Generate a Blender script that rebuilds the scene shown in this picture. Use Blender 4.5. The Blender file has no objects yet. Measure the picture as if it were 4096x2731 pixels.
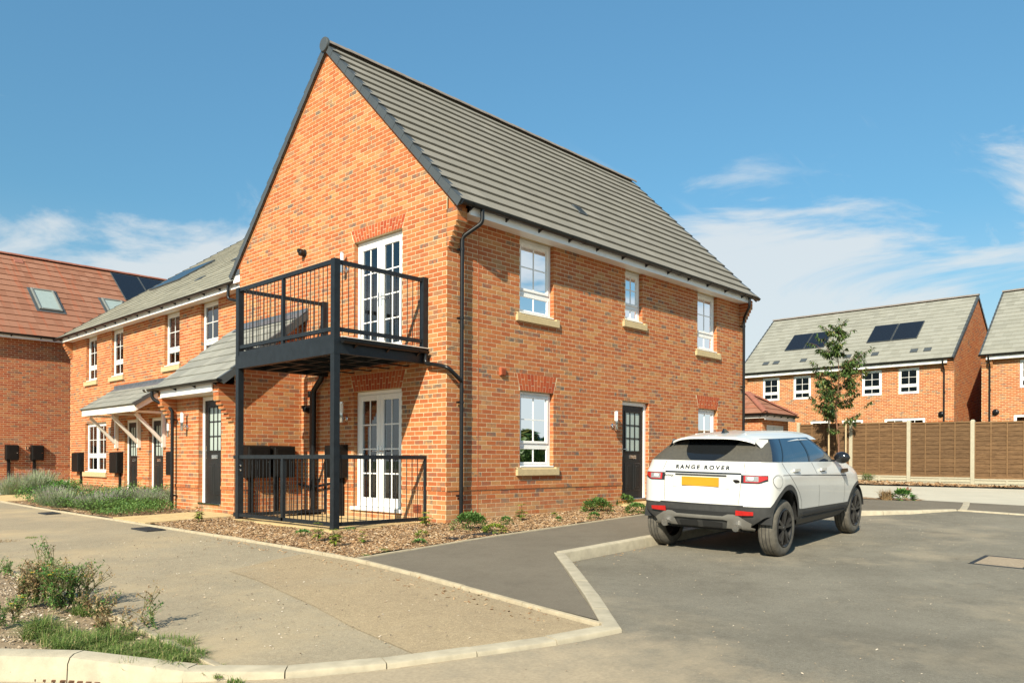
import bpy, math, random
from mathutils import Vector, Matrix
from mathutils.geometry import delaunay_2d_cdt
random.seed(7)
R = random.random
def ru(a, b): return a + (b - a) * R()
V = Vector
scn = bpy.context.scene
COL = scn.collection

# ------------------------------------------------------------------ camera
ANG = math.radians(43.6)                       # building long side against the view direction
FWD = V((math.cos(ANG), math.sin(ANG), 0)); RGT = V((math.sin(ANG), -math.cos(ANG), 0)); UPV = V((0, 0, 1))
CAM = V((-8.2714, -9.3241, 1.033))
cd = bpy.data.cameras.new('camera'); cam = bpy.data.objects.new('camera', cd); COL.objects.link(cam)
cd.sensor_width = 36; cd.lens = 3120 / 4096 * 36; cd.clip_start = .05; cd.clip_end = 3000
cd.shift_y = (1842.7 - 1365.5) / 4096
roll = .0040
rv = RGT * math.cos(roll) + UPV * math.sin(roll); uv_ = UPV * math.cos(roll) - RGT * math.sin(roll)
cam.matrix_world = Matrix(((rv.x, uv_.x, -FWD.x, CAM.x), (rv.y, uv_.y, -FWD.y, CAM.y), (rv.z, uv_.z, -FWD.z, CAM.z), (0, 0, 0, 1)))
scn.camera = cam

# ------------------------------------------------------------------ sky, sun, exposure
SUN = V((-2.4, -1.0, 1.87)).normalized()       # towards the sun
w = bpy.data.worlds.new('World'); scn.world = w; w.use_nodes = True
nt = w.node_tree; nt.nodes.clear()
def wn(t, **k):
    n = nt.nodes.new(t)
    for a, b in k.items(): setattr(n, a, b)
    return n
def wl(a, b): nt.links.new(a, b)
sky = wn('ShaderNodeTexSky', sky_type='NISHITA', sun_disc=False, sun_elevation=math.asin(SUN.z), sun_rotation=math.atan2(SUN.x, SUN.y),
         altitude=50, air_density=1.0, dust_density=.6, ozone_density=1.6)
tc = wn('ShaderNodeTexCoord'); sep = wn('ShaderNodeSeparateXYZ'); wl(tc.outputs['Generated'], sep.inputs[0])
def wmath(op, a, b=None, c=None, clamp=False):
    n = wn('ShaderNodeMath', operation=op, use_clamp=clamp)
    for i, x in enumerate((a, b, c)):
        if x is None: continue
        if isinstance(x, (int, float)): n.inputs[i].default_value = x
        else: wl(x, n.inputs[i])
    return n.outputs[0]
zz = wmath('MAXIMUM', sep.outputs[2], 0.0)
den = wmath('ADD', zz, .16)
comb = wn('ShaderNodeCombineXYZ'); wl(wmath('DIVIDE', sep.outputs[0], den), comb.inputs[0]); wl(wmath('DIVIDE', sep.outputs[1], den), comb.inputs[1])
def wnoise(vec, rot, sc, scale, detail, dist, rough=.55, loc=(0, 0, 0)):
    mp = wn('ShaderNodeMapping'); mp.inputs['Rotation'].default_value = (0, 0, rot); mp.inputs['Scale'].default_value = sc; mp.inputs['Location'].default_value = loc
    wl(vec, mp.inputs[0])
    n = wn('ShaderNodeTexNoise'); n.inputs['Scale'].default_value = scale; n.inputs['Detail'].default_value = detail
    n.inputs['Distortion'].default_value = dist; n.inputs['Roughness'].default_value = rough
    wl(mp.outputs[0], n.inputs['Vector']); return n.outputs[0]
def wramp(x, a, b):
    n = wn('ShaderNodeMapRange', interpolation_type='SMOOTHSTEP'); n.inputs['From Min'].default_value = a; n.inputs['From Max'].default_value = b
    wl(x, n.inputs[0]); return n.outputs[0]
# thin high streaks, small separate puffs, and a ragged bank of cloud low round the whole horizon
streak = wramp(wnoise(comb.outputs[0], -.55, (.55, 3.2, 1), 1.7, 8, .35, .6, (3.1, 1.7, 0)), .56, .74)
patch = wramp(wnoise(comb.outputs[0], .2, (1, 1, 1), .8, 3, .2, .5, (6.3, 2.2, 0)), .46, .60)
puff = wramp(wnoise(tc.outputs['Generated'], 0, (1, 1, 2.0), 5.2, 9, .35, .58, (1.3, 8.4, 2.2)), .585, .74)
edge = wnoise(tc.outputs['Generated'], 0, (1, 1, 2.6), 3.4, 9, .6, .6, (4.4, 2.1, .7))
lowm = wramp(sep.outputs[2], .42, .30); hi = wramp(sep.outputs[2], .12, .22)
bank = wramp(wmath('SUBTRACT', wmath('ADD', wmath('MULTIPLY', wmath('SUBTRACT', edge, .5), .62), .255), sep.outputs[2]), -.03, .075)
c1 = wmath('MULTIPLY', wmath('MULTIPLY', wmath('MULTIPLY', streak, patch), lowm), .75)
c2 = wmath('MULTIPLY', wmath('MULTIPLY', puff, lowm), .62)
c3 = wmath('MULTIPLY', bank, .82)
hz = wmath('MULTIPLY', wramp(sep.outputs[2], .30, .0), .55)
cf = wmath('MAXIMUM', wmath('MAXIMUM', c1, c2), wmath('MAXIMUM', c3, hz), clamp=True)
mixc = wn('ShaderNodeMix', data_type='RGBA'); wl(cf, mixc.inputs[0]); tint = wn('ShaderNodeMix', data_type='RGBA', blend_type='MULTIPLY'); tint.inputs[0].default_value = 1; tint.inputs[7].default_value = (.64, 1.02, 1.02, 1); wl(sky.outputs[0], tint.inputs[6]); eln = wn('ShaderNodeMapRange'); eln.inputs['From Min'].default_value = 0; eln.inputs['From Max'].default_value = .52; eln.inputs['To Min'].default_value = .52; eln.inputs['To Max'].default_value = 1.02; wl(sep.outputs[2], eln.inputs[0])
dimm = wn('ShaderNodeVectorMath', operation='SCALE'); wl(tint.outputs[2], dimm.inputs[0]); wl(eln.outputs[0], dimm.inputs['Scale']); wl(dimm.outputs[0], mixc.inputs[6])
mixc.inputs[7].default_value = (4.5, 4.7, 4.75, 1)
hsv = wn('ShaderNodeHueSaturation'); hsv.inputs['Saturation'].default_value = 1.0; wl(mixc.outputs[2], hsv.inputs['Color'])
bg = wn('ShaderNodeBackground'); bg.inputs[1].default_value = .098; wl(hsv.outputs[0], bg.inputs[0])
wo = wn('ShaderNodeOutputWorld'); wl(bg.outputs[0], wo.inputs[0])
sd = bpy.data.lights.new('sun', 'SUN'); sun = bpy.data.objects.new('sun', sd); COL.objects.link(sun)
sd.energy = 4.6; sd.angle = math.radians(.53); sd.color = (1.0, .905, .72)
sun.rotation_euler = (-SUN).to_track_quat('-Z', 'Y').to_euler(); sun.location = (-20, -12, 30)
vs = scn.view_settings; vs.view_transform = 'Standard'; vs.look = 'None'; vs.exposure = .84; vs.gamma = 1; vs.use_curve_mapping = False

# ------------------------------------------------------------------ helpers
def tag(o, label=None, cat=None, group=None, kind=None):
    if label: o['label'] = label
    if cat: o['category'] = cat
    if group: o['group'] = group
    if kind: o['kind'] = kind
    return o
def thing(name, loc, label, cat, group=None):
    o = bpy.data.objects.new(name, None); COL.objects.link(o); o.location = loc; o.empty_display_size = .2
    return tag(o, label, cat, group)
def put(name, me, parent=None, mat=None, kind=None, M=None):
    o = bpy.data.objects.new(name, me); COL.objects.link(o)
    if mat is not None and not me.materials:
        for m in (mat if isinstance(mat, (list, tuple)) else [mat]): me.materials.append(m)
    if parent is not None:
        o.parent = parent
        if parent.type == 'EMPTY': o.matrix_parent_inverse = (Matrix.LocRotScale(parent.location, parent.rotation_euler, None)).inverted()
    if M is not None: o.matrix_basis = M
    if kind: o['kind'] = kind
    return o
class MB:
    """collects polygons and links them as one mesh"""
    def __init__(s): s.v = []; s.f = []; s.m = []; s.c = []; s.col = (.5, 0, 0, 1); s.mi = 0
    def poly(s, pts):
        n = len(s.v); s.v += [tuple(p) for p in pts]; s.f.append(tuple(range(n, n + len(pts)))); s.m.append(s.mi); s.c.append(s.col)
    def mesh(s, vs, fs):
        n = len(s.v); s.v += [tuple(p) for p in vs]
        for f in fs: s.f.append(tuple(i + n for i in f)); s.m.append(s.mi); s.c.append(s.col)
    def hexa(s, p):   # 8 points: bottom ring 0-3, top ring 4-7
        s.mesh(p, [(3, 2, 1, 0), (4, 5, 6, 7), (0, 1, 5, 4), (1, 2, 6, 5), (2, 3, 7, 6), (3, 0, 4, 7)])
    def box(s, x0, x1, y0, y1, z0, z1):
        s.hexa([(x0, y0, z0), (x1, y0, z0), (x1, y1, z0), (x0, y1, z0), (x0, y0, z1), (x1, y0, z1), (x1, y1, z1), (x0, y1, z1)])
    def fbox(s, P, u0, u1, z0, z1, n0, n1):
        s.hexa([P(u0, z0, n0), P(u1, z0, n0), P(u1, z0, n1), P(u0, z0, n1), P(u0, z1, n0), P(u1, z1, n0), P(u1, z1, n1), P(u0, z1, n1)])
    def bbox(s, P, u0, u1, z0, z1, n0, n1, b=.006):
        """box with chamfered front edges (front is n1)"""
        vs = [P(u0, z0, n0), P(u1, z0, n0), P(u1, z1, n0), P(u0, z1, n0),
              P(u0, z0, n1 - b), P(u1, z0, n1 - b), P(u1, z1, n1 - b), P(u0, z1, n1 - b),
              P(u0 + b, z0 + b, n1), P(u1 - b, z0 + b, n1), P(u1 - b, z1 - b, n1), P(u0 + b, z1 - b, n1)]
        s.mesh(vs, [(0, 1, 2, 3), (8, 9, 10, 11)] + [(i, (i + 1) % 4, (i + 1) % 4 + 4, i + 4) for i in range(4)] + [(i + 4, (i + 1) % 4 + 4, (i + 1) % 4 + 8, i + 8) for i in range(4)])
    def prism(s, pts, d):
        d = V(d); n = len(pts); a = [V(p) for p in pts]; b = [p + d for p in a]
        s.mesh(a + b, [tuple(range(n - 1, -1, -1)), tuple(range(n, 2 * n))] + [(i, (i + 1) % n, (i + 1) % n + n, i + n) for i in range(n)])
    def bar(s, a, b, w, h=None, up=(0, 0, 1)):
        a, b = V(a), V(b); h = h or w; d = (b - a).normalized(); up = V(up)
        if abs(d.dot(up)) > .95: up = V((1, 0, 0))
        r = d.cross(up).normalized() * w / 2; u = r.cross(d).normalized() * h / 2
        s.hexa([a - r - u, a + r - u, b + r - u, b - r - u, a - r + u, a + r + u, b + r + u, b - r + u])
    def tube(s, path, r, n=10, cap=True):
        path = [V(p) for p in path]; rings = []; rr = r if isinstance(r, (list, tuple)) else [r] * len(path)
        t0 = (path[1] - path[0]).normalized(); ref = V((0, 0, 1)) if abs(t0.z) < .9 else V((1, 0, 0))
        x = t0.cross(ref).normalized()
        for i, p in enumerate(path):
            t = ((path[min(i + 1, len(path) - 1)] - path[max(i - 1, 0)])).normalized()
            x = (x - t * x.dot(t)).normalized(); y = t.cross(x)
            rings.append([p + (x * math.cos(2 * math.pi * k / n) + y * math.sin(2 * math.pi * k / n)) * rr[i] for k in range(n)])
        vs = [p for q in rings for p in q]; fs = []
        for i in range(len(path) - 1):
            for k in range(n): fs.append((i * n + k, i * n + (k + 1) % n, (i + 1) * n + (k + 1) % n, (i + 1) * n + k))
        if cap: fs += [tuple(range(n - 1, -1, -1)), tuple(range((len(path) - 1) * n, len(path) * n))]
        s.mesh(vs, fs)
    def lathe(s, c, ax, prof, n=20):
        """profile (r, h) turned about axis ax through c"""
        c = V(c); ax = V(ax).normalized(); x = ax.cross(V((0, 0, 1)) if abs(ax.z) < .9 else V((1, 0, 0))).normalized(); y = ax.cross(x)
        vs = [c + ax * h + (x * math.cos(2 * math.pi * k / n) + y * math.sin(2 * math.pi * k / n)) * r for r, h in prof for k in range(n)]
        fs = [(i * n + k, i * n + (k + 1) % n, (i + 1) * n + (k + 1) % n, (i + 1) * n + k) for i in range(len(prof) - 1) for k in range(n)]
        if prof[0][0] > 1e-4: fs.append(tuple(range(n - 1, -1, -1)))
        if prof[-1][0] > 1e-4: fs.append(tuple(range((len(prof) - 1) * n, len(prof) * n)))
        s.mesh(vs, fs)
    def data(s, name, mats, smooth=False, attr=False):
        me = bpy.data.meshes.new(name); me.from_pydata(s.v, [], s.f)
        for m in (mats if isinstance(mats, (list, tuple)) else [mats]): me.materials.append(m)
        if any(s.m): me.polygons.foreach_set('material_index', s.m)
        if attr:
            a = me.color_attributes.new('bc', 'FLOAT_COLOR', 'CORNER'); buf = []
            for f, c in zip(s.f, s.c): buf += list(c) * len(f)
            a.data.foreach_set('color', buf)
        if smooth:
            me.polygons.foreach_set('use_smooth', [True] * len(s.f))
            if smooth is not True and hasattr(me, 'set_sharp_from_angle'): me.set_sharp_from_angle(angle=math.radians(smooth))
        me.validate(); me.update(); return me
    def build(s, name, mats, parent=None, smooth=False, attr=False, kind=None, M=None):
        return put(name, s.data(name, mats, smooth, attr), parent, None, kind, M)
def arc(a, b, c, n=5):
    """quadratic bend from a to c round b"""
    a, b, c = V(a), V(b), V(c); return [a * (1 - t) ** 2 + b * 2 * t * (1 - t) + c * t * t for t in [i / n for i in range(n + 1)]]
def bend(pts, r=.06, n=4):
    """path with rounded corners"""
    pts = [V(p) for p in pts]; out = [pts[0]]
    for i in range(1, len(pts) - 1):
        a = pts[i] + (pts[i - 1] - pts[i]).normalized() * min(r, (pts[i - 1] - pts[i]).length * .45)
        b = pts[i] + (pts[i + 1] - pts[i]).normalized() * min(r, (pts[i + 1] - pts[i]).length * .45)
        out += arc(a, pts[i], b, n)
    return out + [pts[-1]]
def frame(o, u, n):
    o, u, n = V(o), V(u), V(n)
    def P(a, z, d=0.0): return o + u * a + V((0, 0, z)) + n * d
    P.o, P.u, P.n = o, u, n
    return P

# ------------------------------------------------------------------ materials
def newmat(name):
    m = bpy.data.materials.new(name); m.use_nodes = True; t = m.node_tree; t.nodes.clear()
    return m, t
class NT:
    def __init__(s, t): s.t = t
    def n(s, ty, **k):
        x = s.t.nodes.new(ty)
        for a, b in k.items():
            if a.startswith('i_'): x.inputs[a[2:].replace('_', ' ')].default_value = b
            else: setattr(x, a, b)
        return x
    def l(s, a, b): s.t.links.new(a, b)
    def noise(s, scale, detail=4, rough=.55, vec=None, dist=0, sc=None):
        x = s.n('ShaderNodeTexNoise'); x.inputs['Scale'].default_value = scale; x.inputs['Detail'].default_value = detail
        x.inputs['Roughness'].default_value = rough; x.inputs['Distortion'].default_value = dist
        g = vec or s.pos()
        if sc:
            mp = s.n('ShaderNodeMapping'); mp.inputs['Scale'].default_value = sc; s.l(g, mp.inputs[0]); g = mp.outputs[0]
        s.l(g, x.inputs['Vector']); return x.outputs[0]
    def pos(s):
        if not hasattr(s, '_p'): s._p = s.n('ShaderNodeNewGeometry').outputs['Position']
        return s._p
    def ramp(s, x, a, b, lo=0, hi=1):
        n = s.n('ShaderNodeMapRange'); n.inputs['From Min'].default_value = a; n.inputs['From Max'].default_value = b
        n.inputs['To Min'].default_value = lo; n.inputs['To Max'].default_value = hi; s.l(x, n.inputs[0]); return n.outputs[0]
    def mix(s, f, a, b, mode='MIX'):
        n = s.n('ShaderNodeMix', data_type='RGBA', blend_type=mode)
        for i, x in ((0, f), (6, a), (7, b)):
            if isinstance(x, (int, float)): n.inputs[i].default_value = x
            elif isinstance(x, tuple): n.inputs[i].default_value = (*x[:3], 1)
            else: s.l(x, n.inputs[i])
        return n.outputs[2]
    def math(s, op, a, b=None):
        n = s.n('ShaderNodeMath', operation=op)
        for i, x in ((0, a), (1, b)):
            if x is None: continue
            if isinstance(x, (int, float)): n.inputs[i].default_value = x
            else: s.l(x, n.inputs[i])
        return n.outputs[0]
    def bsdf(s, col, rough=.8, metal=0., spec=.5, bump=None, bstr=.3, bdist=.01, coat=0, **k):
        p = s.n('ShaderNodeBsdfPrincipled'); p.inputs['Metallic'].default_value = metal; p.inputs['Specular IOR Level'].default_value = spec
        p.inputs['Coat Weight'].default_value = coat; p.inputs['Coat Roughness'].default_value = .05
        for x, key in ((col, 'Base Color'), (rough, 'Roughness')):
            if isinstance(x, tuple): p.inputs[key].default_value = (*x[:3], 1)
            elif isinstance(x, (int, float)): p.inputs[key].default_value = x
            else: s.l(x, p.inputs[key])
        for a, b in k.items(): p.inputs[a.replace('_', ' ')].default_value = b
        if bump is not None:
            b = s.n('ShaderNodeBump'); b.inputs['Strength'].default_value = bstr; b.inputs['Distance'].default_value = bdist
            s.l(bump, b.inputs['Height']); s.l(b.outputs[0], p.inputs['Normal'])
        o = s.n('ShaderNodeOutputMaterial'); s.l(p.outputs[0], o.inputs[0]); return p
def simple(name, col, rough=.6, metal=0., var=.12, scale=6, bump=0, spec=.5, dark=None, coat=0, bscale=None, **k):
    m, t = newmat(name); s = NT(t)
    f = s.ramp(s.noise(scale, 5), .3, .7)
    c2 = tuple(x * (1 - var) for x in col); c1 = tuple(min(1, x * (1 + var)) for x in col)
    c = s.mix(f, c2, c1)
    if dark: c = s.mix(s.ramp(s.noise(scale * .35, 6, .7), .55, .75, 0, dark[1]), c, dark[0])
    s.bsdf(c, rough, metal, spec, s.noise(bscale or scale * 12, 3) if bump else None, bump, .004, coat, **k)
    return m
def brickmat(name, stops, smudge=(.135, .11, .09), stain=.0):
    m, t = newmat(name); s = NT(t)
    at = s.n('ShaderNodeVertexColor', layer_name='bc'); sp = s.n('ShaderNodeSeparateColor'); s.l(at.outputs[0], sp.inputs[0])
    cr = s.n('ShaderNodeValToRGB'); e = cr.color_ramp.elements
    while len(e) < len(stops): e.new(.5)
    for i, (p, c) in enumerate(stops): e[i].position = p; e[i].color = (*c, 1)
    s.l(sp.outputs[0], cr.inputs[0])
    n1 = s.noise(26, 4, .6); n2 = s.noise(150, 3, .6)
    c = s.mix(s.ramp(n1, .25, .75, 0, .34), cr.outputs[0], s.mix(1.0, cr.outputs[0], (1.35, 1.3, 1.25), 'MULTIPLY'))
    c = s.mix(s.ramp(n2, .35, .75, 0, .3), c, s.mix(1.0, c, (.62, .6, .6), 'MULTIPLY'))
    sm = s.math('MULTIPLY', s.ramp(s.noise(9, 3, .6), .36, .56), sp.outputs[1])
    c = s.mix(sm, c, smudge)
    # pale salts and weathering with their own shape
    c = s.mix(s.ramp(s.noise(1.3, 6, .7), .56, .8, 0, .22), c, (.55, .40, .27))
    sx = s.n('ShaderNodeSeparateXYZ'); s.l(s.pos(), sx.inputs[0])      # sandy splash-back at the foot of the wall
    c = s.mix(s.math('MULTIPLY', s.ramp(sx.outputs[2], .42, -.02), s.ramp(s.noise(1.1, 5, .65), .42, .62, 0, .85)), c, (.52, .385, .215))
    s.bsdf(c, .88, 0, .25, s.noise(120, 4, .7), .5, .004)
    return m
RED = [(0, (.37, .102, .036)), (.30, (.405, .125, .043)), (.60, (.43, .146, .050)), (.80, (.45, .178, .063)), (.91, (.45, .215, .082)), (.97, (.41, .205, .088)), (1, (.33, .155, .078))]
M_brick = brickmat('brick_red', RED)
M_brick2 = brickmat('brick_far_house', [(0, (.36, .10, .035)), (.35, (.40, .13, .044)), (.68, (.43, .155, .054)), (.88, (.45, .20, .078)), (1, (.36, .175, .085))])
M_brick3 = brickmat('brick_brown_house', [(0, (.27, .066, .028)), (.35, (.34, .088, .034)), (.65, (.37, .11, .042)), (.85, (.38, .15, .06)), (1, (.25, .11, .06))], (.13, .09, .07))
M_rub = brickmat('brick_gauged', [(0, (.34, .06, .022)), (.5, (.39, .082, .028)), (1, (.43, .11, .036))])
def mortarmat():
    m, t = newmat('mortar'); s = NT(t)
    c = s.mix(s.ramp(s.noise(3, 5), .3, .7), (.60, .47, .29), (.70, .56, .36))
    c = s.mix(s.ramp(s.noise(90, 4), .45, .75, 0, .5), c, (.52, .40, .25))
    s.bsdf(c, .95, 0, .2, s.noise(160, 4, .7), .6, .004); return m
M_mort = mortarmat()
def tilemat(name, stops, streak=None):
    m, t = newmat(name); s = NT(t)
    at = s.n('ShaderNodeVertexColor', layer_name='bc'); sp = s.n('ShaderNodeSeparateColor'); s.l(at.outputs[0], sp.inputs[0])
    cr = s.n('ShaderNodeValToRGB'); e = cr.color_ramp.elements
    while len(e) < len(stops): e.new(.5)
    for i, (p, c) in enumerate(stops): e[i].position = p; e[i].color = (*c, 1)
    s.l(sp.outputs[0], cr.inputs[0])
    c = s.mix(s.ramp(s.noise(60, 4, .7), .3, .75, 0, .4), cr.outputs[0], s.mix(1.0, cr.outputs[0], (.72, .72, .72), 'MULTIPLY'))
    c = s.mix(s.ramp(s.noise(.9, 6, .7), .5, .8, 0, .35), c, s.mix(1.0, c, (1.22, 1.2, 1.12), 'MULTIPLY'))
    c = s.mix(s.ramp(s.noise(35, 2, .5), .70, .74, 0, .55), c, (.06, .055, .05))       # specks of lichen
    if streak: c = s.mix(s.ramp(s.noise(1.0, 3, .5, None, 0, streak[0]), .54, .66, 0, .75), c, streak[1])
    s.bsdf(c, .85, 0, .3, s.noise(140, 4, .7), .35, .004); return m
GREY = [(0, (.205, .190, .160)), (.4, (.220, .204, .172)), (.8, (.234, .217, .184)), (1, (.250, .232, .198))]
M_tile = tilemat('roof_tile_grey', GREY)
M_tile_w = tilemat('roof_tile_grey_wing', [(0, (.19, .182, .142)), (.5, (.25, .24, .19)), (1, (.31, .295, .235))])
M_tile_far = tilemat('roof_tile_far', [(0, (.225, .22, .185)), (.5, (.255, .25, .21)), (1, (.285, .28, .24))])
M_tile_red = tilemat('roof_tile_red', [(0, (.25, .108, .064)), (.5, (.285, .13, .080)), (1, (.315, .15, .095))], ((5, .35, .35), (.33, .10, .05)))
M_tile_porch = tilemat('roof_tile_porch', [(0, (.195, .195, .175)), (.5, (.235, .235, .208)), (1, (.265, .265, .235))])
M_ridge = simple('ridge_tile', (.20, .17, .145), .85, var=.15, scale=9, bump=.3)
M_ridge_red = simple('ridge_tile_red', (.27, .10, .065), .85, var=.2, scale=9, bump=.3)
M_verge = simple('verge_plastic', (.060, .068, .072), .45, var=.10, scale=4, bump=.1)
M_white = simple('white_upvc', (.80, .79, .76), .32, var=.03, scale=3)
M_whitep = simple('white_paint_timber', (.74, .70, .64), .5, var=.06, scale=8, bump=.15)
M_black = simple('black_plastic', (.0075, .008, .009), .34, var=.2, scale=14, bump=.06, spec=.4)
M_steel = simple('anthracite_steel', (.0105, .0145, .0185), .42, var=.25, scale=9, bump=.08, bscale=160, spec=.32)
M_stone = simple('cast_stone', (.50, .39, .215), .9, var=.08, scale=14, bump=.4)
M_lead = simple('lead_flashing', (.115, .135, .16), .45, metal=.3, var=.25, scale=10, bump=.2)
M_chrome = simple('chrome', (.7, .7, .7), .12, metal=1, var=.03)
M_opal = simple('opal_diffuser', (.82, .82, .80), .25, var=.02)
M_meter = simple('meter_box_plastic', (.0065, .0055, .005), .5, var=.35, scale=18, bump=.25, spec=.25)
M_terr = simple('terracotta_vent', (.40, .10, .04), .8, var=.12, scale=9, bump=.2)
M_solar = simple('solar_cell', (.010, .012, .017), .22, var=.2, scale=30)
M_room = simple('room_plaster', (.26, .25, .23), .95, var=.08, scale=2)
M_curt = simple('curtain_cloth', (.62, .62, .56), .9, var=.06, scale=9)
M_doorglass = simple('obscure_glass', (.36, .42, .385), .22, var=.12, scale=2, spec=.6)
def doormat():
    m, t = newmat('composite_door'); s = NT(t)
    g = s.noise(1.0, 5, .6, None, .4, (70, 70, 2.2))
    c = s.mix(s.ramp(g, .3, .75), (.006, .006, .006), (.017, .0165, .016))
    s.bsdf(c, .40, 0, .35, g, .35, .004); return m
M_door = doormat()
def glassmat(name, tint, base=.0):
    m, t = newmat(name); s = NT(t)
    tr = s.n('ShaderNodeBsdfTransparent'); tr.inputs[0].default_value = (*tint, 1)
    gl = s.n('ShaderNodeBsdfGlossy'); gl.inputs['Roughness'].default_value = .015; gl.inputs[0].default_value = (.95, .97, 1, 1)
    b = s.n('ShaderNodeBump'); b.inputs['Strength'].default_value = .02; b.inputs['Distance'].default_value = .01
    s.l(s.noise(2.2, 1), b.inputs['Height']); s.l(b.outputs[0], gl.inputs['Normal'])
    fr = s.n('ShaderNodeFresnel'); fr.inputs[0].default_value = 1.52
    f2 = s.math('ADD', s.math('MULTIPLY', fr.outputs[0], 1.1), base)
    mx = s.n('ShaderNodeMixShader'); s.l(f2, mx.inputs[0]); s.l(tr.outputs[0], mx.inputs[1]); s.l(gl.outputs[0], mx.inputs[2])
    o = s.n('ShaderNodeOutputMaterial'); s.l(mx.outputs[0], o.inputs[0]); return m
M_glass = glassmat('window_glass', (.70, .76, .78), .07)
M_glassdark = glassmat('privacy_glass', (.10, .11, .12), .05)
M_concrete = simple('kerb_concrete', (.40, .35, .255), .92, var=.14, scale=9, bump=.5, dark=((.27, .235, .18), .55))
M_edging = simple('edging_concrete', (.39, .325, .22), .95, var=.16, scale=11, bump=.5, dark=((.36, .27, .165), .5))

# ------------------------------------------------------------------ ground
def clampf(x, a, b): return max(a, min(b, x))
def lerp(a, b, t): return a + (b - a) * t
def sstep(a, b, x):
    t = clampf((x - a) / (b - a), 0, 1); return t * t * (3 - 2 * t)
def zg(x, y):
    x = clampf(x, -14, 34); y = clampf(y, -16, 34)
    xe = x if x < 8 else 8 + (x - 8) * .65
    ye = y * .02 if y < 0 else (y * .006 if y < 14 else .084 + (y - 14) * .02)
    return .02 + .023 * xe + ye
def zroad(x, y):
    u = lerp(.11, .03, sstep(-6.6, -6.05, x)) if x < -6 else (lerp(.03, .125, sstep(-3.5, -1.0, x)) if x < 1 else lerp(.125, .09, sstep(1, 6, x)))
    if x > 7: u = lerp(.09, .02, sstep(7, 8.8, x))
    return zg(x, y) - u
def inpoly(x, y, p):
    c = False; j = len(p) - 1
    for i in range(len(p)):
        if (p[i][1] > y) != (p[j][1] > y) and x < (p[j][0] - p[i][0]) * (y - p[i][1]) / (p[j][1] - p[i][1]) + p[i][0]: c = not c
        j = i
    return c
def drape(name, poly, zf, mat, res=.7, kind='structure', parent=None, win=None, jit=0):
    pts = []
    for i, a in enumerate(poly):
        b = poly[(i + 1) % len(poly)]; n = max(1, min(60, int(math.hypot(b[0] - a[0], b[1] - a[1]) / res)))
        for k in range(n): pts.append((lerp(a[0], b[0], k / n), lerp(a[1], b[1], k / n)))
    nb = len(pts); x0, x1 = min(p[0] for p in pts), max(p[0] for p in pts); y0, y1 = min(p[1] for p in pts), max(p[1] for p in pts)
    if win: x0, x1, y0, y1 = max(x0, win[0]), min(x1, win[1]), max(y0, win[2]), min(y1, win[3])
    yy = y0 + res / 2
    while yy < y1:
        xx = x0 + res / 2
        while xx < x1:
            if inpoly(xx, yy, poly): pts.append((xx + ru(-.2, .2) * res, yy + ru(-.2, .2) * res))
            xx += res
        yy += res
    vs, es, fs, *_ = delaunay_2d_cdt([V(p) for p in pts], [], [list(range(nb))], 1, 1e-5)
    me = bpy.data.meshes.new(name); me.from_pydata([(v.x, v.y, zf(v.x, v.y) + (ru(-jit, jit) if jit else 0)) for v in vs], [], [tuple(f) for f in fs])
    me.polygons.foreach_set('use_smooth', [True] * len(me.polygons)); me.update()
    return put(name, me, parent, mat, kind)
def tarmac(name, a, b, sand=None, sandlvl=(.5, .7), stain=.25, grain=1.0, dark=(.045, .04, .035), wash=False):
    m, t = newmat(name); s = NT(t)
    c = s.mix(s.ramp(s.noise(.55, 6, .65), .3, .7), a, b)
    c = s.mix(s.ramp(s.noise(170, 3, .7), .38, .72, 0, .75 * grain), c, s.mix(1.0, c, (.50, .48, .47), 'MULTIPLY'))
    c = s.mix(s.ramp(s.noise(210, 2, .5), .60, .70, 0, .6 * grain), c, s.mix(1.0, c, (1.7, 1.65, 1.55), 'MULTIPLY'))
    c = s.mix(s.ramp(s.noise(48, 4, .75), .42, .70, 0, .55 * grain), c, s.mix(1.0, c, (.60, .58, .56), 'MULTIPLY'))
    c = s.mix(s.ramp(s.noise(30, 4, .75), .48, .74, 0, .5 * grain), c, s.mix(1.0, c, (1.35, 1.33, 1.28), 'MULTIPLY'))
    c = s.mix(s.ramp(s.noise(5, 6, .75), .45, .72, 0, .45), c, s.mix(1.0, c, (.72, .71, .70), 'MULTIPLY'))
    vo = s.n('ShaderNodeTexVoronoi'); vo.inputs['Scale'].default_value = 26; s.l(s.pos(), vo.inputs['Vector'])
    c = s.mix(s.ramp(vo.outputs['Distance'], .10, .05, 0, .55), c, s.mix(1.0, c, (1.9, 1.8, 1.6), 'MULTIPLY'))   # loose pale stones
    c = s.mix(s.ramp(s.noise(1.6, 6, .75), .56, .74, 0, stain), c, dark)
    if sand:
        c = s.mix(s.math('MULTIPLY', s.ramp(s.noise(.42, 7, .68), sandlvl[0], sandlvl[1], 0, .9), s.ramp(s.noise(42, 4, .7), .15, .6, .45, 1)), c, sand)
    if wash:
        sx = s.n('ShaderNodeSeparateXYZ'); s.l(s.pos(), sx.inputs[0])
        k_ = s.math('ADD', s.ramp(sx.outputs[0], -2.6, -5.4), s.ramp(s.noise(1.3, 6, .7), .2, .8, -.5, .5))
        c = s.mix(s.ramp(k_, .25, .8, 0, .85), c, s.mix(s.ramp(s.noise(40, 4, .7), .3, .7), (.33, .265, .18), (.46, .37, .25)))
    s.bsdf(c, .93, 0, .22, s.math('ADD', s.noise(170, 4, .7), s.math('MULTIPLY', s.noise(18, 3), .5)), .55, .006)
    return m
M_road = tarmac('road_tarmac', (.17, .155, .122), (.265, .244, .194), (.36, .30, .21), (.52, .74), .34, wash=True)
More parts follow.
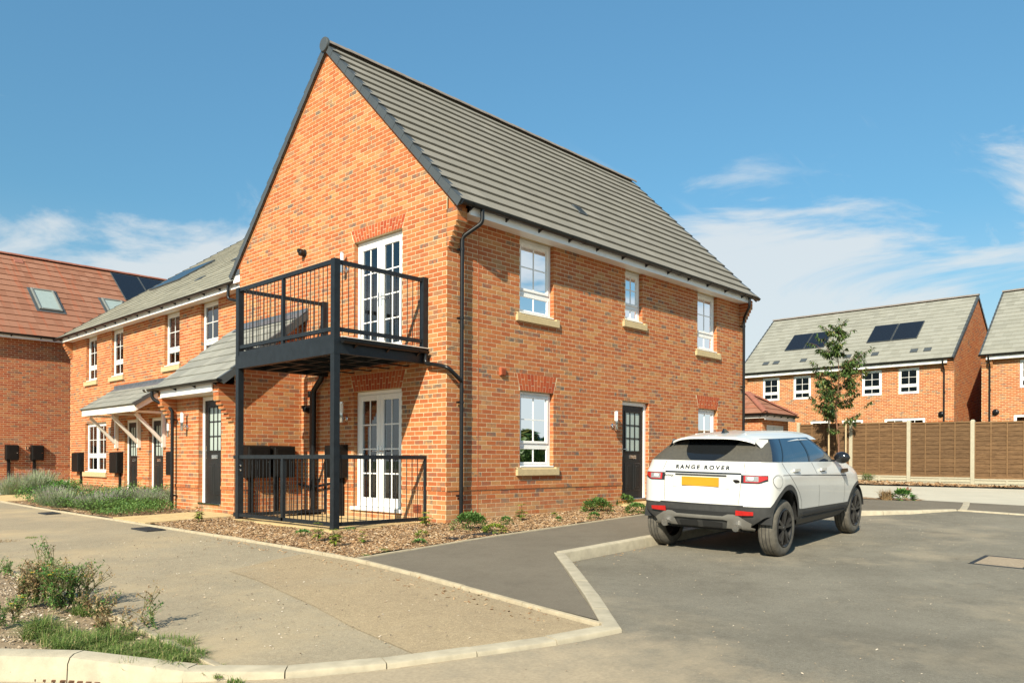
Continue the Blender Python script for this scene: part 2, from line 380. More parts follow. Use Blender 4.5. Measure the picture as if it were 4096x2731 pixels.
M_pave = tarmac('pavement_tarmac', (.165, .143, .110), (.20, .174, .134), (.20, .16, .11), (.62, .9), .12, .7)
M_path = tarmac('path_tarmac', (.335, .283, .198), (.395, .335, .235), (.47, .36, .215), (.48, .70), .14, 1.0, (.19, .16, .115))
M_grav = tarmac('verge_gravel', (.30, .225, .15), (.37, .28, .18), (.22, .18, .14), (.5, .7), .2, 1.3, (.16, .12, .09))
M_conc = simple('drive_concrete', (.47, .43, .34), .93, var=.06, scale=1.2, bump=.35, dark=((.36, .32, .25), .4))
M_soil = simple('mulch_soil', (.23, .145, .08), .97, var=.35, scale=22, bump=.8)
M_flag = simple('yellow_paving', (.53, .385, .185), .93, var=.10, scale=9, bump=.45, dark=((.40, .28, .14), .4))
M_lawn = simple('lawn_ground', (.10, .12, .035), .97, var=.3, scale=3, bump=.5)

LAND = [(-9.0, 60), (-9.0, 1), (-8.9, -.6), (-8.55, -2.0), (-7.8, -2.8), (-7.2, -3.5), (-6.62, -4.2), (-6.28, -4.75), (-5.80, -5.26), (-5.40, -5.46), (-4.95, -5.62), (-4.45, -5.80), (-4.0, -5.93), (-3.60, -5.99)]
ZIG = [(-3.60, -5.99), (-2.74, -5.13), (-1.90, -4.25), (-1.02, -3.31)]
KERB = [(-1.02, -3.31), (1.2, -3.22), (3.6, -3.13), (6.2, -3.03)]
FARK = [(6.2, -3.03), (7.0, -3.85), (7.8, -4.58), (8.75, -5.12)]
FLUSH = [(8.75, -5.12), (8.62, -6.3), (8.4, -9), (8.2, -14), (8.0, -60)]
# ground to the horizon, below everything else
def zbase(x, y): return zg(x, y) - .42
me = MB(); xs = [-900, -200, -60, -14, 8, 34, 80, 250, 900]; ys = [-900, -200, -60, -16, 0, 14, 34, 90, 250, 900]
for i in range(len(xs) - 1):
    for j in range(len(ys) - 1):
        me.poly([(x, y, zbase(x, y)) for x, y in ((xs[i], ys[j]), (xs[i + 1], ys[j]), (xs[i + 1], ys[j + 1]), (xs[i], ys[j + 1]))])
me.build('ground', M_lawn, kind='structure')
road_poly = LAND + ZIG[1:] + KERB[1:] + FARK[1:] + FLUSH[1:] + [(-70, -60), (-70, 60)]
drape('road', road_poly, zroad, M_road, .55, win=(-12, 11, -11, 3))
# footway along the house, made of older sandy tarmac
path_poly = [(-6.06, 40), (-6.01, -.3), (-5.99, -2.7), (-6.08, -4.1), (-6.16, -4.8), (-5.80, -5.18), (-5.40, -5.38), (-4.95, -5.54), (-4.45, -5.72), (-4.0, -5.85), (-3.66, -5.91), (-3.58, -5.2), (-3.44, -4.25), (-3.26, -3.06), (-3.14, -1.95), (-3.17, .5), (-3.20, 4), (-3.26, 9), (-3.2, 40)]
def zpath(x, y): return zg(x, y) - .012
drape('path', path_poly, zpath, M_path, .6, win=(-8, 0, -8, 14))
M_patch = tarmac('path_patch_sand', (.39, .305, .195), (.46, .36, .225), (.33, .275, .19), (.5, .66), .2, 1.3, (.24, .19, .125))
drape('path_patch', [(-4.42, -1.6), (-4.48, -2.3), (-4.66, -3.3), (-4.74, -3.75), (-4.92, -4.5), (-5.0, -5.0), (-5.06, -5.40), (-4.95, -5.5), (-4.45, -5.68), (-4.0, -5.81), (-3.68, -5.87), (-3.58, -5.2), (-3.44, -4.25), (-3.26, -3.06), (-3.16, -1.95), (-3.2, -1.1), (-3.7, -1.25)], lambda x, y: zg(x, y) - .007, M_patch, .3)
verge_poly = [(-8.85, 60), (-8.85, 1), (-8.75, -.6), (-8.42, -1.9), (-7.70, -2.72), (-7.08, -3.42), (-6.50, -4.10), (-6.12, -4.66), (-6.03, -4.5), (-6.03, 40)]
def zverge(x, y): return zg(x, y) - .03 + .018 * math.sin(x * 5.1 + y * 2.3) * math.sin(y * 3.7 - x)
drape('gravel_verge', verge_poly, zverge, M_grav, .3, win=(-9, -5, -6, 9), jit=.006)
pave_poly = [(-3.50, -5.72), (-3.08, -1.95), (-.91, -1.66), (1.54, -1.50), (3.98, -1.34), (6, -1.25), (10.4, -1.2), (10.6, -2.4), (11.15, -3.6), (11.2, -4.6), (11.2, -60), (8.15, -60), (8.35, -14), (8.55, -9), (8.77, -6.3), (8.90, -5.02), (7.88, -4.44), (7.1, -3.72), (6.28, -2.90), (3.6, -3.0), (1.2, -3.09), (-1.08, -3.18), (-2.0, -4.14), (-2.85, -5.02)]
def zpave(x, y): return zg(x, y) - .004
drape('pavement', pave_poly, zpave, M_pave, .5, win=(-5, 13, -9, 0))
conc_poly = [(11.26, -60), (11.26, -4.6), (11.2, -3.6), (10.66, -2.4), (10.5, 2.8), (16.6, 2.8), (16.6, 1.2), (17.1, -.8), (17.9, -2.6), (18.55, -4.6), (18.75, -60)]
drape('concrete_drive', conc_poly, lambda x, y: zg(x, y) - .01, M_conc, 1.5, win=(10, 20, -12, 4))
drape('concrete_parking', [(-3.1, 40), (-3.1, 15.2), (-1.6, 15.2), (-1.2, 19.9), (9, 19.9), (9, 40)], lambda x, y: zg(x, y) - .02, M_conc, 1.5, win=(-4, 9, 15, 23))

def hsh(x, y):
    return math.sin(x * 7.3 + y * 3.1) * .5 + math.sin(x * 3.7 - y * 8.9 + 1.3) * .35 + math.sin(x * 17 + y * 13) * .15
def zbed(x, y): return zg(x, y) + .006 + .014 * hsh(x, y)
BED1 = [(-3.06, -1.84), (-.91, -1.58), (1.54, -1.42), (3.98, -1.26), (4.5, -1.22), (4.55, .2), (0.2, .2), (.2, 4.3), (-1.42, 4.3), (-1.45, 3.95), (-3.08, 3.85), (-3.12, .5)]
BED1 = [(-3.06, -1.84), (-.91, -1.58), (1.54, -1.42), (3.98, -1.26), (4.5, -1.22), (4.55, .15), (.15, .15), (.15, .36), (-1.9, .36), (-1.9, 3.56), (.15, 3.56), (.15, 4.35), (-1.5, 4.35), (-1.55, 3.95), (-3.10, 3.88), (-3.10, .5)]
drape('planting_bed', BED1, zbed, M_soil, .12, jit=.006)
BED1B = [(5.95, -1.16), (10.2, -1.1), (10.2, .15), (5.95, .15)]
drape('planting_bed', BED1B, zbed, M_soil, .16, jit=.006)
BED2 = [(-3.12, 5.42), (-1.30, 5.42), (-1.30, 7.1), (.7, 7.1), (.7, 12.0), (-3.16, 12.0)]
drape('planting_bed', BED2, zbed, M_soil, .2, jit=.006)
BED3 = [(-3.1, 14.75), (.7, 14.75), (.7, 19.7), (-1.15, 19.7), (-1.5, 15.2), (-3.1, 15.15)]
drape('planting_bed', BED3, zbed, M_soil, .2, jit=.006)
BED4 = [(16.55, 1.3), (17.1, -.75), (17.9, -2.55), (18.6, -4.6), (18.8, -20), (19.24, -20), (19.24, 2.9), (16.7, 2.9)]
drape('planting_bed', BED4, lambda x, y: zbed(x, y) + .03, M_soil, .3, jit=.012, win=(16, 20, -6, 4))
BED5 = [(10.5, -2.3), (11.05, -3.3), (11.1, -3.9), (10.75, -3.6), (10.3, -2.5)]
drape('planting_bed', BED5, lambda x, y: zbed(x, y) + .01, M_soil, .2, jit=.01)
# mulch chips and stones lying on the beds
def barkmat():
    m, t = newmat('bark_chip'); s = NT(t)
    at = s.n('ShaderNodeVertexColor', layer_name='bc'); sp = s.n('ShaderNodeSeparateColor'); s.l(at.outputs[0], sp.inputs[0])
    cr = s.n('ShaderNodeValToRGB'); e = cr.color_ramp.elements
    for k in range(3): e.new(.5)
    for i, (p, c) in enumerate([(0, (.13, .07, .035)), (.22, (.27, .15, .072)), (.5, (.40, .245, .125)), (.8, (.49, .34, .195)), (1, (.58, .48, .35))]): e[i].position = p; e[i].color = (*c, 1)
    s.l(sp.outputs[0], cr.inputs[0]); s.bsdf(s.mix(s.ramp(s.noise(60, 3), .3, .7, 0, .4), cr.outputs[0], (.14, .075, .04)), .95, 0, .15); return m
M_bark = barkmat()
def chips(name, poly, zf, dens, lmin, lmax, mat, tone=(0, 1), flat=.35):
    mb = MB(); x0, x1 = min(p[0] for p in poly), max(p[0] for p in poly); y0, y1 = min(p[1] for p in poly), max(p[1] for p in poly)
    for _ in range(int(dens * (x1 - x0) * (y1 - y0))):
        x, y = ru(x0, x1), ru(y0, y1)
        if not inpoly(x, y, poly): continue
        L = ru(lmin, lmax); W = L * ru(.22, .55); a = ru(0, 6.28); ti = ru(-.5, .5); z = zf(x, y) + ru(0, .012)
        d = V((math.cos(a), math.sin(a), ti)) * L / 2; s = V((-math.sin(a), math.cos(a), ru(-.6, .6))) * W / 2; p = V((x, y, z)); u = V((0, 0, W * flat))
        mb.col = (ru(*tone), 0, 0, 1)
        mb.mesh([p - d - s, p + d - s * .6, p + d * .8 + s, p - d * .9 + s * .7, p + u + s * .1], [(0, 1, 4), (1, 2, 4), (2, 3, 4), (3, 0, 4)])
    return mb.build(name, mat, attr=True)
tag(chips('bark_mulch', BED1, zbed, 2000, .012, .055, M_bark), 'brown bark chips strewn over the bed round the balcony', 'mulch', kind='stuff')
tag(chips('bark_mulch', BED1B, zbed, 350, .02, .07, M_bark), 'brown bark chips along the side wall beyond the side door', 'mulch', kind='stuff')
tag(chips('bark_mulch', BED2 + [], zbed, 160, .02, .08, M_bark), 'brown bark chips under the lavender by the porch', 'mulch', kind='stuff')
tag(chips('bark_mulch', BED3, zbed, 100, .02, .08, M_bark), 'bark chips on the bed under the wing window', 'mulch', kind='stuff')
tag(chips('bark_mulch', BED4, lambda x, y: zbed(x, y) + .03, 130, .04, .14, M_bark), 'rusty brown bark chips along the foot of the timber fence', 'mulch', kind='stuff')
M_peb = simple('pebble', (.40, .32, .23), .9, var=.35, scale=30, bump=.3)
def pebmat():
    m, t = newmat('pebbles'); s = NT(t)
    at = s.n('ShaderNodeVertexColor', layer_name='bc'); sp = s.n('ShaderNodeSeparateColor'); s.l(at.outputs[0], sp.inputs[0])
    cr = s.n('ShaderNodeValToRGB'); e = cr.color_ramp.elements; e.new(.5); e.new(.7)
    for i, (p, c) in enumerate([(0, (.14, .115, .09)), (.4, (.30, .23, .155)), (.75, (.40, .31, .21)), (1, (.56, .50, .42))]): e[i].position = p; e[i].color = (*c, 1)
    s.l(sp.outputs[0], cr.inputs[0]); s.bsdf(cr.outputs[0], .9, 0, .3, s.noise(90, 3), .4, .004); return m
M_pebs = pebmat()
near_verge = [(-7.6, .5), (-7.5, -2.7), (-7.02, -3.38), (-6.46, -4.05), (-6.1, -4.55), (-6.03, .5)]
tag(chips('verge_stones', near_verge, zverge, 1000, .008, .035, M_pebs, flat=.7), 'small loose stones on the bare verge', 'gravel', kind='stuff')
loose = [(-5.9, 2), (-5.9, -4.5), (-5.4, -5.2), (-3.8, -5.7), (-3.3, -3), (-3.25, 2)]
tag(chips('path_grit', loose, lambda x, y: zg(x, y) - .012, 75, .006, .022, M_pebs, flat=.7), 'fine grit scattered over the sandy path', 'grit', kind='stuff')
loose2 = [(-3.6, -6.05), (-1.0, -3.4), (6, -3.1), (8.3, -5.5), (5, -9), (-4, -8.6), (-6, -6.5), (-5.4, -5.55)]
tag(chips('road_grit', loose2, zroad, 16, .006, .02, M_pebs, (.2, 1), flat=.6), 'fine grit scattered over the road', 'grit', kind='stuff')
kl = [(-3.75, -6.1), (-1.05, -3.5), (1.2, -3.4), (3.6, -3.3), (3.6, -3.15), (-1.0, -3.33), (-3.6, -6.02)]
tag(chips('gutter_litter', kl, zroad, 60, .01, .05, M_bark, (.3, 1), .3), 'bark crumbs and leaf scraps lying along the kerb foot', 'litter', kind='stuff')
bl = [(-3.3, -1.5), (-3.25, -3.2), (-3.55, -5.4), (-3.75, -5.6), (-3.9, -5.2), (-3.6, -3), (-3.45, -1.0), (-3.5, 1.2), (-3.22, 1.2)]
tag(chips('path_litter', bl, lambda x, y: zg(x, y) - .012, 130, .01, .045, M_bark, (.1, .9), .3), 'bark crumbs spilled on the path beside the edging', 'litter', kind='stuff')

# kerbs and edgings, stone by stone
def resample(path, unit):
    L = [0]
    for a, b in zip(path, path[1:]): L.append(L[-1] + math.hypot(b[0] - a[0], b[1] - a[1]))
    n = max(1, round(L[-1] / unit)); out = []
    for k in range(n + 1):
        d = L[-1] * k / n
        for i in range(len(path) - 1):
            if d <= L[i + 1] + 1e-9: break
        t = (d - L[i]) / max(1e-9, L[i + 1] - L[i]); out.append((lerp(path[i][0], path[i + 1][0], t), lerp(path[i][1], path[i + 1][1], t)))
    return out
def kerb_run(root, name, path, unit, width, ztop, zbot, mat, bev=.02, side=1, batter=0.0):
    """stones along the path; the path is the front line, stones lie to its left (side=1)"""
    pts = resample(path, unit); N = len(pts)
    nor = []
    for i in range(N):
        a, b = pts[max(0, i - 1)], pts[min(N - 1, i + 1)]; d = V((b[0] - a[0], b[1] - a[1], 0)).normalized(); nor.append(V((-d.y, d.x, 0)) * side)
    for i in range(N - 1):
        mb = MB(); a, b = V((*pts[i], 0)), V((*pts[i + 1], 0)); d = (b - a).normalized(); g = .004
        sec = []
        dz = ru(-.003, .003)
        for p, n in ((a + d * g, nor[i]), (b - d * g, nor[i + 1])):
            zt, zb = ztop(p.x, p.y) + dz, zbot(p.x, p.y)
            bb = min(bev, max(.004, zt - zb - .005))
            q = [p + V((0, 0, zb - .08)), p + n * batter * .6 + V((0, 0, zt - bb)), p + n * (bb * .35 + batter * .75) + V((0, 0, zt - bb * .3)), p + n * (bb + batter) + V((0, 0, zt)), p + n * (width - .004) + V((0, 0, zt)), p + n * width + V((0, 0, zt - .004)), p + n * width + V((0, 0, zb - .08))]
            sec.append(q)
        k = len(sec[0]); mb.mesh(sec[0] + sec[1], [(j, (j + 1) % k, (j + 1) % k + k, j + k) for j in range(k)] + [tuple(range(k - 1, -1, -1)), tuple(range(k, 2 * k))])
        mb.build(name, mat, root, smooth=35)
def setroot(name):
    o = bpy.data.objects.new(name, None); COL.objects.link(o); o['kind'] = 'structure'; return o
kr = setroot('kerb')
kerb_run(kr, 'kerb_stone', ZIG, .62, .135, lambda x, y: zg(x, y) + .008, zroad, M_concrete, .022)
kerb_run(kr, 'kerb_stone', KERB, .914, .135, lambda x, y: zg(x, y) + .008, zroad, M_concrete, .022)
kerb_run(kr, 'kerb_stone', FARK, .914, .14, lambda x, y: zg(x, y) + .008 , zroad, M_concrete, .03)
kerb_run(kr, 'kerb_stone', FLUSH[:4], .914, .14, lambda x, y: zg(x, y) + .004, zroad, M_concrete, .01)
kerb_run(kr, 'kerb_stone', LAND[5:8], .85, .16, lambda x, y: zg(x, y) + .05 - .04 * sstep(-6.6, -6.25, x), zroad, M_concrete, .05, batter=.02)
kerb_run(kr, 'kerb_stone', LAND[2:6],   .95, .16, lambda x, y: zg(x, y) + .05, zroad, M_concrete, .05, batter=.02)
kerb_run(kr, 'kerb_stone', LAND[7:], .58, .15, lambda x, y: zg(x, y) + .005, zroad, M_concrete, .02)
er = setroot('path_edging')
EDG = [(-3.62, -5.80), (-3.53, -5.12), (-3.40, -4.25), (-3.22, -3.06), (-3.09, -1.91), (-3.11, -.47), (-3.13, .9), (-3.18, 2.8), (-3.20, 5.1), (-3.25, 7.3), (-3.27, 9.8), (-3.2, 12.5), (-3.2, 16)]
kerb_run(er, 'edging_stone', EDG[::-1], .914, .055, lambda x, y: zg(x, y) + .012, lambda x, y: zg(x, y) - .03, M_edging, .008)
PED = [(-3.06, -1.93), (-.91, -1.64), (1.54, -1.48), (3.98, -1.32), (6, -1.23), (10.2, -1.18)]
kerb_run(er, 'edging_stone', PED, .914, .05, lambda x, y: zg(x, y) + .008, lambda x, y: zg(x, y) - .03, M_edging, .006)
VED = [(-6.05, 14), (-6.03, 4), (-6.0, .68), (-5.98, -.26), (-5.96, -2.66), (-5.98, -3.4), (-6.03, -4.09), (-6.04, -4.78)]
kerb_run(er, 'edging_stone', VED, .914, .055, lambda x, y: zg(x, y) + .006, lambda x, y: zg(x, y) - .03, M_edging, .008, side=-1)
CURV = [(11.25, -4.62), (10.9, -4.70), (10.2, -4.86), (9.5, -5.0), (8.9, -5.12)]
kerb_run(kr, 'kerb_stone', CURV, .6, .13, lambda x, y: zg(x, y) + .006, lambda x, y: zg(x, y) - .05, M_concrete, .008)

# yellow paving: porch path, wing path, side door step, patio under the balcony
def paving(name, x0, x1, y0, y1, nx, ny, zoff, top=None):
    root = setroot(name); dx, dy = (x1 - x0) / nx, (y1 - y0) / ny
    for i in range(nx):
        for j in range(ny):
            a, b = x0 + i * dx + .004, x0 + (i + 1) * dx - .004; c, d = y0 + j * dy + .004, y0 + (j + 1) * dy - .004
            t = ru(-.003, .003); mb = MB(); zt = [(top if top is not None else zg(x, y) + zoff) + t + ru(-.0015, .0015) for x, y in ((a, c), (b, c), (b, d), (a, d))]
            mb.hexa([(a, c, zt[0] - .06), (b, c, zt[1] - .06), (b, d, zt[2] - .06), (a, d, zt[3] - .06), (a, c, zt[0]), (b, c, zt[1]), (b, d, zt[2]), (a, d, zt[3])])
            mb.build('paving_slab', M_flag, root)
paving('porch_path', -3.12, -1.42, 3.95, 5.38, 4, 3, .02)
paving('wing_path', -3.18, .52, 12.05, 14.7, 6, 4, .012)
paving('side_door_step', 4.6, 5.9, -1.2, -.0, 3, 3, .05)
paving('patio', -1.86, -.005, .40, 3.52, 4, 7, 0, .012)

# ------------------------------------------------------------------ house kit
CH = .075; ZC0 = .545 - .075 * 13          # course height; every course line lies at .545 + k * .075
def clip(poly, a, b, c):
    """keep a*u + b*z <= c"""
    out = []
    for i in range(len(poly)):
        p, q = poly[i], poly[(i + 1) % len(poly)]; dp, dq = a * p[0] + b * p[1] - c, a * q[0] + b * q[1] - c
        if dp <= 0: out.append(p)
        if (dp < 0 < dq) or (dq < 0 < dp):
            t = dp / (dp - dq); out.append((p[0] + (q[0] - p[0]) * t, p[1] + (q[1] - p[1]) * t))
    return out
def tone():
    r = R(); g = ru(.4, .95) if R() < .12 else ru(0, .12)
    return (r, g, 0, 1)
BR_T = .014
def brick_solid(mb, P, poly, jit=True, n0=0.0, depth=BR_T):
    k = len(poly); d = [n0 + (ru(-.001, .001) if jit else 0) for _ in poly]
    fr = [P(u, z, d[i]) for i, (u, z) in enumerate(poly)]; bk = [P(u, z, n0 - depth) for u, z in poly]
    mb.mesh(fr + bk, [tuple(range(k))] + [(i, i + k, (i + 1) % k + k, (i + 1) % k) for i in range(k)])
BV = {}
def brick_variants(mat, n=14):
    if mat.name not in BV:
        out = []
        for _ in range(n):
            mb = MB(); mb.col = tone(); j = lambda: ru(-.0015, .0015)
            q = [(-.1065 + j(), -.0315 + j()), (.1065 + j(), -.0315 + j()), (.1065 + j(), .0315 + j()), (-.1065 + j(), .0315 + j())]
            brick_solid(mb, lambda u, z, d=0: V((u, z, d)), q); out.append(mb.data('brick', mat, attr=True))
        BV[mat.name] = out
    return BV[mat.name]
def wall(house, name, P, u0, u1, z0, z1, openings=(), planes=(), nobj=0, mat=None, phase=0., u0cut=0., reveals=True, string=None, backoff=.003, skip=None, revd=.10):
    """brick wall with stretcher bond: a mortar sheet, the nearest bricks as objects, the rest joined.
    openings: (uL, uR, z0, z1[, uLtop, uRtop])"""
    mat = mat or M_brick
    ops = [(o + (o[0], o[1]))[:6] if len(o) == 4 else o for o in openings]
    back = MB()
    us = sorted({u0, u1, *[x for o in ops for x in o[:2] if u0 < x < u1]}); zs = sorted({z0, z1, *[x for o in ops for x in o[2:4] if z0 < x < z1]})
    for i in range(len(us) - 1):
        for j in range(len(zs) - 1):
            um, zm = (us[i] + us[i + 1]) / 2, (zs[j] + zs[j + 1]) / 2
            if any(o[0] < um < o[1] and o[2] < zm < o[3] and o[4] == o[0] for o in ops): continue
            pl = [(us[i], zs[j]), (us[i + 1], zs[j]), (us[i + 1], zs[j + 1]), (us[i], zs[j + 1])]
            for c in planes:
                if pl: pl = clip(pl, *c)
            if len(pl) > 2: back.poly([P(u, z, -backoff) for u, z in pl])
    rest = MB(); cand = []
    k0 = int(math.floor((z0 - ZC0) / CH))
    k = k0
    while ZC0 + k * CH < z1 - .02:
        zb = ZC0 + k * CH + .006; zt = zb + .063; zm = zb + .0315
        nn = .012 if string and string[0] < zm < string[1] else 0.0
        if zt > z0 + .02:
            u = u0 - ((k % 2) * .1125 + phase) % .225
            while u < u1:
                a, b = max(u + .006, u0 + u0cut), min(u + .219, u1); u += .225
                if b - a < .03: continue
                segs = [(a, b, a, b)]          # bottom-left, bottom-right, top-left, top-right
                for o in ops:
                    if not (o[2] - .02 < zm < o[3] + .02): continue
                    f = lambda z, lo, hi: lo + (hi - lo) * clampf((z - o[2]) / (o[3] - o[2]), 0, 1)
                    lb, lt, rb, rt = f(zb, o[0], o[4]) - .006, f(zt, o[0], o[4]) - .006, f(zb, o[1], o[5]) + .006, f(zt, o[1], o[5]) + .006
                    if o[4] == o[0]: lb, lt, rb, rt = o[0], o[0], o[1], o[1]
                    ns = []
                    for s in segs:
                        if s[1] <= min(lb, lt) or s[0] >= max(rb, rt): ns.append(s); continue
                        if s[0] < min(lb, lt) - .02: ns.append((s[0], min(s[1], lb), s[2], min(s[3], lt)))
                        if s[1] > max(rb, rt) + .02: ns.append((max(s[0], rb), s[1], max(s[2], rt), s[3]))
                    segs = ns
                for s in segs:
                    if skip and skip((s[0] + s[1]) / 2, zm): continue
                    pl = [(s[0], zb), (s[1], zb), (s[3], zt), (s[2], zt)]; full = abs(s[1] - s[0] - .213) < .002 and abs(s[3] - s[2] - .213) < .002
                    cut = pl
                    for c in planes: cut = clip(cut, *c) if cut else cut
                    if len(cut) < 3: continue
                    if max(p[0] for p in cut) - min(p[0] for p in cut) < .015: continue
                    if full and cut == pl and nn == 0: cand.append(((P((s[0] + s[1]) / 2, zm) - CAM).length, (s[0] + s[1]) / 2, zm))
                    else:
                        rest.col = tone(); brick_solid(rest, P, cut, n0=nn, depth=BR_T + nn)
        k += 1
    cand.sort()
    var = brick_variants(mat)
    # reveals
    if reveals:
        for o in ops:
            if o[4] != o[0]: continue
            for ue, sg in ((o[0], 1), (o[1], -1)):
                if ue <= u0 or ue >= u1: continue
                back.poly([P(ue - sg * .004, o[2], -.007), P(ue - sg * .004, o[3], -.007), P(ue - sg * .004, o[3], -revd - .03), P(ue - sg * .004, o[2], -revd - .03)])
                k = int(math.floor((o[2] - ZC0) / CH + .3))
                while ZC0 + k * CH < o[3] - .03:
                    zb = ZC0 + k * CH + .005
                    rest.col = tone(); a = ue; bq = [(a, zb, -.0145), (a, zb, -revd), (a, zb + .065, -revd), (a, zb + .065, -.0145)]
                    rest.mesh([P(*q) for q in bq] + [P(q[0] - sg * .008, q[1], q[2]) for q in bq], [(0, 1, 2, 3), (0, 4, 5, 1), (1, 5, 6, 2), (2, 6, 7, 3), (3, 7, 4, 0)])
                    k += 1
            back.poly([P(o[0], o[3] + .001, -.007), P(o[1], o[3] + .001, -.007), P(o[1], o[3] + .001, -revd - .03), P(o[0], o[3] + .001, -revd - .03)])
    for d, u, z in cand[nobj:]:
        rest.col = tone(); brick_solid(rest, P, [(u - .1065, z - .0315), (u + .1065, z - .0315), (u + .1065, z + .0315), (u - .1065, z + .0315)])
    wl_ = back.build(name, M_mort, house)
    for d, u, z in cand[:nobj]:
        p = P(u, z); uu = P.u if P.u.cross(V((0, 0, 1))).dot(P.n) > 0 else -P.u; Mx = Matrix(((uu.x, 0, P.n.x, p.x), (uu.y, 0, P.n.y, p.y), (0, 1, 0, p.z), (0, 0, 0, 1)))
        put('brick', random.choice(var), wl_, M=Mx)
    if rest.f: rest.build('brickwork', mat, wl_, attr=True, kind='stuff')
    return wl_
def arch(parent, P, u0, u1, z0, z1, spread, n):
    """gauged flat arch: fanned bricks, each column cut into two"""
    for i in range(n):
        mb = MB(); a0, a1 = lerp(u0, u1, i / n), lerp(u0, u1, (i + 1) / n); b0, b1 = lerp(u0 - spread, u1 + spread, i / n), lerp(u0 - spread, u1 + spread, (i + 1) / n)
        t = .66 if i % 2 else .34
        for lo, hi in ((0, t), (t, 1)):
            mb = MB(); mb.col = (R(), ru(0, .1), 0, 1); g = .0055; h = (z1 - z0); e = .006 / h
            lo2, hi2 = lo + (e if lo > 0 else 0), hi - (e if hi < 1 else 0)
            q = [(lerp(a0, b0, lo2) + g, z0 + h * lo2), (lerp(a1, b1, lo2) - g, z0 + h * lo2), (lerp(a1, b1, hi2) - g, z0 + h * hi2), (lerp(a0, b0, hi2) + g, z0 + h * hi2)]
            brick_solid(mb, P, q, n0=.0005); mb.build('arch_brick', M_rub, parent, attr=True)
def grid_panes(win, P, u0, u1, z0, z1, nc, nr, n, bw=.022, glass=None, barmat=None, off=.004):
    glass = glass or M_glass
    mb = MB(); mb.fbox(P, u0, u1, z0, z1, n - .008, n); mb.build('pane', glass, win)
    for i in range(1, nc):
        mb = MB(); c = lerp(u0, u1, i / nc); mb.fbox(P, c - bw / 2, c + bw / 2, z0, z1, n + .001, n + .010); mb.build('glazing_bar', barmat or M_white, win)
    for j in range(1, nr):
        mb = MB(); c = lerp(z0, z1, j / nr); mb.fbox(P, u0, u1, c - bw / 2, c + bw / 2, n + .0015, n + .0095); mb.build('glazing_bar', barmat or M_white, win)
def frame_bars(mb, P, u0, u1, z0, z1, w, n0, n1, b=.006):
    mb.bbox(P, u0, u0 + w, z0, z1, n0, n1, b); mb.bbox(P, u1 - w, u1, z0, z1, n0, n1, b)
    mb.bbox(P, u0 + w, u1 - w, z0, z0 + w, n0, n1 - .001, b); mb.bbox(P, u0 + w, u1 - w, z1 - w, z1, n0, n1 - .001, b)
def interior(win, P, u0, u1, z0, z1, n, curtains=(), depth=2.2, mg=.6):
    mb = MB(); a, b, c, d = u0 - mg, u1 + mg, z0 - .7, z1 + .12
    q = lambda u, z, m: P(u, z, m); f, g = n - .03, n - depth
    mb.poly([q(a, c, g), q(b, c, g), q(b, d, g), q(a, d, g)])
    mb.poly([q(a, c, f), q(a, d, f), q(a, d, g), q(a, c, g)]); mb.poly([q(b, c, f), q(b, d, f), q(b, d, g), q(b, c, g)])
    mb.poly([q(a, c, f), q(b, c, f), q(b, c, g), q(a, c, g)]); mb.poly([q(a, d, f), q(b, d, f), q(b, d, g), q(a, d, g)])
    for (aa, bb, cc, dd) in ((a, u0, c, d), (u1, b, c, d), (u0, u1, c, z0), (u0, u1, z1, d)): mb.poly([q(aa, cc, f), q(bb, cc, f), q(bb, dd, f), q(aa, dd, f)])
    mb.build('interior', M_room, win)
    for ca, cb in curtains:
        mb = MB(); N = 26; pts = [(lerp(ca, cb, i / N), n - .14 - .035 * math.sin(i * 1.35) - .01 * math.sin(i * 2.9)) for i in range(N + 1)]
        for i in range(N): mb.poly([q(pts[i][0], z0 - .1, pts[i][1]), q(pts[i + 1][0], z0 - .1, pts[i + 1][1]), q(pts[i + 1][0], z1 - .02, pts[i + 1][1]), q(pts[i][0], z1 - .02, pts[i][1])])
        mb.build('curtain', M_curt, win, smooth=True)
def stone_sill(parent, P, u0, u1, zt, h=.14, proj=.055):
    mb = MB(); a, b = u0 - .10, u1 + .11
    vs = [P(a, zt - h, -.02), P(b, zt - h, -.02), P(b, zt - h, proj), P(a, zt - h, proj), P(a, zt - .03, proj), P(b, zt - .03, proj), P(a, zt, -.02), P(b, zt, -.02)]
    mb.mesh(vs, [(0, 1, 2, 3), (3, 2, 5, 4), (4, 5, 7, 6), (0, 3, 4, 6), (1, 7, 5, 2), (0, 6, 7, 1)])
    mb.fbox(P, a, a + .085, zt - .03, zt + .004, -.02, proj - .003); mb.fbox(P, b - .085, b, zt - .03, zt + .004, -.02, proj - .003)
    mb.build('stone_sill', M_stone, parent)
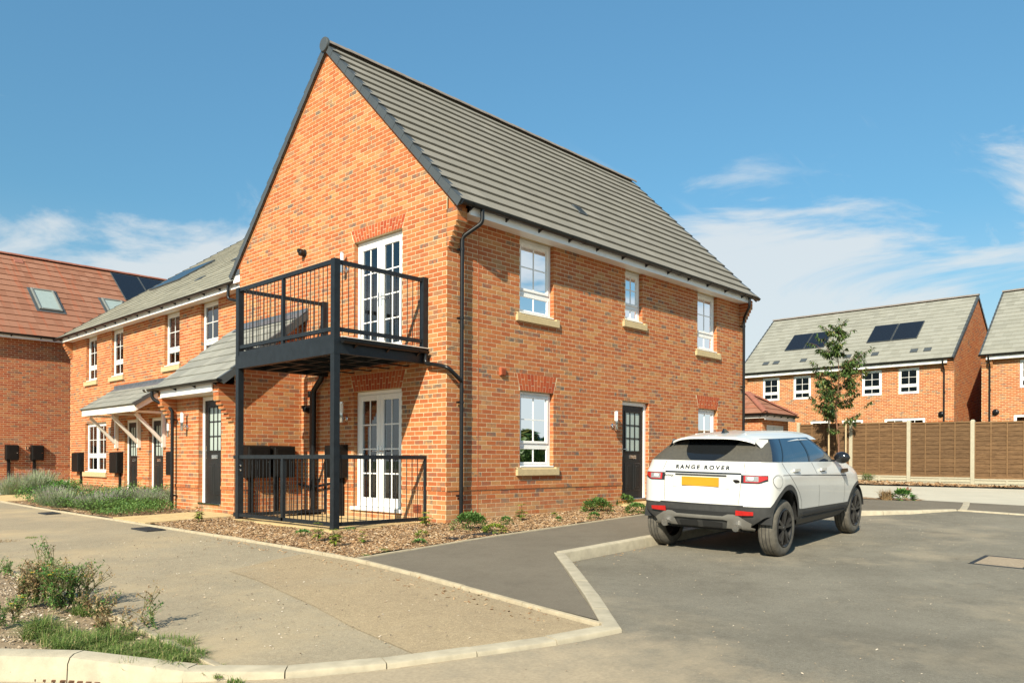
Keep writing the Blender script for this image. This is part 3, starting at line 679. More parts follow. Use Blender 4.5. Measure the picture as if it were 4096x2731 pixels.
def casement(house, P, u0, u1, z0, z1, cols=2, rows=2, lower=.29, curtains=(), sill=True, vents=True, n=-.085, glass=None, double=False, room=True, fw=.058):
    mb = MB(); zt = z0 + (z1 - z0) * lower
    frame_bars(mb, P, u0, u1, z0, z1, fw, n - .06, n)
    mb.bbox(P, u0 + fw, u1 - fw, zt - .03, zt + .03, n - .06, n - .001)
    if double: mb.bbox(P, (u0 + u1) / 2 - .035, (u0 + u1) / 2 + .035, z0 + fw, z1 - fw, n - .06, n + .001)
    win = mb.build('window', M_white, house)
    ranges = [(u0 + fw, u1 - fw)] if not double else [(u0 + fw, (u0 + u1) / 2 - .035), ((u0 + u1) / 2 + .035, u1 - fw)]
    for a, b in ranges:
        s = MB(); frame_bars(s, P, a + .004, b - .004, zt + .032, z1 - fw - .004, .048, n - .03, n + .016); s.build('sash', M_white, win)
        grid_panes(win, P, a + .05, b - .05, zt + .08, z1 - fw - .05, cols, rows, n - .012, glass=glass, bw=.018)
        s = MB(); frame_bars(s, P, a + .004, b - .004, z0 + fw + .002, zt - .032, .034, n - .03, n + .006); s.build('sash', M_white, win)
        grid_panes(win, P, a + .036, b - .036, z0 + fw + .035, zt - .065, cols, 1, n - .012, glass=glass, bw=.018)
    if vents:
        s = MB(); s.bbox(P, lerp(u0, u1, .2), lerp(u0, u1, .8), z1 - .042, z1 - .022, n - .01, n + .012, .004); s.build('trickle_vent', M_white, win)
    s = MB(); s.bbox(P, u0 + .006, u1 - .004, z0 + .002, z0 + .028, n - .05, .012, .005); s.build('window_cill', M_white, win)
    if sill: stone_sill(win, P, u0, u1, z0)
    if room: interior(win, P, u0 + .02, u1 - .02, z0 + .02, z1 - .02, n - .05, curtains)
    return win
def lever(parent, P, u, z, n, sg, mat=None):
    mb = MB(); mb.bbox(P, u - .014, u + .014, z - .12, z + .12, n, n + .010, .004); mb.tube([P(u, z + .03, n + .01), P(u, z + .03, n + .045), P(u + sg * .02, z + .03, n + .052), P(u + sg * .115, z + .028, n + .05)], .009, 8)
    mb.build('handle', M_chrome, parent, smooth=40)
def front_door(house, P, u0, u1, z0, z1, hinge=1, n=-.085, letter=True, mg=.6, idep=2.2):
    mb = MB(); w = .075
    mb.bbox(P, u0, u0 + w, z0, z1, n - .07, n); mb.bbox(P, u1 - w, u1, z0, z1, n - .07, n); mb.bbox(P, u0 + w, u1 - w, z1 - w, z1, n - .07, n - .001)
    fr = mb.build('door_frame', M_white, house)
    a, b, c, d = u0 + w + .003, u1 - w - .003, z0 + .03, z1 - w - .003
    nn = n - .02
    g0, g1, h0, h1 = a + .17, b - .12, c + (d - c) * .505, d - .13
    if hinge < 0: g0, g1 = a + .12, b - .17
    mb = MB()   # leaf round the glazed opening
    mb.fbox(P, a, g0, c, d, nn - .04, nn); mb.fbox(P, g1, b, c, d, nn - .04, nn); mb.fbox(P, g0, g1, c, h0, nn - .04, nn - .0005); mb.fbox(P, g0, g1, h1, d, nn - .04, nn - .0005)
    leaf = mb.build('door', M_door, house)
    s = MB(); frame_bars(s, P, g0 - .02, g1 + .02, h0 - .02, h1 + .02, .032, nn - .005, nn + .014, .006); s.build('glazing_frame', M_door, leaf)
    s = MB(); s.fbox(P, g0, g1, h0, h1, nn - .02, nn - .012); s.build('pane', M_doorglass, leaf)
    for i in (1, 2):
        s = MB(); q = lerp(g0, g1, i / 3); s.fbox(P, q - .011, q + .011, h0, h1, nn - .012, nn + .001); s.build('glazing_bar', M_door, leaf)
        s = MB(); q = lerp(h0, h1, i / 3); s.fbox(P, g0, g1, q - .011, q + .011, nn - .012, nn + .0015); s.build('glazing_bar', M_door, leaf)
    m = (g0 + g1) / 2
    for q0, q1 in ((g0 - .02, m - .03), (m + .03, g1 + .02)):   # raised lower panels
        s = MB(); zlo, zhi = c + .15, h0 - .24; s.bbox(P, q0, q1, zlo, zhi, nn - .002, nn + .012, .012); s.bbox(P, q0 + .05, q1 - .05, zlo + .05, zhi - .05, nn + .008, nn + .022, .016)
        s.build('door_panel', M_door, leaf)
    if letter:
        s = MB(); s.bbox(P, m - .13, m + .13, h0 - .15, h0 - .075, nn, nn + .014, .006); s.bbox(P, m - .105, m + .105, h0 - .133, h0 - .093, nn + .012, nn + .021, .005); s.build('letterbox', M_chrome, leaf, smooth=40)
    e = a + .06 if hinge > 0 else b - .06
    lever(leaf, P, e, c + .98, nn, 1 if hinge > 0 else -1)
    s = MB(); s.bbox(P, u0 + .01, u1 - .01, z0 - .005, z0 + .028, n - .07, .02, .005); s.build('threshold', M_chrome, leaf)
    interior(leaf, P, u0 + .03, u1 - .03, z0 + .05, z1 - .05, n - .08, mg=mg, depth=idep)
    return leaf
def french_door(house, P, u0, u1, z0, z1, n=-.085):
    mb = MB(); w = .065
    mb.bbox(P, u0, u0 + w, z0, z1, n - .07, n); mb.bbox(P, u1 - w, u1, z0, z1, n - .07, n); mb.bbox(P, u0 + w, u1 - w, z1 - w, z1, n - .07, n - .001)
    fr = mb.build('french_door', M_white, house); m = (u0 + u1) / 2
    for a, b, sg in ((u0 + w + .003, m - .003, -1), (m + .003, u1 - w - .003, 1)):
        s = MB(); lw = .098
        s.bbox(P, a, a + lw, z0 + .04, z1 - w - .004, n - .05, n + .014); s.bbox(P, b - lw, b, z0 + .04, z1 - w - .004, n - .05, n + .014)
        s.bbox(P, a + lw, b - lw, z0 + .04, z0 + .04 + .16, n - .05, n + .012); s.bbox(P, a + lw, b - lw, z1 - w - .004 - lw, z1 - w - .004, n - .05, n + .012)
        s.build('door_leaf', M_white, fr)
        grid_panes(fr, P, a + lw, b - lw, z0 + .2, z1 - w - .004 - lw, 2, 4, n - .014)
        lever(fr, P, (b - .045) if sg < 0 else (a + .045), z0 + 1.0, n + .014, sg)
    s = MB(); s.bbox(P, u0 - .03, u1 + .05, z0 - .03, z0 + .035, n - .07, .045, .006); s.build('threshold', M_white, fr)
    interior(fr, P, u0 + .03, u1 - .03, z0 + .05, z1 - .04, n - .08, curtains=((u0 - .05, u0 + .18),), depth=3)
    return fr
TV = {}
def tiles(house, name, O, U, Vv, width, nrows, gauge, tw, mat, nobj=0, thick=.024, planes=(), stag=True, tlen=None, slab=True):
    """rows of flat tiles on a slope; O eave-left corner, U along the eave, Vv up the slope"""
    O, U, Vv = V(O), V(U).normalized(), V(Vv).normalized(); N = U.cross(Vv)
    if N.z < 0: N = -N
    tlen = tlen or gauge * 1.13
    Q = lambda u, v, n=0: O + U * u + Vv * v + N * n
    top = nrows * gauge
    pl = [(0, .02), (width, .02), (width, top), (0, top)]
    for c in planes: pl = clip(pl, *c)
    b = MB(); k = len(pl); b.mesh([Q(u, v, -.002) for u, v in pl] + [Q(u, v, -.06) for u, v in pl], [tuple(range(k)), tuple(range(2 * k - 1, k - 1, -1))] + [(i, (i + 1) % k, (i + 1) % k + k, i + k) for i in range(k)])
    roof = b.build(name, mat, house)
    key = (mat.name, gauge, tw)
    def solid(mb, poly, v0):
        hgt = lambda v: lerp(thick * 1.15, .004, clampf((v - v0) / tlen, 0, 1)); k = len(poly)
        mb.mesh([Q(u, v, hgt(v)) for u, v in poly] + [Q(u, v, hgt(v) - thick) for u, v in poly], [tuple(range(k)), tuple(range(2 * k - 1, k - 1, -1))] + [(i, i + k, (i + 1) % k + k, (i + 1) % k) for i in range(k)])
    if key not in TV:
        TV[key] = []
        for _ in range(10):
            mb = MB(); mb.col = (R(), 0, 0, 1); a, c = tw / 2 - .0015, tlen; th = thick
            vs = [(-a, 0, th * 1.15 - .003), (a, 0, th * 1.15 - .003), (a, .006, th * 1.15), (-a, .006, th * 1.15), (a, c, .004), (-a, c, .004), (-a, 0, th * .15), (a, 0, th * .15), (a, c, .004 - th), (-a, c, .004 - th)]
            mb.mesh(vs, [(0, 1, 2, 3), (3, 2, 4, 5), (6, 7, 1, 0), (7, 8, 4, 2, 1), (6, 0, 3, 5, 9), (9, 8, 7, 6)]); TV[key].append(mb.data('roof_tile', mat, attr=True))
    rest = MB(); cand = []
    for r in range(nrows):
        v0 = r * gauge; u = -(tw / 2 if (stag and r % 2) else 0)
        while u < width - .01:
            a, c = max(u, 0), min(u + tw, width); u += tw
            if c - a < .03: continue
            v1 = min(v0 + tlen, top + .02); pl = [(a + .0015, v0), (c - .0015, v0), (c - .0015, v1), (a + .0015, v1)]; cut = pl
            for cc in planes: cut = clip(cut, *cc) if cut else cut
            if len(cut) < 3: continue
            if cut == pl and abs(c - a - tw) < 1e-6: cand.append(((Q((a + c) / 2, v0) - CAM).length, (a + c) / 2, v0))
            else: rest.col = (R(), 0, 0, 1); solid(rest, cut, v0)
    cand.sort()
    for d, u, v in cand[nobj:]:
        rest.col = (R(), 0, 0, 1); solid(rest, [(u - tw / 2 + .0015, v), (u + tw / 2 - .0015, v), (u + tw / 2 - .0015, min(v + tlen, top + .02)), (u - tw / 2 + .0015, min(v + tlen, top + .02))], v)
    for d, u, v in cand[:nobj]:
        p = Q(u, v, ru(-.001, .0015)); Mx = Matrix(((U.x, Vv.x, N.x, p.x), (U.y, Vv.y, N.y, p.y), (U.z, Vv.z, N.z, p.z), (0, 0, 0, 1))); put('roof_tile', random.choice(TV[key]), roof, M=Mx)
    if rest.f: rest.build('roof_tiling', mat, roof, attr=True, kind='stuff')
    return roof
def gutter(house, a, b, out, r=.056, spacing=.82, drop=0, unions=True, mat=None, first=.25):
    """half-round gutter from a to b (centre of the open top); out = outward direction"""
    a, b, out = V(a), V(b), V(out); d = (b - a).normalized(); mb = MB(); n = 9
    prof = [(math.cos(t), -math.sin(t)) for t in [math.pi * i / n for i in range(n + 1)]]
    sec = lambda p, rr: [p + out * (c * rr) + V((0, 0, s * rr)) for c, s in prof]
    for (p, q) in ((a, b),):
        o1, o2, i1, i2 = sec(p, r), sec(q, r), sec(p, r - .006), sec(q, r - .006); k = n + 1
        mb.mesh(o1 + o2 + i1 + i2, [(i, i + 1, i + 1 + k, i + k) for i in range(n)] + [(2 * k + i, 3 * k + i, 3 * k + i + 1, 2 * k + i + 1) for i in range(n)] + [(0, k, 3 * k, 2 * k), (n, 2 * k + n, 3 * k + n, k + n)])
        for s0 in (sec(p, r + .003), sec(q, r + .003)): mb.poly(s0)
    g = mb.build('gutter', mat or M_black, house, smooth=40)
    L = (b - a).length; t = first; i = 0
    while t < L - .1:
        c = a + d * t; mb = MB(); s0, s1 = sec(c - d * .017, r + .008), sec(c + d * .017, r + .008); k = n + 1
        mb.mesh(s0 + s1, [(i_, i_ + 1, i_ + 1 + k, i_ + k) for i_ in range(n)]); inner = -out
        w0 = c + inner * (r + .02)
        mb.prism([w0 - d * .012 + V((0, 0, .01)), w0 - d * .012 + V((0, 0, -.10)), c - d * .012 + out * .01 + V((0, 0, -r - .004)), c - d * .012 + inner * r * .7 + V((0, 0, -r * .6))], d * .024)
        mb.build('bracket', mat or M_black, g); t += spacing; i += 1
        if unions and i % 4 == 0:
            mb = MB(); c = a + d * (t - spacing / 2); s0, s1 = sec(c - d * .06, r + .006), sec(c + d * .06, r + .006); mb.mesh(s0 + s1, [(i_, i_ + 1, i_ + 1 + k, i_ + k) for i_ in range(n)]); mb.build('gutter_union', mat or M_black, g, smooth=40)
    return g
def downpipe(house, path, clips=(), r=.034, out=(0, -1, 0), mat=None):
    mb = MB(); mb.tube(bend(path, .07), r, 12); p = mb.build('downpipe', mat or M_black, house, smooth=50); out = V(out)
    for c in clips:
        c = V(c); s = MB(); s.lathe(c - V((0, 0, .02)), (0, 0, 1), [(r + .007, 0), (r + .007, .04)], 12); side = V((-out.y, out.x, 0))
        s.fbox(lambda u, z, n: c + side * u + V((0, 0, z)) + out * n, -.045, .045, -.016, .016, -.075, -.03); s.build('pipe_clip', mat or M_black, p)
    return p
def corbel(parent, P, uc, sg, ztop, n_steps, step, width, d0, planes=(), extra=2, mat=None, inward=None):
    """brick kneeler: courses stepping out along the wall normal of the return; P frame with u away from the corner (sg), n stepping direction"""
    k_top = ztop
    mb = MB()
    for i in range(n_steps + extra):
        zb = k_top - (n_steps + extra - i) * CH + .005; proj = step * min(i + 1, n_steps)
        cuts = [0, .1025, width] if i % 2 else [0, width - .1025, width]
        for a, b in zip(cuts, cuts[1:]):
            m2 = MB(); m2.col = tone(); u0, u1 = uc + sg * (a + .003), uc + sg * (b - .003); m2.fbox(P, min(u0, u1), max(u0, u1), zb, zb + .065, -.015, proj); m2.build('corbel_brick', mat or M_brick, parent, attr=True)
        mb.fbox(P, min(uc + sg * .006, uc + sg * (width - .006)), max(uc + sg * .006, uc + sg * (width - .006)), zb - .01, zb + .0649, -.015, proj - .008)
    mb.build('corbel_mortar', M_mort, parent)
def wall_light(P, u, z, label, off=.11):
    base = P(u, z - .1, off); t = thing('wall_light', base, label, 'wall light', 'steel and opal wall lights')
    c = P(u, z - .17, off); mb = MB(); mb.lathe(c, (0, 0, 1), [(.001, 0), (.036, .0), (.038, .01), (.038, .17)], 18); b = mb.build('lamp_body', M_chrome, t, smooth=40)
    mb = MB(); mb.lathe(c + V((0, 0, .171)), (0, 0, 1), [(.035, 0), (.036, .16), (.036, .185)], 18); mb.build('diffuser', M_opal, t, smooth=40)
    mb = MB(); mb.lathe(c + V((0, 0, .357)), (0, 0, 1), [(.039, 0), (.039, .014), (.001, .016)], 18); mb.build('lamp_cap', M_chrome, t, smooth=40)
    mb = MB(); w0 = P(u - .0, z - .10, 0.002); mb.lathe(w0, P.n, [(.05, 0), (.05, .012), (.04, .02), (.013, .022), (.013, off - .03)], 18); mb.build('wall_mount', M_chrome, t, smooth=40)
    return t
def meter_box(P, u0, u1, z0, z1, label, d=.19, pipe=0.0):
    t = thing('meter_box', P((u0 + u1) / 2, z0, 0), label, 'meter box', 'black meter boxes on the walls')
    mb = MB(); vs = [P(u0, z0 + .01, 0.002), P(u1, z0 + .01, .002), P(u1, z1 + .02, .002), P(u0, z1 + .02, .002), P(u0, z0, d - .02), P(u1, z0, d - .02), P(u1, z1, d - .02), P(u0, z1, d - .02)]
    mb.mesh(vs, [(3, 2, 1, 0), (4, 5, 6, 7), (0, 1, 5, 4), (1, 2, 6, 5), (2, 3, 7, 6), (3, 0, 4, 7)]); mb.build('housing', M_meter, t)
    mb = MB(); mb.bbox(P, u0 + .012, u1 - .012, z0 + .012, z1 - .012, d - .02, d, .012); mb.bbox(P, u0 + .05, u1 - .05, z0 + .05, z1 - .05, d - .001, d + .004, .004); lid = mb.build('lid', M_meter, t)
    mb = MB(); mb.lathe(P(u1 - .06, (z0 + z1) / 2, d), P.n, [(.014, 0), (.014, .008)], 10); mb.build('lock', M_chrome, lid)
    if pipe is not None:
        mb = MB(); c = u0 + (u1 - u0) * .3; mb.bbox(P, c - .05, c + .05, pipe, z0 + .002, .003, .055, .01); mb.build('hockey_stick_duct', M_meter, t)
    return t
def cowl(house, P, u, z, name='flue_vent', r=.06):
    mb = MB(); mb.lathe(P(u, z, 0.002), P.n, [(r * 1.35, 0), (r * 1.35, .012), (r, .02), (r, .06)], 18)
    c = P(u, z, .06); mb.lathe(c, P.n, [(r, 0), (r * .95, .05), (r * .3, .075), (.001, .078)], 18); mb.fbox(P, u - r * .5, u + r * .5, z + r * .1, z + r * 1.15, .05, .15); mb.build(name, M_black, house, smooth=40)
def ridge(house, a, b, r=.11, unit=.45, mat=None, flat=.72):
    a, b = V(a), V(b); d = (b - a).normalized(); L = (b - a).length; n = max(1, round(L / unit)); side = d.cross(V((0, 0, 1))).normalized()
    for i in range(n):
        mb = MB(); p, q = a + d * (L * i / n + .002), a + d * (L * (i + 1) / n + .012); lift = .004 * (i % 2)
        sec = lambda c, rr: [c + side * rr * math.cos(t) + V((0, 0, rr * flat * math.sin(t) - .035 + lift)) for t in [math.pi * k / 8 for k in range(9)]]
        s = [sec(p, r), sec(q, r * .985), sec(p, r - .018), sec(q, r - .018)]
        mb.mesh(sum(s, []), [(k, k + 1, k + 10, k + 9) for k in range(8)] + [(18 + k, 27 + k, 28 + k, 19 + k) for k in range(8)] + [(k, 18 + k, 19 + k, k + 1) for k in range(8)] + [(9 + k, 10 + k, 28 + k, 27 + k) for k in range(8)]); mb.build('ridge_tile', mat or M_ridge, house, smooth=40)
def verge(house, a, b, gauge, outw, n, drop=.125, lip=.10, mat=None):
    """dry verge caps up a slope from a to b; outw = outward horizontal direction"""
    a, b, o = V(a), V(b), V(outw); d = (b - a).normalized(); nn = d.cross(o).normalized()
    if nn.z < 0: nn = -nn
    for i in range(n):
        p, q = a.lerp(b, i / n), a.lerp(b, (i + 1) / n); mb = MB(); up = nn * .042; upq = nn * .018; t = .004
        # face
        mb.hexa([p + o * .03 - nn * (drop - .03), p + o * .034 - nn * (drop - .03), q + d * .02 + o * .030 - nn * (drop - .03), q + d * .02 + o * .026 - nn * (drop - .03), p + o * .03 + up, p + o * .034 + up, q + d * .02 + o * .030 + upq, q + d * .02 + o * .026 + upq])
        mb.hexa([p - o * lip + up - nn * t, p + o * .034 + up - nn * t, q + d * .02 + o * .03 + upq - nn * t, q + d * .02 - o * lip + upq - nn * t, p - o * lip + up, p + o * .034 + up + nn * .001, q + d * .02 + o * .03 + upq + nn * .001, q + d * .02 - o * lip + upq])
        mb.hexa([p - o * lip * .9 - nn * (drop * .2), p + o * .03 - nn * (drop - .03), p + d * .004 + o * .03 - nn * (drop - .03), p + d * .004 - o * lip * .9 - nn * (drop * .2), p - o * lip * .9 + up, p + o * .03 + up, p + d * .004 + o * .03 + up, p + d * .004 - o * lip * .9 + up])
        mb.build('verge_cap', mat or M_verge, house)
def solar(house, O, U, Vv, rects):
    O, U, Vv = V(O), V(U).normalized(), V(Vv).normalized(); N = U.cross(Vv); N = -N if N.z < 0 else N
    for (u0, u1, v0, v1) in rects:
        mb = MB(); Q = lambda u, v, n: O + U * u + Vv * v + N * n; mb.bbox(Q, u0, u1, v0, v1, .02, .07, .012); p = mb.build('solar_panel', M_solar, house)
        m2 = MB(); frame_bars(m2, Q, u0 - .004, u1 + .004, v0 - .004, v1 + .004, .022, .02, .074, .004); m2.build('panel_frame', M_verge, p)

# ------------------------------------------------------------------ the gabled house
FG = frame((0, 0, 0), (0, 1, 0), (-1, 0, 0)); FS = frame((0, 0, 0), (1, 0, 0), (0, -1, 0))
HM = thing('gabled_house', (5, 3.4, 0), 'red brick house with steep grey tiled roof, black balcony on its gable', 'house')
LX, WY = 9.95, 6.83; TS = 1.0067; YR = WY / 2
cg = 5.13 + .332 - .115
gp = [(-TS, 1, cg - .105), (TS, 1, cg - .105 + TS * WY)]
fsw = wall(HM, 'side_wall', FS, 0, LX, -.38, 4.97,
     [(1.70, 2.615, 3.62, 4.97), (4.86, 5.475, 3.92, 4.97), (7.71, 8.61, 3.62, 4.97), (1.715, 2.62, .92, 2.27), (1.715, 2.62, 2.27, 2.57, 1.63, 2.72), (7.765, 8.64, .92, 2.27), (7.765, 8.64, 2.27, 2.57, 7.66, 8.715), (4.77, 5.735, .245, 2.27)],
     nobj=170, string=(.545, .62), phase=.1125)
fgw = wall(HM, 'gable_wall', FG, 0, WY, -.38, 8.9, [(1.14, 2.53, 2.87, 4.97), (1.14, 2.53, 4.97, 5.195, 1.04, 2.64), (1.14, 2.53, .17, 2.27), (1.14, 2.53, 2.27, 2.57, 1.04, 2.64)],
     planes=gp, nobj=130, string=(.545, .62), u0cut=.0155, phase=0)
arch(fsw, FS, 1.72, 2.615, 2.272, 2.568, .085, 12); arch(fsw, FS, 7.77, 8.635, 2.272, 2.568, .085, 12)
arch(fgw, FG, 1.145, 2.525, 4.972, 5.193, .105, 18); arch(fgw, FG, 1.145, 2.525, 2.272, 2.568, .105, 18)
# far gable and left wall close the block
mb = MB(); xf = LX - .01
mb.poly([(xf, 0, -.4), (xf, WY, -.4), (xf, WY, 5.3), (xf, YR, 8.75), (xf, 0, 5.3)]); mb.poly([(0, WY, -.4), (xf, WY, -.4), (xf, WY, 5.2), (0, WY, 5.2)]); mb.build('back_wall', M_brick, HM, attr=True)
# raking course under each verge
mb = MB(); mo = MB()
for sg in (1, -1):
    y0 = -.22 if sg > 0 else WY + .16; a = V((0, y0, cg + TS * (-.22 if sg > 0 else -.16))); b = V((0, YR, cg + TS * YR)); d = (b - a).normalized(); nn = V((0, -d.z * sg, d.y * sg)) * sg
    nn = V((0, -d.z, d.y)); nn = nn if nn.z > 0 else -nn; L = (b - a).length; n = int(L / .1125)
    Pq = lambda u, z, m=0: a + d * u + nn * z + V((-m, 0, 0))
    mo.poly([Pq(0, -.085, -.006), Pq(L, -.085, -.006), Pq(L, .06, -.006), Pq(0, .06, -.006)])
    for i in range(n):
        mb.col = tone(); q0, q1 = i * .1125 + .004, (i + 1) * .1125 - .004
        brick_solid(mb, Pq, [(q0, -.072), (q1, -.072), (q1, .05), (q0, .05)], n0=.004)
mb.build('raking_course', M_brick, fgw, attr=True, kind='stuff'); mo.build('raking_mortar', M_mort, fgw)
corbel(HM, FS, 0, 1, 5.045, 6, .040, .215, 0); corbel(HM, FS, LX, -1, 5.045, 6, .040, .215, 0)
mb = MB(); mb.prism([(.02, -.225, 5.045), (.02, -.01, 5.045), (.02, -.01, 5.34), (.02, -.225, 5.13)], (.18, 0, 0)); mb.build('kneeler_fill', M_brick, HM, attr=True)
# roof
TL = 16; GAU = .335; cs = 1 / math.sqrt(1 + TS * TS)
rf = tiles(HM, 'roof', (-.03, -.36, 5.085), (1, 0, 0), (0, cs, cs * TS), LX + .06, TL, GAU, .30, M_tile, nobj=300, thick=.040)
tiles(HM, 'roof', (LX + .03, WY + .36, 5.085), (-1, 0, 0), (0, -cs, cs * TS), LX + .06, TL, GAU, .30, M_tile, nobj=0)
za = 5.085 + (YR + .36) * TS
for x, o in ((-.03, -1), (LX + .03, 1)):
    verge(HM, (x, -.37, 5.075), (x, YR, za), GAU, (o, 0, 0), TL); verge(HM, (x, WY + .37, 5.075), (x, YR, za), GAU, (o, 0, 0), TL)
ridge(HM, (-.06, YR, za + .018), (LX + .06, YR, za + .018), .135)
mb = MB(); mb.lathe((-.10, YR, za - .015), (1, 0, 0), [(.001, 0), (.125, 0), (.135, .012), (.135, .05)], 24)
cap = mb.build('ridge_end_cap', M_verge, HM, smooth=40)
tv = MB(); QR = lambda u, v, n: V((u, -.36 + v * cs, 5.085 + v * cs * TS)) + V((0, -cs * TS, cs)) * n
tv.bbox(QR, 4.02, 4.30, 1.30, 1.60, .02, .045, .01)
for k in range(5): tv.fbox(QR, 4.05, 4.27, 1.34 + k * .05, 1.355 + k * .05, .045, .052)
tv.build('tile_vent', M_verge, HM)
# eaves
mb = MB(); mb.box(.218, LX - .218, -.305, -.28, 4.935, 5.09); fa = mb.build('fascia', M_white, HM)
mb = MB(); mb.box(.218, LX - .218, -.279, -.0, 4.962, 4.969); mb.box(.218, LX - .218, -.312, -.305, 4.928, 4.95); mb.build('soffit', M_white, HM)
gutter(HM, (-.04, -.372, 5.085), (LX + .05, -.372, 5.085), (0, -1, 0))
mb = MB(); mb.box(0, .6, WY, WY + .30, 4.945, 5.10); mb.build('box_end', M_white, HM)
mb = MB(); mb.box(-.012, .3, WY - .0, WY + .33, 5.101, 5.22); mb.build('lead_saddle', M_lead, HM)
downpipe(HM, [(.42, -.372, 5.05), (.42, -.372, 4.83), (.235, -.10, 4.62), (.235, -.10, .02)], [(.235, -.10, 4.42), (.235, -.10, 3.32), (.235, -.10, 1.97), (.235, -.10, .47)])
downpipe(HM, [(LX - .42, -.372, 5.05), (LX - .42, -.372, 4.83), (LX - .18, -.10, 4.60), (LX - .18, -.10, .1)], [(LX - .18, -.10, 4.4), (LX - .18, -.10, 2.9), (LX - .18, -.10, 1.6)])
downpipe(HM, [(-.10, .40, 2.80), (-.10, .40, 2.60), (-.09, .10, 2.555), (-.07, -.11, 2.50), (.235, -.11, 2.30)])
# windows and doors of the side wall
casement(HM, FS, 1.70, 2.615, 3.62, 4.965, curtains=((2.40, 2.60),))
casement(HM, FS, 4.86, 5.475, 3.92, 4.965)
casement(HM, FS, 7.71, 8.61, 3.62, 4.965, curtains=((8.42, 8.6),))
casement(HM, FS, 1.715, 2.62, .92, 2.265, curtains=((2.08, 2.60),))
casement(HM, FS, 7.765, 8.64, .92, 2.265, curtains=((8.3, 8.62),))
front_door(HM, FS, 4.77, 5.735, .245, 2.265)
mb = MB(); mb.bbox(FS, 1.195, 1.325, 2.49, 2.625, 0, .045, .008); v = mb.build('wall_vent', M_terr, HM)
for k in range(7): m2 = MB(); m2.fbox(FS, 1.215, 1.305, 2.505 + k * .015, 2.511 + k * .015, .045, .053); m2.build('louvre', M_terr, v)
mb = MB(); mb.fbox(FS, .695, .707, -.3, 4.93, -.004, .0025); mb.build('movement_joint', M_terr, HM)
# gable doors
french_door(HM, FG, 1.14, 2.53, 2.87, 4.965); french_door(HM, FG, 1.14, 2.53, .17, 2.265)
cowl(HM, FG, 4.2, 5.08); cowl(HM, FG, 4.02, 2.02)
def airbrick(P, u, z, wd=.215, ht=.14):
    mb = MB(); mb.bbox(P, u, u + wd, z, z + ht, .0, .012, .004); a = mb.build('air_brick', M_terr, HM)
    for k in range(5): m2 = MB(); m2.fbox(P, u + .015, u + wd - .015, z + .015 + k * .024, z + .024 + k * .024, .012, .016); m2.build('grille', M_black, a)
airbrick(FG, .60, .17)
mb = MB(); mb.tube(bend([(-.10, 3.42, 2.78), (-.10, 3.42, 2.58), (-.10, 3.70, 2.36), (-.10, 3.70, .02)], .07), .052, 12); sp = mb.build('soil_pipe', M_black, HM, smooth=50)
for a, b in (((-.10, 3.70, .52), (-.10, 3.10, .60)), ((-.10, 3.70, .50), (-.08, 4.22, .56)), ((-.06, 3.86, 2.3), (-.06, 3.86, .3))):
    m2 = MB(); m2.tube([a, b], .024, 8); m2.lathe(a, (0, 0, 1), [(.06, -.06), (.06, .06)], 10); m2.build('waste_pipe', M_black, sp)
# porch
FPF = frame((-1.4, 0, 0), (0, 1, 0), (-1, 0, 0)); FPS = frame((0, 4.289, 0), (1, 0, 0), (0, -1, 0))
PS = .814; pf = wall(HM, 'porch_front_wall', FPF, 4.289, 6.974, -.38, 2.345, [(4.80, 5.76, .17, 2.27)], nobj=0, string=(.47, .545), u0cut=.0155)
pw = wall(HM, 'porch_side_wall', FPS, -1.4, 0, -.38, 3.8, [], planes=[(-PS, 1, 3.77)], nobj=0, string=(.47, .545), phase=.1125)
mb = MB(); mb.poly([(-1.39, 6.97, -.38), (.56, 6.97, -.38), (.56, 6.97, 3.9), (0, 6.97, 3.77), (-1.39, 6.97, 2.63)]); mb.build('porch_end_wall', M_brick, HM, attr=True)
corbel(HM, FPF, 4.289, 1, 2.42, 6, .05, .215, 0, extra=3); corbel(HM, FPF, 6.974, -1, 2.42, 6, .05, .215, 0, extra=3)
pc = 1 / math.sqrt(1 + PS * PS)
tiles(HM, 'porch_roof', (-1.76, 7.12, 2.475), (0, -1, 0), (pc, 0, pc * PS), 3.02, 7, .324, .30, M_tile_porch, nobj=63)
verge(HM, (-1.77, 4.10, 2.465), (-.01, 4.10, 2.475 + 1.75 * PS), .324, (0, -1, 0), 7, lip=.07)
mb = MB(); mb.hexa([(-.19, 4.07, 3.80), (-.19, 6.83, 3.80), (-.012, 6.83, 3.95), (-.012, 4.07, 3.95), (-.19, 4.07, 3.806), (-.19, 6.83, 3.806), (-.012, 6.83, 3.956), (-.012, 4.07, 3.956)]); mb.box(-.016, -.003, 4.07, 6.83, 3.86, 3.995); mb.build('flashing', M_lead, HM)
mb = MB(); mb.box(-1.735, -1.71, 4.50, 6.76, 2.285, 2.43); mb.box(-1.742, -1.735, 4.50, 6.76, 2.28, 2.30); mb.build('porch_fascia', M_white, HM)
mb = MB(); mb.box(-1.709, -1.405, 4.30, 6.96, 2.275, 2.282); mb.build('porch_soffit', M_white, HM)
gutter(HM, (-1.805, 4.06, 2.475), (-1.805, 7.16, 2.475), (-1, 0, 0), .054, .85)
downpipe(HM, [(-1.805, 7.0, 2.43), (-1.805, 7.0, 2.28), (-1.50, 6.74, 2.05), (-1.50, 6.74, .0)], [(-1.50, 6.74, 1.85), (-1.50, 6.74, .3)], out=(-1, 0, 0))
front_door(HM, FPF, 4.80, 5.76, .17, 2.265, hinge=-1, mg=.3, idep=1.2)
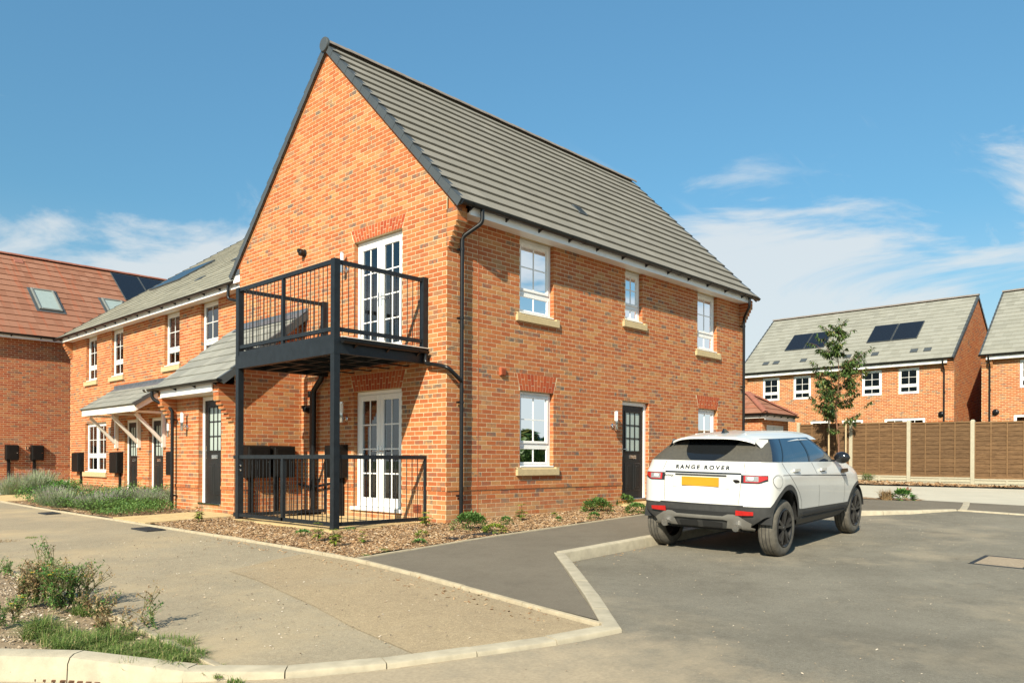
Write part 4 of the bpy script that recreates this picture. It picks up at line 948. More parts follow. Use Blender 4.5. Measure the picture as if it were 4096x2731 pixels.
# lights and meter boxes on the gabled house
wall_light(FG, 2.75, 1.89, 'steel and opal wall light beside the patio french door')
wall_light(FG, 2.75, 4.62, 'steel and opal wall light above the balcony floor')
wall_light(FS, 4.41, 1.84, 'steel and opal wall light beside the black side door')
wall_light(FPF, 6.24, 1.78, 'steel and opal wall light on the tiled porch')
meter_box(FPS, -1.22, -.76, .70, 1.29, 'black meter box on porch side wall, next to the balcony post', pipe=.0)
meter_box(FPS, -.69, -.24, .70, 1.29, 'black meter box on porch side wall, next to the inner corner', pipe=.0)
meter_box(FG, 2.70, 3.20, .71, 1.30, 'black meter box on the gable between pipe and french door', pipe=.0)

# ------------------------------------------------------------------ balcony and patio railing
BX, BY0, BY1 = -1.795, .45, 3.46; PW = .10
bal = thing('balcony', (-.9, 1.95, 0), 'dark steel balcony with bar railing on the brick gable', 'balcony')
def bx(name, par, x0, x1, y0, y1, z0, z1, mat=M_steel, b=0):
    mb = MB(); mb.box(x0, x1, y0, y1, z0, z1); return mb.build(name, mat, par)
for y in (BY0, BY1 - PW):
    bx('post', bal, BX, BX + PW, y, y + PW, -.12, 2.598); bx('post', bal, BX, BX + PW, y, y + PW, 2.818, 4.0)
    bx('wall_post', bal, -.105, -.005, y, y + PW, 2.80, 4.01)
bm = bx('beam', bal, BX - .004, BX + .10, BY0 - .004, BY1 + .004, 2.60, 2.816)
bx('toe_plate', bal, BX + .006, BX + .018, BY0 + .101, BY1 - .101, 2.817, 2.888)
for y in (BY0 - .002, BY1 - .098): bx('beam', bal, BX + .102, -.004, y, y + .10, 2.61, 2.80)
for k in range(3):
    x = BX + .5 + k * .42; bx('joist', bal, x, x + .06, BY0 + .1, BY1 - .1, 2.62, 2.79)
for k in range(4):
    y = BY0 + .5 + k * .52; bx('joist', bal, BX + .1, -.004, y, y + .05, 2.605, 2.62)
bx('deck', bal, BX + .02, -.006, BY0 + .006, BY1 - .006, 2.801, 2.86, M_black)
bx('deck_trim', bal, BX + .11, -.01, BY0 - .030, BY0 - .003, 2.852, 2.862, M_whitep)
bx('mid_post', bal, BX + .02, BX + .07, 1.93, 1.98, 2.888, 3.93)
def rails(par, y0, y1, x0, x1, zt, zb, low, hi, m):
    # front
    bx('handrail', par, BX + .015, BX + .065, y0 + PW - .001, y1 - PW + .001, zt - .062, zt); bx('bottom_rail', par, BX + .015, BX + .065, y0 + PW - .001, y1 - PW + .001, zb, zb + .058)
    for y in (y0 + .025, y1 - .075):
        bx('handrail', par, x0 + PW - .001, x1, y, y + .05, zt - .062, zt); bx('bottom_rail', par, x0 + PW - .001, x1, y, y + .05, zb, zb + .058)
    def rod(x, y):
        mb = MB(); mb.tube([(x, y, low), (x, y, hi)], .0065, 8); mb.build('baluster', M_steel, par, smooth=50)
    for k in range(11): rod(BX + .04, 3.16 - k * .1165); rod(BX + .04, 1.735 - k * .1155)
    for k in range(14):
        x = BX + .17 + k * .1115; rod(x, y0 + .05); rod(x, y1 - .05)
rails(bal, BY0, BY1, BX, -.10, 3.995, 2.942, 2.90, 3.94, 0)
gutter(bal, (BX + .1, BY0 - .06, 2.80), (-.06, BY0 - .06, 2.80), (0, -1, 0), .045, .6, unions=False)
gutter(bal, (BX + .1, BY1 + .06, 2.80), (-.06, BY1 + .06, 2.80), (0, 1, 0), .045, .6, unions=False)
pr = thing('patio_railing', (-.9, 1.95, 0), 'low dark bar railing closing the patio under the balcony', 'railing')
rails(pr, BY0, BY1, BX, -.03, 1.115, .055, .115, 1.055, 0)
for y in (BY0 + .025, BY1 - .075): bx('end_post', pr, -.03, -.005, y, y + .05, .055, 1.115)
bx('mid_post', pr, BX + .015, BX + .065, 1.91, 1.97, .055, 1.055)
for y in (BY1 + .0,): bx('bracket', pr, BX + .015, BX + .065, y, y + .10, 1.05, 1.11); bx('bracket', pr, BX + .015, BX + .065, y, y + .10, .05, .12)
for z in (.94, .86):
    mb = MB(); mb.lathe((BX + .04, BY1 - PW - .001, z), (0, -1, 0), [(.018, 0), (.016, .008), (.001, .012)], 10); mb.build('bolt', M_chrome, pr, smooth=40)

# ------------------------------------------------------------------ the lower wing
FN = frame((.56, 0, 0), (0, 1, 0), (-1, 0, 0))
HN = thing('terraced_house', (4, 13.3, 0), 'lower red brick wing with white windows, bracketed door canopy and grey roof', 'house')
NY0, NY1 = 6.835, 19.8
nw = wall(HN, 'front_wall', FN, NY0, NY1, -.3, 4.97, [(9.0, 9.95, 3.545, 4.97), (11.2, 12.15, 3.545, 4.97), (15.1, 16.05, 3.545, 4.97), (17.3, 18.25, 3.545, 4.97), (16.46, 18.33, .62, 2.195), (14.0, 14.97, .095, 2.195), (12.2, 13.17, .095, 2.195)], nobj=300, string=(.47, .545))
mb = MB(); mb.poly([(.56, NY1, -.3), (13.8, NY1, -.3), (13.8, NY1, 5), (7.2, NY1, 9.9), (.56, NY1, 5.2)]); mb.poly([(.6, NY0 + .2, 4), (13.8, NY0 + .2, 4), (13.8, NY0 + .2, 5), (7.2, NY0 + .2, 9.9), (.6, NY0 + .2, 5.2)]); mb.poly([(13.8, NY0, -.3), (13.8, NY1, -.3), (13.8, NY1, 5.2), (13.8, NY0, 5.2)]); mb.build('end_wall', M_brick, HN, attr=True)
for a, b in ((9.0, 9.95), (11.2, 12.15), (15.1, 16.05), (17.3, 18.25)): casement(HN, FN, a, b, 3.545, 4.965, lower=.30, curtains=((a + .05, a + .2),))
casement(HN, FN, 16.46, 18.33, .62, 2.19, lower=.33, double=True, curtains=((16.5, 16.8), (17.9, 18.3)))
front_door(HN, FN, 14.0, 14.97, .095, 2.19); front_door(HN, FN, 12.2, 13.17, .095, 2.19)
NS = .706; nc = 1 / math.sqrt(1 + NS * NS)
tiles(HN, 'roof', (.20, 20.06, 5.09), (0, -1, 0), (nc, 0, nc * NS), 20.06 - 7.22, 26, .33, .30, M_tile_w, nobj=300)
mb = MB(); mb.poly([(7.2, 20.06, 10.03), (7.2, 7.0, 10.03), (14.2, 7.0, 5.09), (14.2, 20.06, 5.09)]); mb.build('back_roof', M_tile_w, HN, attr=True)
verge(HN, (.19, 20.06, 5.08), (7.2, 20.06, 10.03), .33, (0, 1, 0), 26, lip=.03, drop=.09)
ridge(HN, (7.2, 20.1, 10.06), (7.2, 7.2, 10.06), .12)
solar(HN, (.20, 20.06, 5.09), (0, -1, 0), (nc, 0, nc * NS), [(1.15, 2.30, 3.22, 4.75), (2.34, 3.55, 3.22, 4.75)])
mb = MB(); QN = lambda u, v, n: V((.20, 20.06 - u, 5.09)) + V((nc, 0, nc * NS)) * v + V((-nc * NS, 0, nc)) * n
for u, v in ((7.1, 3.25), (7.2, 1.85), (10.2, 2.2), (11.9, 1.2)): m2 = MB(); m2.bbox(QN, u, u + .28, v, v + .26, .02, .045, .01); m2.build('tile_vent', M_verge, HN)
mb = MB(); mb.box(.255, .28, 7.14, NY1 - .218, 4.935, 5.09); mb.box(.248, .255, 7.14, NY1 - .218, 4.93, 4.95); mb.build('fascia', M_white, HN)
mb = MB(); mb.box(.281, .56, 6.84, NY1 - .218, 4.962, 4.969); mb.build('soffit', M_white, HN)
gutter(HN, (.188, 7.2, 5.085), (.188, 20.12, 5.085), (-1, 0, 0))
downpipe(HN, [(.188, 7.75, 5.03), (.188, 7.75, 4.72), (.47, 6.98, 4.52), (.47, 6.98, 3.95)], out=(-1, 0, 0))
corbel(HN, FN, NY1, -1, 5.045, 6, .040, .215, 0)
# bracketed canopy over the two doors
cn = thing('door_canopy', (.1, 13.7, 2.3), 'white bracketed canopy with grey tiles over twin doors', 'canopy')
CS_ = .684; cc = 1 / math.sqrt(1 + CS_ * CS_)
tiles(cn, 'canopy_roof', (-.42, 15.76, 2.475), (0, -1, 0), (cc, 0, cc * CS_), 4.10, 4, .298, .30, M_tile_porch, nobj=60, thick=.022)
verge(cn, (-.43, 11.66, 2.465), (.55, 11.66, 2.475 + .97 * CS_), .298, (0, -1, 0), 4, drop=.09, lip=.05)
mb = MB(); mb.box(.545, .557, 11.62, 15.78, 3.12, 3.25); mb.hexa([(.40, 11.64, 3.05), (.40, 15.77, 3.05), (.546, 15.77, 3.16), (.546, 11.64, 3.16), (.40, 11.64, 3.056), (.40, 15.77, 3.056), (.546, 15.77, 3.166), (.546, 11.64, 3.166)]); mb.build('flashing', M_lead, cn)
mb = MB(); mb.box(-.375, -.35, 11.72, 15.70, 2.29, 2.445); mb.build('canopy_fascia', M_whitep, cn)
mb = MB(); mb.prism([(-.35, 11.70, 2.30), (.55, 11.70, 2.86), (.55, 11.70, 3.03), (-.35, 11.70, 2.44)], (0, .03, 0)); mb.prism([(-.35, 15.69, 2.30), (.55, 15.69, 2.86), (.55, 15.69, 3.03), (-.35, 15.69, 2.44)], (0, .03, 0)); mb.build('bargeboard', M_whitep, cn)
mb = MB(); mb.hexa([(-.35, 11.73, 2.33), (.55, 11.73, 2.92), (.55, 15.69, 2.92), (-.35, 15.69, 2.33), (-.35, 11.73, 2.345), (.55, 11.73, 2.935), (.55, 15.69, 2.935), (-.35, 15.69, 2.345)]); mb.build('canopy_soffit', M_whitep, cn)
for y in (15.47, 13.77, 12.07):
    mb = MB(); mb.box(.462, .555, y - .045, y + .045, 1.37, 2.27); g = mb.build('gallows_bracket', M_whitep, cn)
    mb = MB(); mb.box(-.34, .555, y - .044, y + .044, 2.271, 2.33); mb.build('bracket_top', M_whitep, g)
    mb = MB(); mb.bar((.47, y, 1.52), (-.22, y, 2.25), .07, .08); mb.build('bracket_brace', M_whitep, g)
wall_light(FN, 11.62, 1.80, 'steel and opal wall light between canopy bracket and drainpipe')
wall_light(FN, 15.85, 1.80, 'steel and opal wall light between the canopy and the large wing window')
meter_box(FN, 11.20, 11.60, .62, 1.24, 'narrow black meter box beside the drainpipe at the twin doors', pipe=.05)
meter_box(FN, 15.05, 15.68, .62, 1.24, 'black meter box between twin doors and wing window', pipe=.05)
meter_box(FN, 18.43, 19.06, .62, 1.24, 'black meter box at the far corner of the wing', pipe=.1)

# ------------------------------------------------------------------ red roofed house behind
YL = 21.9; FL = frame((0, YL, 0), (1, 0, 0), (0, -1, 0))
HL = thing('brown_roofed_house', (2, 26, .3), 'brick house with red brown roof, two rooflights and a solar panel', 'house')
wall(HL, 'front_wall', FL, -4.5, 3.0, .1, 5.27, [], nobj=300, mat=M_brick3, string=(.77, .845))
mb = MB(); mb.poly([(3.0, YL + .01, .1), (11, YL + .01, .1), (11, YL + .01, 5.3), (3.0, YL + .01, 5.3)]); mb.poly([(-4.5, YL, .1), (-4.5, 30.6, .1), (-4.5, 30.6, 5.3), (-4.5, 26.25, 9.0), (-4.5, YL, 5.3)]); mb.build('end_wall', M_brick3, HL, attr=True)
LS = .80; lc = 1 / math.sqrt(1 + LS * LS)
tiles(HL, 'roof', (-4.6, YL - .34, 5.33), (1, 0, 0), (0, lc, lc * LS), 15.6, 14, .425, .30, M_tile_red, nobj=300, stag=False, thick=.032)
mb = MB(); yr = YL - .34 + 14 * .425 * lc; zr_ = 5.33 + 14 * .425 * lc * LS; mb.poly([(-4.6, yr, zr_), (11, yr, zr_), (11, yr + 4.6, 5.33), (-4.6, yr + 4.6, 5.33)]); mb.build('back_roof', M_tile_red, HL, attr=True)
ridge(HL, (-4.6, yr, zr_ + .05), (11, yr, zr_ + .05), .12, mat=M_ridge_red)
mb = MB(); mb.box(-4.5, 11, YL - .30, YL - .275, 5.19, 5.34); mb.build('fascia', M_white, HL)
mb = MB(); mb.box(-4.5, 11, YL - .274, YL, 5.262, 5.268); mb.build('soffit', M_white, HL)
gutter(HL, (-4.6, YL - .37, 5.33), (11, YL - .37, 5.33), (0, -1, 0), .056, .9)
QL = lambda u, v, n: V((u, YL - .34, 5.33)) + V((0, lc, lc * LS)) * v + V((0, -lc * LS, lc)) * n
def rooflight(house, Q, u0, u1, v0, v1):
    mb = MB(); frame_bars(mb, Q, u0, u1, v0, v1, .085, .0, .11, .02); r_ = mb.build('rooflight', simple('rooflight_frame', (.17, .18, .165), .45, var=.1), house)
    m2 = MB(); m2.fbox(Q, u0 + .08, u1 - .08, v0 + .08, v1 - .08, .04, .07); m2.build('pane', simple('rooflight_glass', (.30, .36, .34), .12, spec=.7, var=.05), r_)
    m2 = MB(); frame_bars(m2, Q, u0 - .10, u1 + .10, v0 - .12, v1 + .08, .10, .0, .05, .01); m2.build('rooflight_flashing', M_verge, r_)
rooflight(HL, QL, .48, 1.27, 1.85, 3.35); rooflight(HL, QL, 2.98, 3.78, 1.85, 3.35)
solar(HL, (0, YL - .34, 5.33), (1, 0, 0), (0, lc, lc * LS), [(3.98, 5.08, 3.55, 5.78), (5.11, 6.22, 3.55, 5.78), (6.25, 7.35, 3.55, 5.78)])
mb = MB(); mb.bbox(QL, .36, .68, 5.35, 5.7, .02, .05, .01); mb.build('tile_vent', M_ridge_red, HL)
meter_box(FL, -.86, -.47, .99, 1.50, 'black meter box on the brown roofed house, next to the picture edge', pipe=.3)
meter_box(FL, -.08, .30, .99, 1.50, 'black meter box on the brown roofed house, next to the wing', pipe=.3)
mb = MB(); mb.bbox(FL, -.22, -.13, 1.36, 1.48, 0, .06, .02); tag(mb.build('doorbell', M_chrome, None), 'small grey doorbell unit between two black meter boxes', 'doorbell')

# ------------------------------------------------------------------ houses beyond the fence
XB = 30.6
def far_house(name, label, y0, y1, wins, doors, dps, gable_side, solars=(), vents=(), vent_circles=()):
    P = frame((XB, 0, 0), (0, 1, 0), (-1, 0, 0)); H = thing(name, (XB + 4, (y0 + y1) / 2, .5), label, 'house', 'brick houses beyond the fence')
    ops = [(a, b, 4.22, 5.42) for a, b in wins] + [(a, b, .92, 3.095) for a, b in doors]
    wall(H, 'back_wall', P, y0, y1, .3, 5.495, ops, nobj=0, mat=M_brick2, revd=.05)
    for a, b in wins: casement(H, P, a, b, 4.22, 5.42, n=-.03, lower=.31, sill=False, vents=False, fw=.07)
    for a, b in doors:
        mb = MB(); frame_bars(mb, P, a, b, .92, 3.09, .11, -.09, -.03); d_ = mb.build('patio_door', M_white, H); m = (a + b) / 2
        if b - a > 1.4:
            m2 = MB(); m2.bbox(P, m - .09, m + .09, 1.03, 2.98, -.09, -.031); m2.build('mullion', M_white, d_); rs = [(a + .11, m - .09), (m + .09, b - .11)]
        else: rs = [(a + .11, b - .11)]
        for q0, q1 in rs: grid_panes(d_, P, q0, q1, 1.03, 2.98, 2, 1, -.05)
        interior(d_, P, a + .1, b - .1, 1.0, 3.0, -.08, depth=2)
    S = .78; c = 1 / math.sqrt(1 + S * S); hd = 4.45
    xr = XB - .3 + 16 * .345 * c; zr2 = 5.72 + 16 * .345 * c * S
    tiles(H, 'roof', (XB - .3, y1 + .03, 5.72), (0, -1, 0), (c, 0, c * S), y1 - y0 + .06, 16, .345, .33, M_tile_far, nobj=300)
    mb = MB(); mb.poly([(xr, y0 - .03, zr2), (xr, y1 + .03, zr2), (2 * xr - XB + .3, y1 + .03, 5.72), (2 * xr - XB + .3, y0 - .03, 5.72)]); mb.build('back_roof', M_tile_far, H, attr=True)
    ridge(H, (xr, y1 + .05, zr2 + .05), (xr, y0 - .05, zr2 + .05), .12)
    for y, o in ((y0 - .02, -1), (y1 + .02, 1)): verge(H, (XB - .31, y, 5.70), (xr, y, zr2), .345, (0, o, 0), 16, lip=.05); verge(H, (2 * xr - XB + .31, y, 5.70), (xr, y, zr2), .345, (0, o, 0), 16, lip=.05)
    FHs = frame((0, y0, 0), (1, 0, 0), (0, -1, 0)); z_at = 5.72 - .1 + S * .3
    wall(H, 'gable_wall', FHs, XB, 2 * xr - XB, .3, zr2, [], planes=[(-S, 1, z_at - S * XB), (S, 1, z_at + S * (2 * xr - XB))], nobj=0, mat=M_brick2)
    mb = MB(); x2 = 2 * xr - XB; mb.poly([(XB, y1, .3), (x2, y1, .3), (x2, y1, z_at), (xr, y1, zr2 - .1), (XB, y1, z_at)]); mb.poly([(x2, y0, .3), (x2, y1, .3), (x2, y1, 5.7), (x2, y0, 5.7)]); mb.build('end_wall', M_brick2, H, attr=True)
    mb = MB(); mb.box(XB - .27, XB - .245, y0 + .22, y1 - .22, 5.49, 5.64); mb.build('fascia', M_white, H)
    mb = MB(); mb.box(XB - .244, XB, y0 + .22, y1 - .22, 5.487, 5.493); mb.build('soffit', M_white, H)
    gutter(H, (XB - .34, y1 + .05, 5.70), (XB - .34, y0 - .05, 5.70), (-1, 0, 0), .056, .95)
    corbel(H, P, y0, 1, 5.72, 5, .045, .44, 0, mat=M_brick2); corbel(H, P, y1, -1, 5.72, 5, .045, .44, 0, mat=M_brick2)
    for y in dps: downpipe(H, [(XB - .34, y, 5.65), (XB - .34, y, 5.45), (XB - .10, y, 5.2), (XB - .10, y, .4)], [(XB - .1, y, 4.2), (XB - .1, y, 2.6)], out=(-1, 0, 0))
    if solars: solar(H, (XB - .3, 0, 5.72), (0, 1, 0), (c, 0, c * S), solars)
    QH = lambda u, v, n: V((XB - .3, u, 5.72)) + V((c, 0, c * S)) * v + V((-c * S, 0, c)) * n
    for u in vents: m2 = MB(); m2.bbox(QH, u - .16, u + .16, .66, .94, .03, .055, .01); m2.build('tile_vent', M_verge, H)
    for u in vent_circles: cowl(H, P, u, 3.22, r=.10)
    return H
far_house('semi_detached_house', 'brick house beyond the fence with two pairs of solar panels', .42, 10.75, [(8.55, 9.47), (6.90, 7.81), (3.50, 4.41), (1.86, 2.76)], [(5.92, 6.92), (4.35, 5.36), (1.60, 3.38)], [.80], 1,
          [(7.80, 8.82, 1.92, 3.50), (6.74, 7.76, 1.92, 3.50), (3.50, 4.62, 1.92, 3.50), (2.32, 3.46, 1.92, 3.50)], (9.45, 8.88, 7.42, 5.2, 3.92, 2.18, 1.6), (.93,))
far_house('semi_detached_house', 'brick house beyond the fence without solar panels, cut off by the picture edge', -10.8, -.66, [(-2.98, -2.08), (-5.2, -4.3)], [(-3.6, -1.86)], [-.99], 1, (), (), (-1.2,))

# ------------------------------------------------------------------ small hip roofed outbuilding
GX0, GX1, GY0, GY1 = 17.5, 19.6, 3.15, 8.5; gz = .36
HG = thing('outbuilding', ((GX0 + GX1) / 2, 5.5, gz), 'small brick outbuilding with hipped red brown roof and white doors', 'outbuilding')
GFx = frame((GX0, 0, 0), (0, 1, 0), (-1, 0, 0)); GFy = frame((0, GY0, 0), (1, 0, 0), (0, -1, 0))
wall(HG, 'side_wall', GFx, GY0, GY1, .2, 2.60, [], nobj=60, mat=M_brick2, u0cut=.0155)
wall(HG, 'front_wall', GFy, GX0, GX1, .2, 2.60, [(17.85, 19.25, .395, 2.345)], nobj=30, mat=M_brick2)
ex0, ex1, ey0, ey1 = GX0 - .25, GX1 + .22, GY0 - .25, GY1 + .25; ez = 2.72; hwid = (ex1 - ex0) / 2; HS = .62; hz_ = ez + hwid * HS; hc = 1 / math.sqrt(1 + HS * HS); sl = hwid / hc
tiles(HG, 'roof', (ex0, ey1, ez), (0, -1, 0), (hc, 0, hc * HS), ey1 - ey0, 4, sl / 4, .30, M_tile_red, nobj=0, planes=[(1, hc, ey1 - ey0), (-1, hc, 0)])
tiles(HG, 'roof', (ex0, ey0, ez), (1, 0, 0), (0, hc, hc * HS), ex1 - ex0, 4, sl / 4, .30, M_tile_red, nobj=0, planes=[(1, hc, ex1 - ex0), (-1, hc, 0)])
mb = MB(); xm = (ex0 + ex1) / 2; mb.poly([(ex1, ey0, ez), (ex1, ey1, ez), (xm, ey1 - hwid, hz_), (xm, ey0 + hwid, hz_)]); mb.poly([(ex0, ey1, ez), (ex1, ey1, ez), (xm, ey1 - hwid, hz_)]); mb.build('back_roof', M_tile_red, HG, attr=True)
ridge(HG, (xm, ey0 + hwid, hz_ + .06), (xm, ey1 - hwid, hz_ + .06), .11, mat=M_ridge_red)
for cx in (ex0, ex1): ridge(HG, (cx, ey0, ez + .05), (xm, ey0 + hwid, hz_ + .07), .11, .40, mat=M_ridge_red)
mb = MB(); mb.box(ex0 + .06, ex0 + .08, ey0 + .06, ey1 - .06, 2.56, 2.73); mb.box(ex0 + .0801, ex1 - .06, ey0 + .06, ey0 + .08, 2.50, 2.73); mb.build('fascia', M_white, HG)
mb = MB(); mb.box(ex0 + .081, GX0, ey0 + .081, ey1 - .1, 2.60, 2.606); mb.box(GX0 + .001, ex1 - .06, ey0 + .081, GY0, 2.60, 2.606); mb.build('soffit', M_white, HG)
gutter(HG, (ex0 - .01, ey0 - .04, 2.70), (ex0 - .01, ey1, 2.70), (-1, 0, 0), .056, .8); gutter(HG, (ex0 - .05, ey0 - .01, 2.70), (ex1 + .02, ey0 - .01, 2.70), (0, -1, 0), .056, .55)
downpipe(HG, [(ex0 - .01, 4.25, 2.66), (ex0 - .01, 4.25, 2.45), (GX0 - .08, 4.0, 2.25), (GX0 - .08, 4.0, .4)], [(GX0 - .08, 4.0, 1.8)], out=(-1, 0, 0))
M_lou = simple('louvre_door_paint', (.66, .68, .64), .5, var=.04)
for a, b in ((17.90, 18.535), (18.565, 19.20)):
    mb = MB(); frame_bars(mb, GFy, a, b, .40, 2.33, .05, -.08, -.03); d_ = mb.build('door', M_lou, HG)
    for k in range(9): m2 = MB(); q = lerp(a + .05, b - .05, (k + .5) / 9); m2.bbox(GFy, q - .028, q + .028, .45, 2.28, -.08, -.045, .008); m2.build('slat', M_lou, d_)
mb = MB(); frame_bars(mb, GFy, 17.86, 19.24, .395, 2.34, .035, -.09, -.02); mb.build('door_frame', M_white, HG)

# ------------------------------------------------------------------ timber fence
FX = 19.3
def woodmat(name, a, b, c):
    m, t = newmat(name); s = NT(t); at = s.n('ShaderNodeVertexColor', layer_name='bc'); sp = s.n('ShaderNodeSeparateColor'); s.l(at.outputs[0], sp.inputs[0])
    g = s.noise(1.0, 6, .65, None, 1.2, (6, 3.0, 26)); g2 = s.noise(4, 5, .7, None, 2.0, (1, 1, 3))
    col = s.mix(s.ramp(g, .3, .72), a, b); col = s.mix(s.ramp(g2, .55, .75, 0, .7), col, c); col = s.mix(s.math('MULTIPLY', sp.outputs[0], .5), col, s.mix(1.0, col, (1.5, 1.45, 1.4), 'MULTIPLY'))
    s.bsdf(col, .85, 0, .25, g, .6, .012); return m
M_fence = woodmat('fence_board', (.062, .034, .016), (.165, .098, .048), (.038, .020, .010))
M_batten = woodmat('fence_batten', (.135, .078, .036), (.20, .12, .06), (.08, .045, .02))
M_post = simple('concrete_post', (.38, .355, .265), .9, var=.08, scale=14, bump=.4)
FE = thing('timber_fence', (FX, -2, .35), 'brown overlapping timber fence between pale concrete posts', 'fence')
PY = [-1.09 + 1.855 * k for k in range(-5, 3)]
def ztopf(y): return zg(FX, y) + 2.02
for y in PY:
    zt = ztopf(y) + .03; mb = MB(); mb.mesh([(FX - .055, y - .055, zg(FX, y) - .3), (FX + .055, y - .055, zg(FX, y) - .3), (FX + .055, y + .055, zg(FX, y) - .3), (FX - .055, y + .055, zg(FX, y) - .3), (FX - .055, y - .055, zt - .02), (FX + .055, y - .055, zt - .02), (FX + .055, y + .055, zt - .02), (FX - .055, y + .055, zt - .02), (FX - .03, y - .03, zt + .015), (FX + .03, y - .03, zt + .015), (FX + .03, y + .03, zt + .015), (FX - .03, y + .03, zt + .015)],
        [(0, 1, 5, 4), (1, 2, 6, 5), (2, 3, 7, 6), (3, 0, 4, 7), (4, 5, 9, 8), (5, 6, 10, 9), (6, 7, 11, 10), (7, 4, 8, 11), (8, 9, 10, 11)]); mb.build('fence_post', M_post, FE)
for y0, y1 in zip(PY, PY[1:]):
    a, b = y0 + .045, y1 - .045; zb = (zg(FX, y0) + zg(FX, y1)) / 2; Pf = frame((FX, 0, 0), (0, 1, 0), (-1, 0, 0))
    mb = MB(); mb.fbox(Pf, a, b, zb - .12, zb + .24, -.02, .012); mb.bbox(Pf, a, b, zb + .19, zb + .24, .012, .03, .006); mb.bbox(Pf, a, b, zb + .085, zb + .125, .012, .03, .006); mb.bbox(Pf, (a + b) / 2 - .035, (a + b) / 2 + .035, zb - .1, zb + .19, .012, .0295, .006); mb.build('gravel_board', M_post, FE)
    z0 = zb + .245; z1 = ztopf((y0 + y1) / 2) - .03; tn = ru(0, .9)
    mb = MB(); mb.col = (tn, 0, 0, 1); mb.bbox(Pf, a, b, z0, z0 + .05, -.03, .03, .005); mb.bbox(Pf, a, b, z1 - .035, z1 + .01, -.03, .034, .005); pn = mb.build('fence_panel', M_batten, FE, attr=True)
    nb_ = 12; h = (z1 - z0 - .05) / nb_
    for k in range(nb_):
        m2 = MB(); m2.col = (clampf(tn + ru(-.4, .4), 0, 1), 0, 0, 1); zl, zh = z0 + .04 + k * h, z0 + .04 + (k + 1) * h + .028; N_ = 18
        lo = [(lerp(a, b, i / N_), zl + ru(-.008, .008)) for i in range(N_ + 1)]
        for i in range(N_):   # wavy lower edge, lapping over the board below
            p, q = lo[i], lo[i + 1]; m2.mesh([Pf(p[0], p[1], .014), Pf(q[0], q[1], .014), Pf(q[0], zh, -.004), Pf(p[0], zh, -.004), Pf(p[0], p[1], .004), Pf(q[0], q[1], .004)], [(0, 1, 2, 3), (4, 5, 1, 0)])
        m2.build('board', M_fence, pn, attr=True)
    for k in range(5):
        q = lerp(a + .02, b - .02, k / 4); m2 = MB(); m2.col = (ru(.2, .8), 0, 0, 1); m2.bbox(Pf, q - .018, q + .018, z0 + .045, z1 - .03, .012, .036, .004); m2.build('batten', M_batten, pn, attr=True)

# ------------------------------------------------------------------ the parked car
CO = V((.72, -4.10)); CHD = math.radians(3.3)
cux = V((math.cos(CHD), math.sin(CHD), 0)); cuy = V((-math.sin(CHD), math.cos(CHD), 0))
def zat(x, y):
    p = CO.to_3d() + cux * x + cuy * y; return zroad(p.x, p.y)
# plane through the wheel contacts
zA, zB, zC_ = zat(.83, -.8), zat(3.49, -.8), zat(.83, .8)
tx, ty = (zB - zA) / 2.66, (zC_ - zA) / 1.6
tx, ty = tx + .004, ty + .004
z00 = zA - tx * .83 + ty * .8
xax = (cux + V((0, 0, tx))).normalized(); yax = (cuy + V((0, 0, ty))).normalized(); zax = xax.cross(yax).normalized(); yax = zax.cross(xax)
CARM = Matrix(((xax.x, yax.x, zax.x, CO.x), (xax.y, yax.y, zax.y, CO.y), (xax.z, yax.z, zax.z, z00), (0, 0, 0, 1)))
car = thing('parked_car', (CO.x, CO.y, z00), 'white five door SUV with black wheels parked by the kerb', 'car')
def pwl(z, ks):
    if z <= ks[0][0]: return z + ks[0][1] - ks[0][0]
    for (a, b), (c_, d_) in zip(ks, ks[1:]):
        if z <= c_: return lerp(b, d_, (z - a) / (c_ - a))
    return z + ks[-1][1] - ks[-1][0]
RK = [(.30, .32), (.36, .37), (.605, .668), (.845, .956), (.957, 1.060), (1.035, 1.118), (1.115, 1.222), (1.462, 1.487), (1.60, 1.60)]
FK = [(.30, .31), (.535, .515), (.945, .930), (1.115, 1.135), (1.462, 1.503), (1.60, 1.60)]
def warp(p):
    x, y, z = p; t = clampf(x / 2.9, 0, 1); return V((x, y, lerp(pwl(z, RK), pwl(z, FK), t)))
NOWARP = {'wheel', 'tread_groove', 'rim', 'brake_disc', 'spoke', 'hub_cap', 'roof', 'spoiler_underside', 'spoiler_cheek', 'roof_groove', 'antenna_fin', 'door_mirror', 'mirror_arm', 'exhaust', 'exhaust_bore', 'underbody'}
def C(mb, name, mats, par=None, smooth=False, attr=False):
    mb.v = [tuple(CARM @ (V(p) if name in NOWARP else warp(p))) for p in mb.v]; return mb.build(name, mats, par or car, smooth, attr)
def paintmat():
    m, t = newmat('car_paint_white'); s = NT(t)
    c = s.mix(s.ramp(s.noise(2.5, 6, .7), .45, .8, 0, .25), (.60, .595, .565), (.47, .45, .405))     # road dust
    s.bsdf(c, .30, 0, .5, None, coat=.6); return m
M_paint = paintmat()
M_clad = simple('car_cladding', (.042, .042, .041), .55, var=.2, scale=12, bump=.15)
M_skid = simple('car_skid_grey', (.21, .20, .18), .45, metal=.3, var=.1, scale=10)
M_gap = simple('panel_gap', (.012, .012, .012), .7, var=.05)
M_cglass = simple('car_glass', (.014, .024, .040), .06, var=.25, scale=3, spec=.9, coat=.5)
M_gloss = simple('gloss_black', (.012, .012, .013), .10, var=.05, spec=.7)
M_redl = simple('lamp_red', (.42, .012, .010), .14, var=.15, scale=30, spec=.7, coat=.5)
M_clear = simple('lamp_clear', (.33, .33, .33), .10, var=.25, scale=40, spec=.8, metal=.35)
M_plate = simple('plate_yellow', (.52, .255, .012), .45, var=.06, scale=4)
